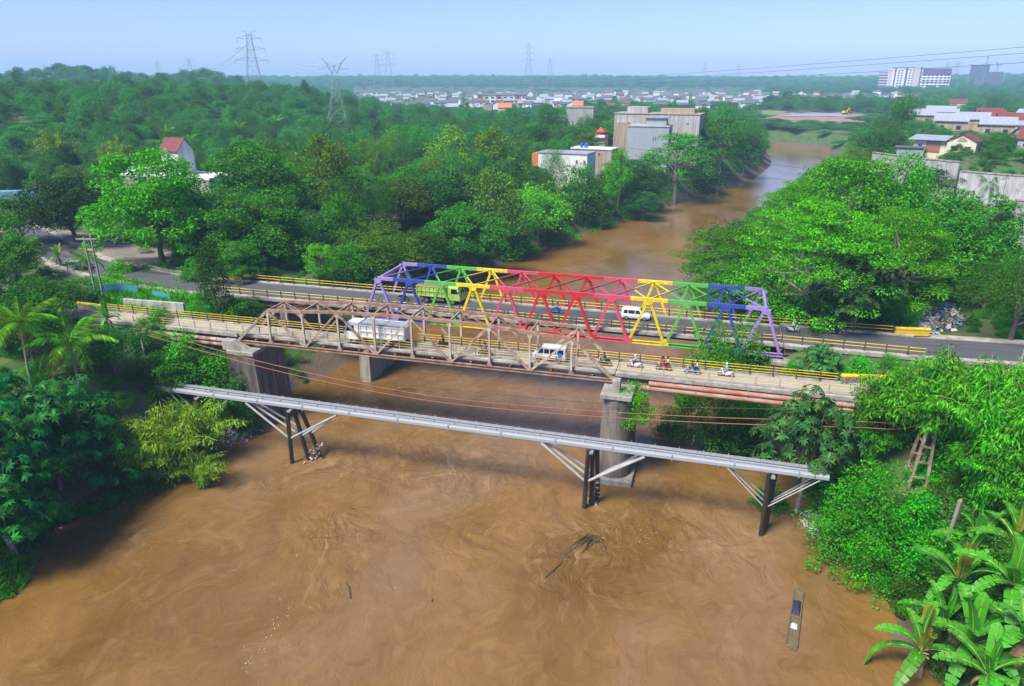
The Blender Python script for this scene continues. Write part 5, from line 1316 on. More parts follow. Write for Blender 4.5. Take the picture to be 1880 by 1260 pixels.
block('concrete_building', 'lower concrete annex attached to the streaked swallow house', 'building', -40, 312, 11.5, 10, 13.5, MATS['concrete_pale'], None, [(2, 9, .8, .6)], MATS['concrete'])
t = block('white_building', 'low white flat roofed building with a red end wall above the bank', 'building', 0.5, 141, 17, 9, 10.6, MATS['wall_white'], R(-8), [(6.2, 4, .9, 2.2), (7.6, 4, .9, 2.2), (5, 8.2, .7, 1.2), (7.6, 8.2, .7, 1.2)], MATS['roof_grey'])
MB().box((-9.9, 4, 8.2), (2.6, 6, 4.2)).build('red_wing', MATS['roof_orange'], t)
t = block('flat_building', 'beige rooftop block behind the white building carrying blue tanks', 'building', 6, 164, 15, 8, 10.4, MATS['wall_beige'], R(-8), [(3, 8.8, 1.0, 1.0)], MATS['wall_white'])
for k in range(2):
    tt = thing('water_tank', ('wider' if k else 'slimmer') + ' blue water tank on the beige rooftop', 'water tank', (2.2 + k * 1.6, 166, hz(6, 164) + 10.75), group='blue rooftop water tanks')
    r_ = .55 + .12 * k; MB().tube((0,0,0), (0,0,1.5), r_, n=14).build('barrel', MATS['tank_blue'], tt, smooth=True); MB().tube((0,0,1.5), (0,0,1.75), r_, .2, n=14).build('dome', MATS['tank_blue'], tt, smooth=True)
t = thing('shrine', 'little shrine with two tiered curved red roofs among the trees', 'shrine', (-2, 236, 10.9), R(-8))
MB().box((0, 0, 4.6), (5.2, 5, 11)).build('wall', MATS['wall_white'], t)
for (z, s, hh) in ((8.6, 3.7, 1.6), (11.0, 2.7, 2.2)):
    b_ = MB(); ring = []
    prof = ((1.0, 0.25), (.96, 0), (.6, .35), (.3, .8), (.02, 1.25))
    for f, u in prof:
        ring += [(-s*f, -s*f, z + u*hh*.8), (s*f, -s*f, z + u*hh*.8), (s*f, s*f, z + u*hh*.8), (-s*f, s*f, z + u*hh*.8)]
    fs = [tuple(range(16, 20))]
    for r in range(4):
        for i in range(4): fs.append((r*4+i, r*4+(i+1) % 4, (r+1)*4+(i+1) % 4, (r+1)*4+i))
    b_.add(ring, fs).build('roof', M('shrine_red', (.50,.04,.035), .6), t)
# village on the terrace of the other bank
t = thing('gabled_house', 'cream two storey house with a red edged gable above the retaining wall', 'house', (124, 186, 18.6), R(-25))
gable_wall(t, 8.6, 9, 6.4, 2.2, MATS['wall_cream'], 'y', 'wall', 4, 4.2); roof_part(t, 8.6, 9, 6.4, 2.2, MATS['roof_red'], .5, 'y', .16, 4, 4.2)
MB().box((-5.2, 4, 2.4), (10.2, 8, 7.0)).build('wing', MATS['wall_cream'], t)
MB().prism([(-1.4, 6.2), (9.4, 7.2), (9.4, 7.4), (-1.4, 6.4)], 'x', -12, -.2).build('wing_roof', MATS['roof_grey'], t)
win(t, 'window', 2.2, -.56, 4.2, 2.0, 1.3); win(t, 'window', 6.2, -.56, 4.2, 2.0, 1.3); win(t, 'window', -8.2, -.06, 4.4, 1.5, 1.3)
MB().box((-4.2, -.1, 3.5), (4.4, .3, 2.2)).build('balcony', M('brick_brown', (.30,.12,.07), .8), t); MB().box((-4.2, -.06, 5.3), (4.4, .2, 1.3)).build('balcony_opening', MATS['wall_pink'], t)
MB().box((5, -1.8, .9), (7.5, 2.4, .18)).build('porch_roof', MATS['roof_grey'], t); MB().box((3.4, -2.6, -1.2), (.5, .4, 4)).build('porch_post', MATS['wall_yellow'], t)
for k in range(3): MB().box((4.2, -.62, 6.4 + k * .45), (3.2 - k * .8, .06, .14)).build('vent_slat', MATS['wall_beige'], t)
t = thing('shed', 'grey rendered shed with a flat sheet roof beside the cream house', 'shed', (112.5, 184, 17.4), R(-12)); MB().box((0, 2, 2), (8.2, 5, 6)).build('wall', MATS['concrete_grey'], t); MB().box((0, 2, 5.2), (9.4, 6, .3)).build('roof', MATS['roof_dark'], t); win(t, 'window', 1.2, -.55, 3.2, .7, .7)
M('wall_grey', (.40,.385,.36), .9, var=.18, scale=.35, stain=(.15,.14,.13), sstr=.6, sscale=(.6,.6,.12), spots=((.24,.22,.19),.4,.58))
def big_wall(label, pts, z0, z1, mat, th=.8):
    t = thing('retaining_wall', label, 'wall', (pts[0][0], pts[0][1], z0), group='concrete retaining walls of the village')
    for (a, c) in zip(pts[:-1], pts[1:]):
        a, c = Vector((*a, 0)), Vector((*c, 0)); d = c - a; n = max(1, int(d.length / 6))
        for k in range(n):
            p = a + d * ((k + .5) / n); MB().box((0, 0, (z1 - z0)/2), (d.length/n - .02, th, z1 - z0)).build('panel', mat, t, loc=p - Vector((*pts[0], 0)), rot=(0, 0, math.atan2(d.y, d.x)))
        MB().box((0, 0, z1 - z0 + .1), (d.length, th + .3, .3)).build('coping', MATS['concrete'], t, loc=(a + c)/2 - Vector((*pts[0], 0)), rot=(0, 0, math.atan2(d.y, d.x)))
    return t
big_wall('dark stained stretch of the retaining wall below the cream house', [(96,156),(106,140),(114,133)], 9, 23.0, MATS['wall_grey'])
big_wall('pale white streaked lower stretch of the retaining wall behind the palm', [(114.4,132.6),(124,127),(129.4,125)], 9, 20.6, M('wall_streak', (.50,.49,.475), .9, var=.14, scale=.3, stain=(.18,.17,.165), sstr=.55, sscale=(.6,.6,.14), spots=((.30,.28,.25),.35,.58)))
big_wall('tall corner stretch of the retaining wall at the picture edge', [(129.6,124.4),(138,124),(150,128)], 9, 25.2, MATS['wall_grey'])
big_wall('old grey wall below the bare tree at the picture edge', [(108.5,74),(116,72),(126,74)], 9, 21.5, MATS['wall_grey'])
t = thing('roof_shelter', 'half collapsed sheet roof shelter beside the palm', 'shelter', (114, 92, 11), R(-10)); MB().prism([(-3, 4.4), (3.4, 6.4), (3.4, 6.6), (-3, 4.6)], 'y', -3, 3).build('roof', MATS['roof_dark'], t)
for sx in (-2.6, 2.8): MB().box((sx, 2.4, 2), (.25, .25, 6)).build('post', MATS['bark'], t)
MB().box((0, 2.9, 1.5), (6, .2, 4)).build('wall', MATS['wall_beige'], t)
def simple_house(name, label, cat, x, y, w, d, h, rise, wm, rm, rz=None, axis='x', group=None, nw=2, z=None):
    t = thing(name, label, cat, (x, y, hz(x, y) if z is None else z), face_cam(x, y) if rz is None else rz, group)
    gable_wall(t, w, d, h, rise, MATS[wm], axis); roof_part(t, w, d, h, rise, MATS[rm], .5, axis, .2)
    for k in range(nw): win(t, 'window', -w/2 + w * (k + .5) / nw, -d/2 - .05, h * .55, min(1.4, w/nw*.5), 1.2)
    return t
simple_house('village_house', 'white tower like house with a red hipped roof on the far terrace', 'house', 262, 700, 15, 14, 12, 3.5, 'wall_white', 'roof_red', nw=2)
simple_house('village_house', 'red roofed low house next to the white tower like house', 'house', 241, 676, 19, 12, 7, 3.5, 'wall_beige', 'roof_red', nw=3)
t = simple_house('warehouse', 'warehouse with a pale sheet roof and a teal side wall', 'warehouse', 170, 262, 15, 12, 5, 1.5, 'wall_white', 'roof_grey', nw=3); MB().box((1, -6.12, 2.2), (12, .1, 3.2)).build('teal_wall', MATS['teal_sheet'], t)
simple_house('village_house', 'dark red roofed house at the picture edge behind the tall wall', 'house', 150, 183, 12, 9, 4.5, 2.8, 'concrete_pale', 'roof_red', nw=3)
simple_house('village_house', 'red tiled house between the warehouse and the dark red roof', 'house', 158, 210, 12, 9, 4, 2.6, 'wall_white', 'roof_red', R(10), nw=3)
simple_house('village_house', 'small grey roofed house above the shed and the trees', 'house', 188, 330, 12, 9, 5, 2, 'wall_white', 'roof_grey', nw=2)
simple_house('village_house', 'orange roofed house above the warehouse', 'house', 205, 300, 14, 10, 5, 2.6, 'wall_cream', 'roof_orange', nw=2)
simple_house('village_house', 'long low house with a rusty red roof far up the terrace', 'house', 230, 420, 22, 11, 5, 3, 'wall_white', 'roof_red', nw=4)
simple_house('village_house', 'white house with dark roof near the picture edge far up the terrace', 'house', 262, 430, 16, 11, 6, 3, 'wall_white', 'roof_dark', nw=3)
# far row houses, pavilion, soil works
t = thing('row_houses', 'terrace of orange and cream row houses beyond the wood', 'row of houses', (-258, 940, hz(-258, 940)), face_cam(-258, 940))
for k in range(8):
    x = -31.5 + 9 * k; MB().box((x, 5, 4.5), (8.8, 10, 13)).build('house_front', MATS['roof_orange'] if k % 3 == 0 else (MATS['wall_cream'] if k % 3 == 1 else MATS['apart_white']), t)
    MB().prism([(-.8, 11), (5, 13.4), (10.8, 11), (10.8, 11.3), (5, 13.7), (-.8, 11.3)], 'x', x - 4.4, x + 4.4).build('roof', MATS['roof_dark'], t)
    for z in (2.4, 7.6):
        MB().box((x, -.08, z), (4.6, .2, 2.4)).build('window', MATS['window_dark'], t)
    MB().box((x, -.7, 5.0), (6.4, 1.4, .9)).build('balcony', MATS['apart_white'], t)
simple_house('dome_house', 'house with an orange roof peeping out of the wood', 'house', -143, 562, 12, 12, 8.5, 3.5, 'wall_cream', 'roof_orange', nw=2)
simple_house('dome_house', 'small house with an orange roof near the field edge', 'house', -90, 640, 10, 10, 9, 4, 'wall_white', 'roof_orange', nw=2)
t = thing('pavilion', 'white open pavilion with a spreading roof beside the soil works', 'pavilion', (152, 905, hz(152, 905)), face_cam(152, 905))
for k in range(6): MB().box((-12 + k * 4.8, 0, 2.5), (.5, .5, 6)).build('column', MATS['apart_white'], t)
roof_part(t, 27, 14, 6, 3.6, MATS['apart_white'], 1.5, 'x', .3); MB().box((0, 3, 2.4), (24, 5, 5)).build('wall', MATS['wall_white'], t)
patch('field', [(40,640),(75,628),(108,690),(120,780),(60,800),(20,720)], MATS['field_green'], .5)
patch('bare_soil', [(84,545),(156,545),(182,630),(190,730),(150,750),(108,700),(88,620)], MATS['red_soil'], .6)
patch('gravel_yard', [(104,640),(160,650),(170,700),(150,716),(116,690)], MATS['gravel_grey'], .9)
t = thing('excavator', 'yellow excavator working on the bare soil by the river bend', 'excavator', (164, 690, 11.9), R(40))
for s in (-1, 1): MB().cbox((0, s * 1.6, .6), (5, .9, 1.2), .2).build('track', MATS['rubber'], t)
MB().cbox((-.4, 0, 2.2), (4.6, 3.2, 2), .2).build('body', MATS['excavator_yellow'], t); MB().cbox((1.0, .9, 3.7), (1.6, 1.4, 1.6), .1).build('cab', MATS['window_dark'], t)
MB().beam((1.8, -.4, 2.6), (5, -.4, 5.6), .6, .8).build('boom', MATS['excavator_yellow'], t); MB().beam((5, -.4, 5.6), (7.2, -.4, 2), .5, .6).build('arm', MATS['excavator_yellow'], t); MB().prism([(6.6,.4),(8,.8),(7.8,2),(7,2.1)], 'y', -1.1, .3).build('bucket', MATS['rubber'], t)
# apartment block
ax, ay = 446, 1742
t = thing('apartment_block', 'white and purple multi storey apartment block on the horizon', 'building', (ax, ay, hz(ax, ay) - 2), face_cam(ax, ay) + R(4))
MB().box((-60, 12, 21), (18, 22, 44)).build('end_wing', MATS['purple_panel'], t); MB().box((-18, 10, 26), (66, 24, 54)).build('wall', MATS['apart_white'], t); MB().box((42, 12, 25), (56, 26, 50)).build('side_wing', MATS['apart_white'], t)
MB().box((42, -1.2, 44), (56.4, .6, 13)).build('purple_band', MATS['purple_panel'], t); MB().box((-18, -2.1, 52.3), (66.6, .6, 1.6)).build('cornice', MATS['purple_panel'], t)
for x, w, mt in ((-47, 6, 'apart_beige'), (-38, 3, 'purple_panel'), (-16, 4, 'purple_panel'), (4, 12, 'apart_beige'), (12, 3, 'purple_panel')): MB().box((x, -2.3, 26), (w, .5, 53)).build('stripe', MATS[mt], t)
wm_ = MB().box((0, 0, 0), (3.2, .5, 2.4)).mesh('window', MATS['window_dark'])
for r in range(9):
    for x in (-31, -25, -9, -3, 20, 28, 36, 44, 52, 60, 66): 
        if x > 15 and r > 6: continue
        mesh_obj('window', wm_, t, loc=(x, -2.2 if x < 15 else -1.2, 5 + r * 5.2))
for r in range(7): MB().box((42, -1.7, 7.2 + r * 5.2), (56, 1.2, .9)).build('balcony', MATS['purple_panel'] if r % 3 == 0 else MATS['apart_white'], t)
for r in range(7): MB().box((-60, .8, 6 + r * 5.6), (18.2, .6, 1.6)).build('balcony', MATS['apart_white'], t)
# tower under construction and its cranes
cx_, cy_ = 668, 2025
t = thing('tower_under_construction', 'grey unfinished concrete tower with open floors on the horizon', 'building', (cx_, cy_, hz(cx_, cy_) - 3), face_cam(cx_, cy_))
for r in range(15):
    w = 76 if r < 11 else 44; MB().box((0 if r < 11 else -16, 10, 2 + r * 4), (w, 24, .7)).build('floor_slab', MATS['concrete_grey'], t)
for k in range(12):
    x = -36 + k * 6.5; MB().box((x, -1.2, 21 if x > 6 else 29), (.9, .9, 42 if x > 6 else 58)).build('column', MATS['concrete_grey'], t)
MB().box((-6, 12, 30), (16, 12, 62)).build('core', MATS['concrete_grey'], t); MB().box((-16, 6, 30), (40, 10, 56)).build('netting', M('netting_blue', (.16,.26,.34), .9), t); MB().box((18, 8, 21), (34, 10, 40)).build('netting', MATS['netting_blue'], t)
def crane(label, x, y, h, jib, rz):
    t = thing('tower_crane', label, 'crane', (x, y, hz(x, y)), rz, 'tower cranes on the unfinished tower')
    for sx in (-1, 1):
        for sy in (-1, 1): MB().beam((sx, sy, 0), (sx, sy, h), .3, .3).build('mast_leg', MATS['steel_grey'], t)
    b_ = MB()
    for k in range(int(h / 4)): b_.beam((-1, -1, k*4), (1, -1, k*4+4), .18, .18); b_.beam((1, 1, k*4), (-1, 1, k*4+4), .18, .18)
    b_.build('mast_lacing', MATS['steel_grey'], t)
    MB().beam((0, 0, h), (jib * .55, 0, h + jib * .62), 1.2, 1.2).build('jib', MATS['steel_grey'], t); MB().beam((0, 0, h), (-10, 0, h + 1), 1.4, 1.4).build('counter_jib', MATS['steel_grey'], t); MB().box((-9, 0, h - .6), (3, 2, 2.4)).build('counterweight', MATS['concrete_grey'], t); MB().box((1.4, -1.4, h - 1), (2, 1.6, 2.2)).build('cab', MATS['window_dark'], t)
crane('taller tower crane with a raised jib over the unfinished tower', 662, 2020, 72, 18, R(60)); crane('shorter tower crane beside the unfinished tower', 690, 2030, 54, 16, R(200))

# ------------------------------------------------------------------ far housing estate
SHELL = []
for i, (w, d, h, rs_, wm, rm) in enumerate(((11,9,6,2.4,'apart_white','roof_dark'),(13,9,7,2.4,'apart_white','roof_grey'),(10,8,6,2.6,'wall_cream','roof_red'),(15,10,7.5,2.2,'apart_white','roof_dark'),(12,9,6,2.4,'wall_beige','roof_grey'))):
    p = MB().prism([(-d/2,-1.5),(d/2,-1.5),(d/2,h),(0,h+rs_),(-d/2,h)], 'x', -w/2, w/2).mesh('wall', MATS[wm])
    q = MB()
    for s in (-1, 1): q.prism([(s*(d/2+.6), h-.4), (0, h+rs_+.05), (0, h+rs_+.35), (s*(d/2+.6), h-.1)], 'x', -w/2-.5, w/2+.5)
    wd = MB().box((0, 0, 0), (1.6, .1, 1.5)).mesh('window', MATS['window_dark'])
    SHELL.append((p, q.mesh('roof', MATS[rm]), wd, w, d, h, ('white house with a dark gable roof','white house with a grey gable roof','cream house with a red gable roof','wide white house with a dark gable roof','beige house with a grey gable roof')[i]))
hr = random.Random(5); HOUSES = []
def estate(n, a0, a1, d0, d1, where, grp, pick=(0, 0, 1, 1, 2, 3, 3, 4)):
    for k in range(n):
        a = R(hr.uniform(a0, a1)); d = d0 + (d1 - d0) * hr.random(); x, y = 49.6 + d * math.sin(a), -92.9 + d * math.cos(a)
        if any(abs(x - u) + abs(y - v_) < 17 for u, v_ in HOUSES): continue
        if math.hypot(x + 258, y - 940) < 45 or (30 < x < 190 and 540 < y < 800): continue
        HOUSES.append((x, y)); i = hr.choice(pick); p, q, wd, w, d_, h, nm = SHELL[i]
        t = thing('estate_house', nm + ' ' + where, 'house', (x, y, hz(x, y)), face_cam(x, y) + hr.choice((0, .2, -.3, 1.57)), grp + ', ' + nm)
        mesh_obj('wall', p, t); mesh_obj('roof', q, t)
        if d < 900:
            for s in (-1, 1): mesh_obj('window', wd, t, loc=(s * w * .25, -d_/2 - .05, h * .55))
estate(230, -27, 3, 960, 1700, 'in the far housing estate', 'houses of the far estate')
estate(70, -25, 2, 820, 980, 'at the near rim of the housing estate', 'houses at the near rim of the estate')
estate(80, 13, 21.5, 360, 820, 'in the hillside village', 'houses of the village', (2, 2, 2, 4, 4, 1, 0))
estate(22, -30, -25, 900, 1300, 'in the gap beside the pylon', 'houses seen beside the pylon')
estate(40, 2, 13, 1050, 1700, 'near the apartment block', 'houses near the apartment block')

# ------------------------------------------------------------------ pylons
def pylon_parts(kind, H=40.0, base=8.0):
    legs, br_, arms = [], MB(), []
    zs = [0, .16, .30, .43, .55, .66, .75, .83, .90, .96, 1.0]
    wf = lambda s: base * (1 - s) ** 1.15 * .5 + .75 if kind == 'T' else (base * .5 * (1 - s / .72) ** 1.1 + .85 if s < .72 else .85)
    top = 1.0 if kind == 'T' else .80
    zs = [z for z in zs if z <= top + .02]
    for sx in (-1, 1):
        for sy in (-1, 1): legs.append(MB().path([(sx * wf(z), sy * wf(z), z * H) for z in zs], [.115 - .06 * z for z in zs], 4))
    for a, c in zip(zs[:-1], zs[1:]):
        wa, wc = wf(a), wf(c)
        for (p, q) in (((-1,-1),(1,-1)), ((1,-1),(1,1)), ((1,1),(-1,1)), ((-1,1),(-1,-1))):
            br_.beam((p[0]*wa, p[1]*wa, a*H), (q[0]*wc, q[1]*wc, c*H), .06, .06); br_.beam((q[0]*wa, q[1]*wa, a*H), (p[0]*wc, p[1]*wc, c*H), .06, .06); br_.beam((p[0]*wc, p[1]*wc, c*H), (q[0]*wc, q[1]*wc, c*H), .055, .055)
    if kind == 'T':
        for z, l in ((.72, 6.0), (.84, 5.2), (.95, 4.4)):
            b_ = MB()
            for s in (-1, 1):
                for yy in (-.6, .6): b_.beam((s*.6, yy, z*H), (s*l, 0, z*H + .3), .11, .11); b_.beam((s*.6, yy, z*H + 1.6), (s*l, 0, z*H + .3), .11, .11)
                b_.beam((s*l, 0, z*H + .3), (s*l, 0, z*H - 1.6), .12, .12)
            arms.append(b_)
        b_ = MB()
        for s in (-1, 1): b_.beam((0, 0, H * .99), (s * 2.6, 0, H + 1.8), .12, .12); b_.beam((0, 0, H * 1.02), (s * 1.6, 0, H + .9), .1, .1)
        arms.append(b_)
    else:
        b_ = MB(); zc = .845 * H
        for yy in (-.6, .6):
            for s in (-1, 1):
                b_.beam((s*.85, yy, .80*H), (s*2.7, yy*.6, .92*H), .14, .14); b_.beam((s*.85, yy, .80*H), (-s*.4, yy, .90*H), .1, .1)
                b_.beam((s*1.2, yy, zc), (s*5.6, 0, zc + .1), .12, .12); b_.beam((s*1.9, yy, .875*H), (s*5.6, 0, zc + .1), .10, .10)
                b_.beam((s*2.7, yy*.6, .92*H), (s*5.0, 0, H), .11, .11); b_.beam((s*1.9, yy*.6, .90*H), (s*5.0, 0, H), .09, .09); b_.beam((s*2.7, yy*.6, .92*H), (0, 0, .89*H), .1, .1)
            b_.beam((-1.9, yy, .875*H), (1.9, yy, .875*H), .1, .1)
        arms.append(b_)
    g = M('galvanised', (.30,.31,.33), .5, metal=.3, var=.1)
    return [x.mesh('leg', g) for x in legs], br_.mesh('lattice', g), [x.mesh('cross_arm', g) for x in arms]
PK = {'T': pylon_parts('T'), 'V': pylon_parts('V')}
def pylon(label, x, y, h, kind, rz=0.0, z=None, fat=1.0):
    t = thing('pylon', label, 'pylon', (x, y, (hz(x, y) if z is None else z) - .3), rz, 'power line pylons', (h/40*fat, h/40*fat, h/40))
    for l in PK[kind][0]: mesh_obj('leg', l, t)
    o = mesh_obj('lattice', PK[kind][1], t); o['kind'] = 'stuff'
    for l in PK[kind][2]: mesh_obj('cross_arm', l, t)
    return t
def py_at(label, x, y, ztop, kind, rz=0.2, fat=1.0): return pylon(label, x, y, ztop - hz(x, y), kind, rz, fat=fat)
py_at('nearest lattice pylon with horned top rising from the wood', -134, 238, 55.2, 'V', .35, 1.35)
py_at('tall three armed pylon on the hill crest behind the nearest one', -401, 558, 85.3, 'T', .5, 1.2)
py_at('grey pylon left of the tall three armed one', -897, 1083, 78, 'T', .5, 1.2)
py_at('faint pylon beyond the blue wood, farthest to the left', -1759, 1998, 95, 'T', .5, 1.4)
py_at('faint tall pylon of the pair above the estate, nearer one', -660, 1423, 97, 'T', .4, 1.3)
py_at('faint tall pylon of the pair above the estate, farther one', -769, 1593, 98, 'T', .4, 1.3)
py_at('slender pylon standing over the middle of the estate', -238, 1013, 92, 'T', .3, .9)
py_at('small faint pylon right of the slender one', -419, 1945, 94, 'T', .3, 1.2)
py_at('small pylon on the horizon above the river bend', -20, 2490, 92, 'T', .2, 1.3)
py_at('small pylon on the horizon between the bend and the apartment block', 89, 2629, 92, 'T', .2, 1.3)
py_at('pylon just right of the apartment block', 521, 1796, 76, 'T', 0, 1.2)
py_at('pylon between the apartment block and the unfinished tower', 506, 1661, 77, 'T', 0, 1.2)
for i, (sx, dz) in enumerate(((-5.4, 46.5), (5.4, 46.7), (0, 50))):
    a = Vector((-134 + sx * .94, 238 + sx * .34, dz)); c = Vector((-401 + sx * .88, 558 + sx * .5, 74 + 4 * (i == 2)))
    cable(('lower', 'upper', 'middle')[i] + ' wire from the nearest pylon to the one on the crest', [a + (c - a) * s - Vector((0, 0, 26 * s * (1 - s))) for s in (0, .2, .4, .6, .8, 1)], .07, MATS['steel_grey'], group='overhead wires')
    d = Vector((-897 + sx, 1083, 66 + 3 * i))
    cable(('lower', 'upper', 'middle')[i] + ' wire running on from the crest pylon towards the grey one', [c + (d - c) * s - Vector((0, 0, 60 * s * (1 - s))) for s in (0, .2, .4, .6, .8, 1)], .12, MATS['steel_grey'], group='overhead wires')
cable('dark overhead wire crossing the upstream river, the highest of four', [(-4.7, 230.0, 30.1), (22.8, 226.7, 29.7), (50.2, 223.3, 29.3), (77.7, 220.0, 29.0), (105.2, 216.7, 28.9), (132.6, 213.3, 28.9), (160.1, 210.0, 28.9)], 0.060, MATS['cable_dark'], group='overhead wires')
cable('dark overhead wire crossing the upstream river, second of four from above', [(-4.5, 230.0, 26.2), (23.1, 226.7, 25.6), (50.7, 223.3, 25.0), (78.4, 220.0, 24.6), (106.0, 216.7, 24.3), (133.6, 213.3, 24.1), (161.2, 210.0, 24.0)], 0.060, MATS['cable_dark'], group='overhead wires')
cable('dark overhead wire crossing the upstream river, third of four from above', [(18.9, 160.0, 22.2), (39.5, 158.3, 20.5), (60.1, 156.7, 18.9), (80.7, 155.0, 17.4), (101.2, 153.3, 16.1), (121.8, 151.7, 14.9), (142.4, 150.0, 13.7)], 0.050, MATS['cable_dark'], group='overhead wires')
cable('dark overhead wire crossing the upstream river, lowest of four', [(19.1, 160.0, 18.5), (39.9, 158.3, 16.5), (60.6, 156.7, 14.7), (81.4, 155.0, 13.0), (102.1, 153.3, 11.3), (122.9, 151.7, 9.8), (143.6, 150.0, 8.4)], 0.050, MATS['cable_dark'], group='overhead wires')
cable('power line in the sky above the apartment block, uppermost', [(-209.6, 1000.0, 40.2), (-135.1, 903.3, 43.0), (-60.7, 806.7, 46.2), (13.8, 710.0, 49.8), (88.2, 613.3, 53.9), (162.7, 516.7, 58.5), (237.2, 420.0, 63.5)], 0.120, MATS['cable_dark'], group='overhead wires')
cable('power line in the sky above the apartment block, middle', [(-209.5, 1000.0, 36.4), (-135.0, 903.3, 39.2), (-60.4, 806.7, 42.5), (14.2, 710.0, 46.2), (88.8, 613.3, 50.4), (163.4, 516.7, 55.0), (238.0, 420.0, 60.0)], 0.120, MATS['cable_dark'], group='overhead wires')
cable('power line in the sky above the apartment block, lowest', [(-209.5, 1000.0, 32.6), (-134.7, 903.3, 35.2), (-59.9, 806.7, 38.2), (14.9, 710.0, 41.7), (89.7, 613.3, 45.6), (164.4, 516.7, 49.9), (239.2, 420.0, 54.7)], 0.120, MATS['cable_dark'], group='overhead wires')
# ------------------------------------------------------------------ poles
def pole_pair(label, x, y, z, h, gap):
    t = thing('electric_pole', label, 'pole', (x, y, z), R(15), 'poles')
    for s in (-1, 1): MB().tube((s*gap/2, 0, -.5), (s*gap/2, 0, h - (.4 if s < 0 else 0)), .19, .13, 10).build('mast', MATS['concrete'], t, smooth=True)
    MB().beam((-gap/2 - 1.3, 0, h - .7), (gap/2 + .9, 0, h - .7), .14, .18).build('cross_arm', MATS['post_pale'], t); MB().beam((-gap/2 - .3, 0, h - 2.3), (gap/2 + .3, 0, h - 2.3), .12, .14).build('cross_arm', MATS['post_pale'], t)
    for k in range(4): MB().tube((-gap/2 - 1.2 + k * (gap + 2.0) / 3, 0, h - .6), (-gap/2 - 1.2 + k * (gap + 2.0) / 3, 0, h - .3), .06, n=6).build('insulator', MATS['bark'], t)
    return t
pole_pair('twin concrete electric pole at the grass plot between the roads', -43.6, -6.3, 10.9, 11.0, 1.1)
pole_pair('electric pole with a wide cross arm at the picture edge by the road', -69, 0, 10.9, 9.5, .9)
t = thing('lamp_pole', 'slender white lamp pole beside the pale lane', 'pole', (-39, 60.8, 10.6)); MB().tube((0,0,-.5), (0,0,14), .10, .05, 8).build('mast', MATS['white_paint'], t, smooth=True); MB().beam((0,0,13.9), (1.2,0,14.3), .07, .07).build('arm', MATS['white_paint'], t); MB().cbox((1.4,0,14.3), (.6,.2,.12), .03).build('lamp_head', MATS['white_paint'], t)
t = thing('electric_pole', 'thin roadside pole leaning among the bamboo tops', 'pole', (86.5, -1.6, 11.2), 0, 'poles'); MB().tube((0,0,-.5), (.1,0,6.5), .10, .08, 8).build('mast', MATS['post_pale'], t, smooth=True); MB().box((.1,0,6.3), (1.2,.1,.1)).build('cross_arm', MATS['post_pale'], t)
t = thing('palm_stump', 'bare grey dead palm trunk standing among the bananas', 'dead palm', (73.2, -29.6, 3.2)); MB().path([(0,0,-.3), (.05,0,2), (.2,.05,4), (.28,.05,5.9)], [.2,.17,.17,.2], 10).build('trunk', MATS['bark_pale'], t, smooth=True); MB().path([(.28,.05,5.8), (.34,.05,6.1)], [.22,.1], 8).build('broken_top', MATS['dry_leaf'], t)
t = thing('bare_tree', 'leafless dark tree in front of the old grey wall', 'tree', (111, 78, 10.6)); b_ = MB(); rb = random.Random(9)
def twig(p, d, l, r, n):
    q = p + d * l; b_.path([p, p.lerp(q, .5) + Vector((rb.uniform(-.1,.1), rb.uniform(-.1,.1), 0)) * l, q], [r, r * .8, r * .6], 5, caps=False)
    if n:
        for k in range(3): twig(p.lerp(q, rb.uniform(.55, 1)), (d + Vector((rb.uniform(-.8,.8), rb.uniform(-.5,.5), rb.uniform(-.1,.6)))).normalized(), l * .68, r * .55, n - 1)
twig(Vector((0,0,-.3)), Vector((.1,0,1)), 3.6, .16, 4); b_.build('branches', MATS['bark'], t)
# the far wood: the largest crowns as trees of their own, the rest as one mass
fs_ = np.random.RandomState(91)
X, Y = view_pts(fs_, 150, 3600, lambda d: 7.0 + d * .0078)
sd = river_sd(X, Y); d = np.hypot(X - CAMP[0], Y - CAMP[1])
xr = np.interp(Y, [p[0] for p in YR], [p[1] for p in YR])
ok = (sd > 6) & free(X, Y, 2.0) & ~((X > xr - 4) & (X < xr + 26) & (Y > 60) & (Y < 400)) & ~((X > 70) & (X < 112) & (Y > 380) & (Y < 460))
ang = np.degrees(np.arctan2(X - CAMP[0], Y - CAMP[1]))
town = ((ang > -28) & (ang < 3) & (d > 960) & (d < 2300)) | ((ang >= 3) & (ang < 13) & (d > 1040) & (d < 1750))
ok &= ~(town & (fs_.rand(len(X)) < .93))
vil = (ang > 13) & (d > 330) & (d < 1000)
ok &= ~(vil & (fs_.rand(len(X)) < .35))
HX = np.array(HOUSES)
for k in range(0, len(HX), 40):
    dd = np.hypot(X[:, None] - HX[None, k:k+40, 0], Y[:, None] - HX[None, k:k+40, 1] + 6); ok &= dd.min(1) > 9
for (tx, ty, tz, tw, *_r) in TREES: ok &= np.hypot(X - tx, Y - ty) > tw * .40 + 1.5
ok &= ~((X > 96) & (X < 150) & (Y > 60) & (Y < 150)) 
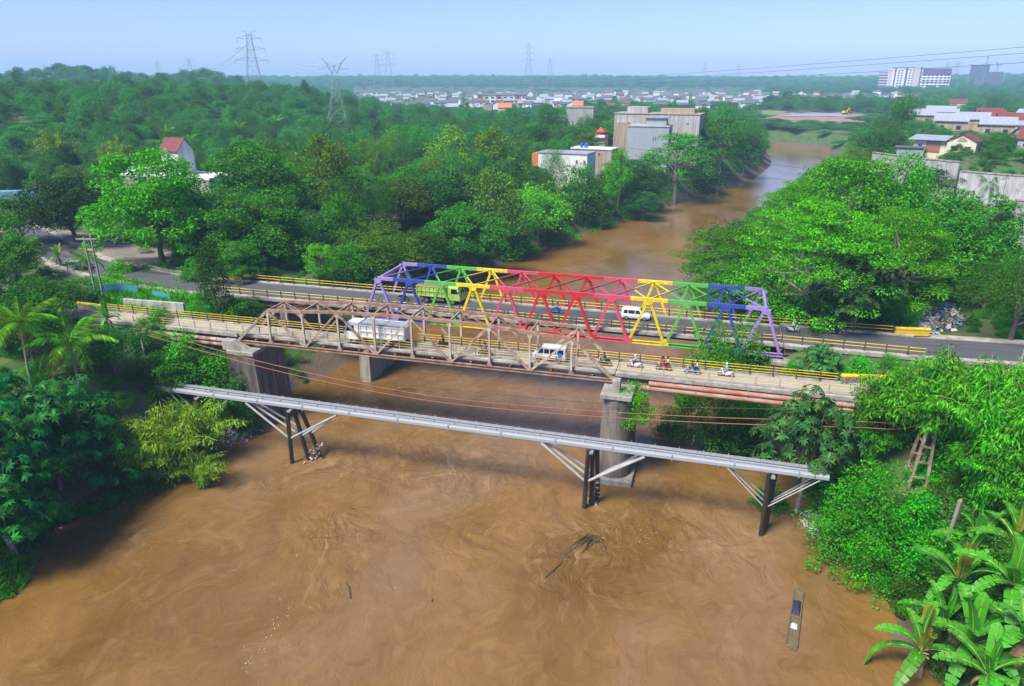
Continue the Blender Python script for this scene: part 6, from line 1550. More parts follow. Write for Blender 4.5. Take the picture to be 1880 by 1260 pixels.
# sight line to the cream house, the walls and the swallow houses stays low
low = (ang > 7.5) & (ang < 26) & (d > 150) & (d < 290) & (X > 90)
lowB = (ang > -9.5) & (ang < -3) & (d > 225) & (d < 330)
lowC = ((ang > 2.5) & (ang < 12.5) & (d > 470) & (d < 800)) | ((ang > -21) & (ang < -12) & (d > 640) & (d < 1060))
lowC = lowC[ok]
X, Y, d, ang, low, lowB, sd = X[ok], Y[ok], d[ok], ang[ok], low[ok], lowB[ok], sd[ok]
hill_ = (X < -95) & (Y < 640)
W = np.where(hill_, 6.0 + 4.5 * fs_.rand(len(X)), 7.5 + 6.5 * fs_.rand(len(X))) * (1 + .0005 * d)
H = np.where(hill_, 6.5 + 6.5 * fs_.rand(len(X)), 7 + 9 * fs_.rand(len(X)))
H = np.where((fs_.rand(len(X)) < .03) & (d > 330), H * 1.5, H)
H = np.where(low, 4.5, H); W = np.where(low, 6, W); H = np.where(lowB, np.minimum(H, 7), H)
H = np.where(lowC, np.where(ang > 0, 2.4, 4.0) + 2 * fs_.rand(len(X)), H); vl = (ang > 12) & (d > 285) & (d < 560); H = np.where(vl, 3.5 + 2.5 * fs_.rand(len(X)), H); W = np.where(vl, W * .75, W); nf = (ang > -26) & (ang < 3) & (d > 560) & (d < 980); H = np.where(nf, H * .6, H); H = np.where(town[ok], H * .42, H)
Zg = height(X, Y) - .4
sp_i = fs_.choice(6, len(X), p=[.26, .22, .16, .12, .12, .12])
order = np.argsort(-(W / d)); near_ = order[:170]; rest = order[170:]
zone = lambda i: 0 if ang[i] < -27 else (1 if ang[i] < 3 else 2)
ZL = (('in the dense wood on the hillside behind the tower house', 'trees of the hillside wood'), ('in the wood between the river bend and the pylon', 'trees of the riverside wood'), ('in the thicket beyond the river bend', 'trees beyond the river bend'))
SHAPE = {'round': 'rounded', 'tall': 'upright', 'layer': 'flat layered', 'fine': 'feathery', 'big': 'large leafy'}; CN = {'mid': 'green', 'mid2': 'fresh green', 'dark': 'very dark', 'dark2': 'dark', 'forest': 'deep green', 'olive2': 'yellowish'}
KEY = ('round', 'round', 'tall', 'layer', 'fine', 'big')
COLS = ('mid', 'mid2', 'dark', 'dark2', 'forest', 'olive2', 'forest')
for i in near_:
    lb, gp = ZL[zone(i)]
    ck = COLS[int(fs_.randint(0, len(COLS)))]; lb = CN[ck] + ' ' + SHAPE[KEY[sp_i[i]]] + ' tree ' + lb
    tree(float(X[i]), float(Y[i]), float(Zg[i]), float(W[i]), float(H[i]), KEY[sp_i[i]], ck, lb, gp)
protos = {}
for o in COL.objects:
    if o.name.startswith('crown'): protos.setdefault(o.data.name, o)
use = [protos[SPEC[k][v][1].name] for k, v in (('round', 0), ('round', 1), ('tall', 0), ('layer', 0), ('fine', 0), ('big', 0))]
scatter('forest', 'dense green wood covering the hills as far as the horizon', 'forest', X[rest], Y[rest], Zg[rest], W[rest], H[rest], sp_i[rest], use, 'forest', 6)
# ------------------------------------------------------------------ vehicles
def ring_wheel(par, x, y, z, r, w, dual=False):
    o = MB(); n = 18
    prof = [(r*.62, -w/2), (r*.96, -w/2), (r, -w*.3), (r, w*.3), (r*.96, w/2), (r*.62, w/2)]
    vs = [(math.cos(6.283*i/n)*a, b_, math.sin(6.283*i/n)*a) for i in range(n) for a, b_ in prof]; k = len(prof)
    fs = [(i*k+j, ((i+1) % n)*k+j, ((i+1) % n)*k+(j+1) % k, i*k+(j+1) % k) for i in range(n) for j in range(k)]
    wh = bpy.data.objects.new('wheel', None); wh.empty_display_size = .1; wh.location = (x, y, z); link(wh, par)
    o.add(vs, fs).build('tyre', MATS['rubber'], wh, smooth=True)
    MB().tube((0, -w*.34, 0), (0, w*.34, 0), r*.62, n=12).build('rim', MATS['chrome_grey'], wh)
    return wh
def loft(rings):
    """closed skin over equal rings of points"""
    b_ = MB(); n = len(rings[0]); vs = [p for r in rings for p in r]
    fs = [tuple(range(n - 1, -1, -1)), tuple(range((len(rings)-1)*n, len(rings)*n))]
    for j in range(len(rings) - 1):
        for i in range(n): fs.append((j*n+i, j*n+(i+1) % n, (j+1)*n+(i+1) % n, (j+1)*n+i))
    return b_.add(vs, fs)
def car_section(x, zb, zs, zr, wb, wr):
    """half-round section of a car body at x: sill zb, shoulder zs, roof zr, widths at body and roof"""
    return [(x,-wb*.92,zb),(x,-wb,zb+.12),(x,-wb,zs-.1),(x,-wb*.97,zs),(x,-wr,zr-.07),(x,-wr*.86,zr),(x,wr*.86,zr),(x,wr,zr-.07),(x,wb*.97,zs),(x,wb,zs-.1),(x,wb,zb+.12),(x,wb*.92,zb)]
def dump_truck(label, x, y, z, rz, cabm, boxm, cargo, L=8.4, name='dump_truck'):
    t = thing(name, label, 'truck', (x, y, z), rz, 'dump trucks crossing the bridges')
    h = L / 2; hw = 1.22
    for s in (-1, 1): MB().box((-.3, s*.45, .82), (L - 1.2, .14, .26)).build('chassis_rail', MATS['rubber'], t)
    cab = loft([[(xx,-hw,.75),(xx,-hw,1.75),(xx+o,-hw*.93,2.72),(xx+o,-hw*.80,2.84),(xx+o,hw*.80,2.84),(xx+o,hw*.93,2.72),(xx,hw,1.75),(xx,hw,.75)] for xx, o in ((h-1.95,0),(h-1.0,0),(h-.06,-.30),(h,-.34))])
    c = cab.build('cab', cabm, t, smooth=False)
    ws = MB().prism([(-.98, 0), (.98, 0), (.88, .85), (-.88, .85)], 'x', -.01, .015).build('windscreen', MATS['glass_dark'], c); ws.location = (h - .045, 0, 1.76); ws.rotation_euler = (0, R(-18.5), 0)
    for s in (-1, 1):
        MB().add([(h-1.45,s*(hw+.012),1.8),(h-.28,s*(hw+.012),1.8),(h-.52,s*(hw*.94+.03),2.55),(h-1.4,s*(hw*.94+.03),2.55)], [(0,1,2,3)]).build('side_window', MATS['glass_dark'], c)
        MB().box((h+.01, s*.85, 1.05), (.06, .36, .2)).build('headlight', MATS['lamp_lens'], c)
        MB().box((h-.15, s*(hw+.22), 2.1), (.08, .22, .42)).build('mirror', MATS['rubber'], c)
    MB().cbox((h-.02, 0, .72), (.2, 2.3, .34), .05).build('bumper', MATS['chrome_grey'], t)
    x0, x1 = -h, h - 2.15; zb, zt = 1.15, 2.75; bw = 1.24
    b_ = loft([[(xx,-bw*.95,zb),(xx,-bw,zt),(xx,bw,zt),(xx,bw*.95,zb)] for xx in (x0, x1)])
    bx = b_.build('cargo_box', boxm, t)
    for k in range(8):
        xx = x0 + .15 + (x1 - x0 - .3) * k / 7
        for s in (-1, 1): MB().beam((xx, s*(bw*.95+.05), zb), (xx, s*(bw+.05), zt), .1, .1).build('rib', boxm, bx)
    for s in (-1, 1):
        for zz_ in (zb + .05, zt - .02, (zb+zt)/2): MB().beam((x0, s*(bw*.97+.055), zz_), (x1, s*(bw*.97+.055), zz_), .1, .12).build('side_rail', boxm, bx)
    rsx = np.random.RandomState(len(label)); gx_, gy_ = np.meshgrid(np.linspace(x0+.12, x1-.12, 22), np.linspace(-bw+.1, bw-.1, 9))
    gz_ = zt - .06 + .10 * rsx.rand(*gx_.shape) + .12 * np.cos(gy_ / bw * 1.4)
    mesh_obj('load', np_mesh('load', np.stack([gx_.ravel(), gy_.ravel(), gz_.ravel()], 1), grid_faces(22, 9), cargo), t)
    for s in (-1, 1):
        ring_wheel(t, h - 1.25, s*1.05, .5, .5, .28)
        for xx in ((-h+1.3, -h+2.5) if L > 8 else (-h+1.6,)): ring_wheel(t, xx, s*.98, .5, .5, .48)
        MB().box((-.2, s*1.05, .72), (2.2, .06, .45)).build('side_guard', MATS['chrome_grey'], t)
        MB().box((-h-.03, s*.9, .95), (.06, .35, .16)).build('tail_lamp', MATS['red_lens'], t)
    return t
M('load_grey', (.25,.28,.31), .9, var=.25, scale=2); M('load_earth', (.20,.13,.08), .95, var=.25, scale=2)
M('truck_lime', (.36,.55,.10), .5, var=.1, stain=(.3,.2,.1), sstr=.3); M('truck_white', (.66,.65,.60), .55, var=.06, stain=(.35,.28,.2), sstr=.35, sscale=(.8,.8,.8))
dump_truck('white dump truck loaded with grey gravel on the old bridge', 9.9, yo(9.9) + OW/2, OD + .02, R(180) + OA, MATS['white_paint'], MATS['truck_white'], MATS['load_grey'])
dump_truck('lime green dump truck with an earth load inside the rainbow bridge', 9.9, 6.3, ZD + .03, 0, MATS['truck_lime'], MATS['truck_lime'], MATS['load_earth'], 7.2)

def mpv(label, x, y, z, rz):
    t = thing('car', label, 'car', (x, y, z), rz)
    S_ = [(-2.05,.42,.92,1.22,.78,.66),(-1.98,.30,.95,1.55,.82,.68),(-1.5,.28,.96,1.66,.83,.68),(-.2,.28,.95,1.68,.83,.69),(.55,.28,.94,1.62,.83,.67),(1.15,.28,.92,1.02,.83,.74),(1.85,.30,.84,.90,.80,.70),(2.08,.40,.66,.72,.66,.58)]
    b_ = loft([car_section(*s) for s in S_]).build('body', MATS['white_paint'], t, smooth=True)
    for s in (-1, 1):
        for x0, x1, x0t, x1t in ((-1.75,-1.15,-1.62,-1.15),(-1.05,-.12,-1.05,-.12),(-.02,.78,-.02,.5)):
            MB().add([(x0,s*.822,1.0),(x1,s*.822,1.0),(x1t,s*.715,1.5),(x0t,s*.715,1.5)], [(0,1,2,3)]).build('side_window', MATS['glass_dark'], b_)
        MB().box((2.0, s*.52, .72), (.12,.26,.14)).build('headlight', MATS['lamp_lens'], b_); MB().box((-2.03, s*.66, .98), (.06,.12,.3)).build('tail_lamp', MATS['red_lens'], b_); MB().box((.75, s*.93, 1.02), (.12,.16,.12)).build('mirror', MATS['white_paint'], b_)
        for xx in (-1.3, 1.32): ring_wheel(t, xx, s*.74, .31, .31, .2)
    MB().add([(1.14,-.68,1.04),(1.14,.68,1.04),(.6,.58,1.6),(.6,-.58,1.6)], [(0,1,2,3)]).build('windscreen', MATS['glass_dark'], b_, loc=(.03,0,.02)); MB().box((-2.02,0,1.3), (.05,1.1,.36)).build('rear_window', MATS['glass_dark'], b_); MB().box((2.06,0,.46), (.08,1.0,.14)).build('grille', MATS['rubber'], b_)
    return t
mpv('white people carrier driving inside the rainbow bridge', 40.3, 6.2, ZD + .03, 0)
def minibus(label, x, y, z, rz):
    t = thing('minibus', label, 'minibus', (x, y, z), rz)
    S_ = [(-1.98,.35,.98,1.78,.74,.66),(-1.9,.30,1.0,1.88,.76,.68),(0,.30,1.0,1.90,.77,.69),(.95,.30,1.0,1.86,.77,.68),(1.55,.32,.98,1.30,.77,.70),(1.95,.36,.92,1.0,.76,.70),(2.02,.42,.80,.88,.74,.68)]
    b_ = loft([car_section(*s) for s in S_]).build('body', MATS['white_paint'], t, smooth=True)
    for s in (-1, 1):
        for x0, x1, x0t, x1t in ((-1.75,-1.0,-1.7,-1.0),(-.9,-.1,-.9,-.1),(0,.6,0,.6),(.72,1.32,.72,1.02)):
            MB().add([(x0,s*.765,1.1),(x1,s*.765,1.1),(x1t,s*.700,1.66),(x0t,s*.700,1.66)], [(0,1,2,3)]).build('side_window', MATS['glass_dark'], b_)
        MB().box((-1.35, s*.772, .98), (.5,.02,.6)).build('blue_panel', MATS['blue_paint'], b_); MB().box((-.2, s*.775, .55), (3.2,.02,.10)).build('side_stripe', MATS['red_lens'], b_)
        MB().box((2.0, s*.52, .78), (.08,.24,.16)).build('headlight', MATS['lamp_lens'], b_); MB().box((-1.98, s*.62, .85), (.05,.14,.3)).build('tail_lamp', MATS['red_lens'], b_)
        for xx in (-1.2, 1.25): ring_wheel(t, xx, s*.68, .29, .29, .19)
    MB().add([(1.56,-.64,1.3),(1.56,.64,1.3),(1.0,.58,1.82),(1.0,-.58,1.82)], [(0,1,2,3)]).build('windscreen', MATS['glass_dark'], b_, loc=(.03,0,.02)); MB().box((-1.97,0,1.42), (.05,1.1,.45)).build('rear_window', MATS['glass_dark'], b_)
    return t
minibus('white minibus with a blue rear panel on the old bridge', 32.4, yo(32.4) + OW/2 + .1, OD + .02, R(180) + OA)

# ------------------------------------------------------------------ people and motorbikes
def skin_mesh(name, joints, edges, root, zones):
    """joints: name -> (pos, radius); one continuous skinned body, coloured by the nearest bone's zone"""
    ids = {k: i for i, k in enumerate(joints)}
    me = bpy.data.meshes.new(name); me.from_pydata([joints[k][0] for k in joints], [(ids[a], ids[b_]) for a, b_ in edges], [])
    o = bpy.data.objects.new(name, me); COL.objects.link(o)
    o.modifiers.new('skin', 'SKIN'); sv = me.skin_vertices[0].data
    for k, i in ids.items(): sv[i].radius = (joints[k][1],) * 2 if not hasattr(joints[k][1], '__len__') else joints[k][1]; sv[i].use_root = (k == root)
    sb = o.modifiers.new('sub', 'SUBSURF'); sb.levels = 1; sb.render_levels = 1
    dg = bpy.context.evaluated_depsgraph_get(); ev = o.evaluated_get(dg); out = bpy.data.meshes.new_from_object(ev)
    bpy.data.objects.remove(o); bpy.data.meshes.remove(me)
    out.name = name
    mats = []
    segs = [(Vector(joints[a][0]), Vector(joints[b_][0]), zones.get((a, b_), zones.get(b_, 0))) for a, b_ in edges]
    idx = []
    for p in out.polygons:
        c = p.center; best = 1e9; z = 0
        for a, b_, zz_ in segs:
            d = b_ - a; s = max(0, min(1, (c - a).dot(d) / max(d.length_squared, 1e-9))); dd = (c - a - d * s).length
            if dd < best: best, z = dd, zz_
        idx.append(z)
    for k in range(4): out.materials.append(None)
    out.polygons.foreach_set('material_index', idx); out.polygons.foreach_set('use_smooth', [True] * len(idx)); out.update()
    return out
def pose(kind):
    if kind == 'ride':
        J = {'pelvis': ((0,0,.86),.13), 'belly': ((.04,0,1.05),.125), 'chest': ((.10,0,1.28),.15), 'neck': ((.14,0,1.45),.055), 'head': ((.18,0,1.57),.095), 'crown': ((.18,0,1.68),.085)}
        for n, s in (('l', 1), ('r', -1)):
            J.update({'sh'+n: ((.11,s*.17,1.37),.065), 'el'+n: ((.26,s*.27,1.13),.045), 'wr'+n: ((.48,s*.27,1.06),.035), 'ha'+n: ((.56,s*.27,1.06),.038),
                      'hip'+n: ((.04,s*.10,.84),.095), 'kn'+n: ((.40,s*.19,.78),.07), 'an'+n: ((.30,s*.17,.38),.045), 'to'+n: ((.46,s*.17,.32),.045)})
    elif kind == 'pillion':
        J = {'pelvis': ((0,0,.94),.13), 'belly': ((.02,0,1.12),.125), 'chest': ((.05,0,1.34),.145), 'neck': ((.07,0,1.51),.055), 'head': ((.10,0,1.63),.095), 'crown': ((.10,0,1.74),.085)}
        for n, s in (('l', 1), ('r', -1)):
            J.update({'sh'+n: ((.05,s*.17,1.43),.06), 'el'+n: ((.10,s*.25,1.18),.042), 'wr'+n: ((.28,s*.17,1.06),.035), 'ha'+n: ((.35,s*.15,1.05),.036),
                      'hip'+n: ((.04,s*.10,.92),.095), 'kn'+n: ((.34,s*.22,.82),.07), 'an'+n: ((.20,s*.20,.45),.045), 'to'+n: ((.34,s*.20,.40),.045)})
    else:
        J = {'pelvis': ((0,0,.92),.13), 'belly': ((0,0,1.1),.12), 'chest': ((.01,0,1.32),.145), 'neck': ((.02,0,1.5),.055), 'head': ((.03,0,1.61),.092), 'crown': ((.03,0,1.71),.082)}
        for n, s in (('l', 1), ('r', -1)):
            J.update({'sh'+n: ((0,s*.18,1.42),.06), 'el'+n: ((.04,s*.27,1.16),.042), 'wr'+n: ((.16,s*.24,.95),.034), 'ha'+n: ((.20,s*.23,.88),.036),
                      'hip'+n: ((0,s*.10,.88),.095), 'kn'+n: ((.03,s*.12,.5),.065), 'an'+n: ((-.01,s*.12,.08),.045), 'to'+n: ((.13,s*.13,.04),.042)})
    E_ = [('pelvis','belly'),('belly','chest'),('chest','neck'),('neck','head'),('head','crown')]
    for n in 'lr': E_ += [('chest','sh'+n),('sh'+n,'el'+n),('el'+n,'wr'+n),('wr'+n,'ha'+n),('pelvis','hip'+n),('hip'+n,'kn'+n),('kn'+n,'an'+n),('an'+n,'to'+n)]
    Z = {'belly':0,'chest':0,'neck':2,'head':2,'crown':2,'shl':0,'shr':0,'ell':0,'elr':0,'wrl':2,'wrr':2,'hal':2,'har':2,'hipl':1,'hipr':1,'knl':1,'knr':1,'anl':1,'anr':1,'tol':3,'tor':3}
    return skin_mesh('body', J, E_, 'pelvis', Z)
BODY = {k: pose(k) for k in ('ride', 'pillion', 'stand')}
M('skin', (.28,.15,.09), .6, var=.05); M('shoe', (.02,.02,.02), .7); M('hair_black', (.008,.007,.006), .5)
CLO = {'white': (.68,.68,.66), 'black': (.02,.02,.022), 'blue': (.03,.10,.36), 'red': (.45,.03,.03), 'grey': (.22,.22,.23), 'navy': (.015,.03,.10), 'jeans': (.06,.10,.20), 'lightblue': (.35,.50,.66), 'brown': (.14,.08,.05), 'pink': (.55,.25,.28)}
for k, c in CLO.items(): M('cloth_' + k, c, .9, var=.12, scale=6)
helm = MB(); _n = 10
_vs = [(0,0,.16)] + [(math.cos(6.283*i/_n)*r_, math.sin(6.283*i/_n)*r_*.92, z_) for r_, z_ in ((.09,.13),(.135,.05),(.14,-.03),(.12,-.10)) for i in range(_n)]
helm.add(_vs, [(0,1+i,1+(i+1) % _n) for i in range(_n)] + [(1+j*_n+i,1+(j+1)*_n+i,1+(j+1)*_n+(i+1) % _n,1+j*_n+(i+1) % _n) for j in range(3) for i in range(_n)])
HELM = {k: helm.mesh('helmet', M('helmet_' + k, c, .25, var=.03, coat=.5), True) for k, c in (('black', (.015,.015,.017)), ('white', (.7,.7,.7)), ('red', (.5,.02,.02)))}
def person(label, loc, rz, kind, shirt, trousers, helmet=None, group=None):
    o = bpy.data.objects.new('person', BODY[kind]); o.location = loc; o.rotation_euler = (0, 0, rz); link(o)
    for i, mt in enumerate((MATS['cloth_' + shirt], MATS['cloth_' + trousers], MATS['skin'], MATS['shoe'])):
        o.material_slots[i].link = 'OBJECT'; o.material_slots[i].material = mt
    hp = {'ride': (.18,0,1.62), 'pillion': (.10,0,1.68), 'stand': (.03,0,1.66)}[kind]
    if helmet: mesh_obj('helmet', HELM[helmet], o, loc=hp)
    else: mesh_obj('hair', HELM['black'], o, loc=(hp[0] - .015, 0, hp[2] + .02), scale=(.85, .85, .8))
    return tag(o, label, 'person', group)
TORUS = None
def bike_parts():
    P_ = {}
    P_['tyre'] = None
    b_ = MB(); b_.prism([(-.72,.62),(-.60,.80),(-.10,.74),(.06,.52),(.22,.36),(.46,.98),(.56,.96),(.40,.30),(.10,.24),(-.30,.30),(-.45,.50)], 'y', -.13, .13); P_['fairing'] = b_
    P_['seat'] = MB().cbox((-.30,0,.80), (.72,.24,.12), .04)
    P_['fork'] = MB().beam((.50,0,.95), (.66,0,.30), .09, .07)
    P_['handlebar'] = MB().tube((.48,-.34,1.03), (.48,.34,1.03), .02, n=6)
    P_['headlight'] = MB().cbox((.60,0,.92), (.10,.20,.18), .04)
    P_['exhaust'] = MB().tube((.05,-.16,.28), (-.68,-.17,.42), .05, n=8)
    P_['mudguard'] = MB().prism([(.46,.48),(.62,.62),(.84,.56),(.92,.44),(.86,.46),(.72,.55),(.60,.52)], 'y', -.06, .06)
    return P_
def motorbike(label, x, y, z, rz, colr, riders, group='motorbikes crossing the bridges'):
    t = thing('motorbike', label, 'motorbike', (x, y, z), rz, group)
    pm = M('bike_' + colr, {'white': (.7,.7,.7), 'black': (.02,.02,.02), 'red': (.5,.02,.02), 'blue': (.03,.12,.45), 'cream': (.6,.56,.45)}[colr], .3, var=.04, coat=.4)
    for k, mb in bike_parts().items():
        if mb: mb.build(k, pm if k in ('fairing', 'mudguard') else (MATS['lamp_lens'] if k == 'headlight' else (MATS['chrome_grey'] if k in ('fork', 'handlebar', 'exhaust') else MATS['rubber'])), t)
    for xx in (-.60, .68): ring_wheel(t, xx, 0, .29, .29, .10)
    for (lb, kind, dx, shirt, tr_, hl) in riders:
        c_, s_ = math.cos(rz), math.sin(rz)
        person(lb, (x + dx * c_, y + dx * s_, z), rz, kind, shirt, tr_, hl, 'riders on the motorbikes')
    return t
RL = R(180) + OA
oy = lambda x, d: yo(x) + OW/2 + d
zo_ = OD + .02
motorbike('black motorbike behind the white truck on the old bridge', 18.5, oy(18.5, .5), zo_, RL, 'black', [('rider in black on the motorbike behind the white truck', 'ride', -.12, 'black', 'black', 'black')])
motorbike('dark motorbike second behind the white truck on the old bridge', 24.4, oy(24.4, -.5), zo_, RL, 'black', [('rider in grey on the second motorbike behind the white truck', 'ride', -.12, 'grey', 'black', 'black')])
motorbike('dark motorbike following the white minibus under the end post', 39.0, oy(39, 0), zo_, RL, 'black', [('rider in navy following the white minibus', 'ride', -.12, 'navy', 'jeans', 'black')])
motorbike('white motorbike on the old bridge beside the pier bush', 42.6, oy(42.6, .3), zo_, RL, 'white', [('rider in light blue beside the pier bush', 'ride', -.12, 'lightblue', 'navy', 'white')])
motorbike('red motorbike carrying two people on the old bridge', 45.9, oy(45.9, .4), zo_, RL, 'red', [('front rider in red on the red motorbike', 'ride', -.02, 'red', 'jeans', 'black'), ('passenger in white on the red motorbike', 'pillion', -.48, 'white', 'black', 'black')])
motorbike('blue motorbike carrying two people on the old bridge', 49.2, oy(49.2, .1), zo_, RL, 'blue', [('front rider in black on the blue motorbike', 'ride', -.02, 'black', 'jeans', 'black'), ('passenger in white on the blue motorbike', 'pillion', -.48, 'white', 'navy', None)])
motorbike('white motorbike last in line on the old bridge', 52.9, oy(52.9, .4), zo_, RL, 'white', [('rider in light grey on the last motorbike in line', 'ride', -.12, 'lightblue', 'grey', 'white')])
zr_ = ZD + .03
motorbike('blue motorbike in the middle of the rainbow bridge', 28.7, 5.6, zr_, 0, 'blue', [('rider in grey in the middle of the rainbow bridge', 'ride', -.12, 'grey', 'navy', 'black')])
motorbike('motorbike just behind the lime green truck', 3.9, 5.4, zr_, 0, 'black', [('rider in white just behind the lime green truck', 'ride', -.12, 'white', 'navy', 'red')])
motorbike('white scooter leaving the purple end of the rainbow bridge', 61.8, 6.3, zr_, 0, 'white', [('rider in white on the scooter leaving the rainbow bridge', 'ride', -.12, 'white', 'grey', 'white')])
motorbike('black motorbike on the road beside the bluish big leaved tree', 67.3, 7.0, zr_, 0, 'black', [('rider in black beside the bluish big leaved tree', 'ride', -.12, 'black', 'black', 'black')])
person('person in a white shirt standing on the muddy landing', (69.3, -31.6, max(.3, hz(69.3, -31.6))), R(200), 'stand', 'white', 'black')

# ------------------------------------------------------------------ raft, drift wood, foam, rubbish
M('bamboo_dry', (.15,.115,.05), .75, var=.4, scale=2.5, stain=(.10,.08,.05), sstr=.5, sscale=(1,1,1)); M('tarp_navy', (.02,.024,.045), .7, var=.3, scale=3); M('sack_white', (.62,.60,.56), .9, var=.15, scale=4)
rl = Vector((59.4, -42.0, 0)); ru = Vector((60.7, -34.2, 0)); rd = ru - rl
RAFT_A = math.atan2(rd.y, rd.x)
t = thing('bamboo_raft', 'narrow bamboo raft floating on the brown water', 'raft', tuple((rl + ru) / 2 + Vector((0, 0, .05))), RAFT_A)
rr = random.Random(4); LR = rd.length
for k in range(9):
    y = -.40 + k * .10; e0, e1 = rr.uniform(-.25, .1), rr.uniform(-.1, .25)
    MB().path([(-LR/2 + e0, y, .05), (0, y + rr.uniform(-.02,.02), .07), (LR/2 + e1, y*.85, .09)], .062, 7).build('pole', MATS['bamboo_dry'], t, smooth=True)
for k in range(7): MB().tube((-LR/2 + .5 + k * (LR-1)/6, -.48, .16), (-LR/2 + .5 + k * (LR-1)/6, .48, .16), .04, n=6).build('cross_pole', MATS['bamboo_dry'], t)
for s in (-1, 1): MB().tube((-LR/2 + .2, s*.45, .2), (LR/2 - .3, s*.40, .2), .05, n=6).build('side_pole', MATS['bamboo_dry'], t)
def crumple(name, label, cat, loc, rz, sx, sy, h, mat, seed, group=None):
    r_ = np.random.RandomState(seed); n = 9; gx_, gy_ = np.meshgrid(np.linspace(-1, 1, n), np.linspace(-1, 1, n)); q = np.maximum(np.abs(gx_), np.abs(gy_))
    Z = h * (1 - q ** 2.5) * (.55 + .6 * r_.rand(n, n)); Z[q > .99] = -.02
    X_ = sx * gx_ * (1 + .08 * r_.normal(size=(n, n))); Y_ = sy * gy_ * (1 + .08 * r_.normal(size=(n, n)))
    t_ = thing(name, label, cat, loc, rz, group); mesh_obj('sheet' if cat == 'tarpaulin' else 'sack', np_mesh(name, np.stack([X_.ravel(), Y_.ravel(), Z.ravel()], 1), grid_faces(n, n), mat, True), t_); return t_
crumple('tarpaulin', 'dark blue tarpaulin lying on the bamboo raft', 'tarpaulin', tuple((rl.lerp(ru, .66)) + Vector((0, 0, .22))), RAFT_A, 1.0, .33, .26, MATS['tarp_navy'], 1)
crumple('sack', 'crumpled white sack on the bamboo raft', 'sack', tuple((rl.lerp(ru, .33)) + Vector((0, 0, .22))), RAFT_A, .30, .26, .3, MATS['sack_white'], 2)
def drift(label, pts, r, group='drifting branches'):
    t = thing('drift_branch', label, 'branch', tuple(pts[0]), 0, group); loc_part(MB().path(smooth_line(pts, 4), [r * (1 - .6 * i / (4 * (len(pts) - 1))) for i in range(4 * (len(pts) - 1) + 1)], 6), 'stem', M('wet_wood', (.06,.045,.025), .6, var=.3), t, smooth=True); return t
drift('long straight drifting pole beside the snagged branches', [(37.6,-38.9,.05), (38.4,-37.0,.10), (39.2,-35.0,.06)], .09)
drift('thin bent stick floating below the snagged branches', [(39.6,-36.8,.05), (39.7,-35.6,.12), (39.4,-34.6,.05)], .05)
drift('dark half sunk log below the floating rubbish streak', [(21.2,-46.6,.03), (20.4,-45.4,.10), (19.6,-44.6,.04)], .10)
drift('small dark driftwood bit in open water', [(28.5,-45.0,.05), (28.4,-44.6,.1)], .10)
drift('dark branch lodged against the rapids below the square pier', [(5.5,-3.5,.1), (7.0,-3.2,.5), (8.6,-2.2,.2)], .14)
t = thing('snagged_branches', 'tangle of dark snagged branches with dry grass in midstream', 'branches', (40.8, -31.6, 0)); rr = random.Random(8)
for k in range(11):
    a = R(-90 + rr.uniform(-45, 55)); l = rr.uniform(1.2, 4.6); p = Vector((rr.uniform(-.6,.9), rr.uniform(-.4,.6), .25)); q = p + Vector((math.cos(a) * l, math.sin(a) * l, -.2 + rr.uniform(0, .25)))
    MB().path([p, p.lerp(q, .5) + Vector((rr.uniform(-.25,.25), 0, rr.uniform(.1,.4))), q], [.07, .055, .02], 5).build('branch', MATS['wet_wood'], t)
def tuft_pts(rs_, n):
    D = nrm(rs_.normal(size=(n, 3)) + [0, 0, .6]); return D * [.95, .6, .45] * rs_.rand(n, 1), D
o = leaf_cloud('dry_grass', tuft_pts, 260, .5, .12, 501, 'dry', t)
def flecks(name, label, cat, pts, n, spread, size, seed, mats, flat=True, zfn=None, hgt=.12):
    """a litter of small bits nobody could count"""
    r_ = np.random.RandomState(seed); P = np.array([p[:2] for p in pts], float); k = r_.rand(n) * (len(P) - 1); i = np.minimum(k.astype(int), len(P) - 2); f = (k - i)[:, None]
    C_ = P[i] * (1 - f) + P[i+1] * f + r_.normal(size=(n, 2)) * spread; z = np.zeros(n) + .03 if zfn is None else zfn(C_[:, 0], C_[:, 1])
    a = r_.rand(n) * 6.283; s = size * (.4 + 1.2 * r_.rand(n) ** 2); t_ = r_.normal(size=(n, 2)) * (.05 if flat else .5)
    ux_ = np.stack([np.cos(a), np.sin(a), t_[:, 0]], 1) * s[:, None]; uy_ = np.stack([-np.sin(a), np.cos(a), t_[:, 1]], 1) * s[:, None] * (.35 + .5 * r_.rand(n, 1))
    up_ = np.array([0, 0, 1.]) * s[:, None] * (hgt / .12) * .12 * (1 if flat else 4 * r_.rand(n, 1))
    c = np.stack([C_[:, 0], C_[:, 1], z], 1)
    V = np.stack([c-ux_-uy_, c+ux_-uy_, c+ux_+uy_, c-ux_+uy_, c-ux_*.7-uy_*.7+up_, c+ux_*.7-uy_*.7+up_, c+ux_*.7+uy_*.7+up_, c-ux_*.7+uy_*.7+up_], 1).reshape(-1, 3)
    base_ = np.arange(n)[:, None, None] * 8; F = (base_ + np.array([[4,5,6,7],[0,1,5,4],[1,2,6,5],[2,3,7,6],[3,0,4,7]])[None]).reshape(-1, 4)
    me = np_mesh(name, V, F); [me.materials.append(q) for q in mats]
    me.polygons.foreach_set('material_index', np.repeat(r_.randint(0, len(mats), n), 5).astype(np.int32))
    return tag(mesh_obj(name, me), label, cat, kind='stuff')
FO = [M('foam', (.44,.32,.20), .7, var=.1), M('foam', (.44,.32,.20)), M('foam_white', (.60,.52,.42), .7, var=.1)]
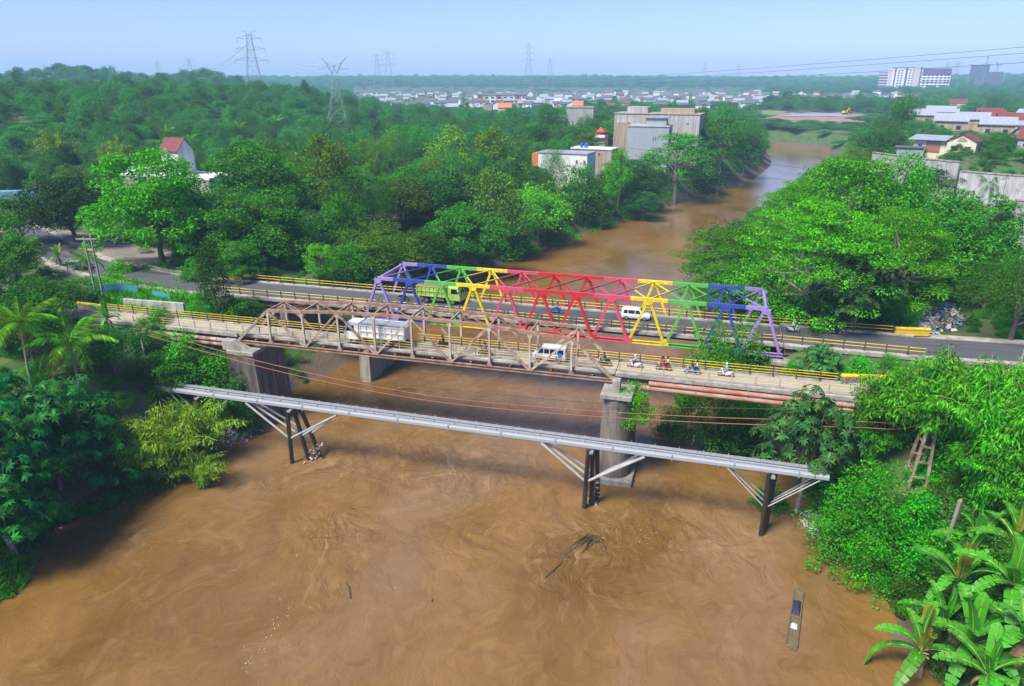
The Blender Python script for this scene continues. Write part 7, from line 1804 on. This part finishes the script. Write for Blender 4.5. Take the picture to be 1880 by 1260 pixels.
flecks('foam', 'broken line of white foam and litter drifting down the river', 'foam', [(13.1,-35.5),(15,-39.5),(13.6,-43),(15.5,-46.5),(16.4,-51.5),(17.0,-56.5)], 420, .5, .036, 601, FO, hgt=.03)
flecks('foam', 'scattered foam specks around the drifting log', 'foam', [(24.5,-43.8),(21.4,-44.5),(19.4,-44.3)], 90, .5, .04, 602, FO)
flecks('foam', 'churned foam behind the pile bents', 'foam', [(40.5,-27),(43.5,-29.5),(47.5,-29.8),(52,-31)], 260, .9, .035, 603, FO)
flecks('foam', 'foam ring at the foot of the black piles by the bamboo', 'foam', [(2,-27),(4,-27.2),(6.2,-25.6)], 120, .4, .035, 604, FO)
flecks('foam', 'foam on the rapids below the square pier', 'foam', [(2,-1),(6,-4),(9,-8),(10,-13)], 260, 1.1, .045, 605, FO)
TR = [MATS['sack_white'], M('trash_blue', (.05,.16,.40), .6), M('trash_grey', (.30,.30,.30), .9, var=.3), M('trash_brown', (.16,.11,.07), .95, var=.3), M('trash_teal', (.10,.30,.28), .8), M('trash_pale', (.5,.46,.42), .9), M('trash_orange', (.5,.2,.05), .8)]
hzz = lambda x, y: np.maximum(height(x, y), 0) + .05
flecks('rubbish', 'heap of mixed rubbish and plastic beside the road', 'rubbish', [(78.5,13.6),(80.5,16.5),(83,19),(85,22.5),(83.5,26),(87,29)], 1500, 1.3, .30, 611, TR, False, lambda x, y: height(x, y) + .1 + .5 * np.exp(-((x - 82) ** 2 + (y - 19) ** 2) / 16) * np.random.RandomState(3).rand(len(x)))
flecks('rubbish', 'rubbish tangled on the bank between the bamboo and the tall pier', 'rubbish', [(-9.5,-25),(-8.2,-22.5),(-7.6,-19.5)], 700, .9, .16, 612, [TR[0], TR[2], TR[3], TR[3], TR[5]], False, hzz)
flecks('rubbish', 'litter strewn over the muddy landing', 'rubbish', [(67.5,-29.6),(69.6,-31.5),(70.4,-33.6)], 380, .8, .13, 613, [TR[0], TR[2], TR[3], TR[5], TR[3]], False, hzz)
flecks('rubbish', 'litter along the shaded grassy bank', 'rubbish', [(-13,-38.5),(-15.5,-43),(-16,-46.5),(-12.5,-52),(-12,-56)], 420, .9, .12, 614, [TR[0], TR[2], TR[3], TR[3]], False, hzz)
flecks('rubbish', 'litter caught between the black piles at the waterline', 'rubbish', [(4.2,-25.4),(5.6,-24.4)], 110, .3, .12, 615, [TR[2], TR[3], TR[3], TR[5]], False, lambda x, y: np.random.RandomState(5).rand(len(x)) ** 2 * 2.4)
flecks('rubbish', 'litter caught on the middle piles of the pipe bridge', 'rubbish', [(39.4,-25.4),(40.2,-24.5)], 140, .2, .14, 616, [TR[2], TR[3], TR[3]], False, lambda x, y: np.random.RandomState(6).rand(len(x)) ** 1.5 * 3)
flecks('rocks', 'pale stones and roots on the bank under the glossy shrub', 'rocks', [(63.6,-24.5),(62.8,-22.6),(64.6,-18.5),(66,-15.5)], 380, .5, .22, 617, [TR[2], TR[5], TR[3]], False, hzz)
# ------------------------------------------------------------------ haze
m = bpy.data.materials.new('haze_air'); m.use_nodes = True; nt = m.node_tree; nt.nodes.clear()
o_ = nt.nodes.new('ShaderNodeOutputMaterial'); v_ = nt.nodes.new('ShaderNodeVolumePrincipled')
v_.inputs['Color'].default_value = (.44, .70, 1.0, 1); v_.inputs['Density'].default_value = .00023; v_.inputs['Anisotropy'].default_value = 0.0
nt.links.new(v_.outputs[0], o_.inputs['Volume'])
hb = MB().box((0, 2150, 68), (9700, 5600, 150)).build('haze', m)
tag(hb, 'thin bluish haze filling the air over the landscape', 'haze', kind='stuff')
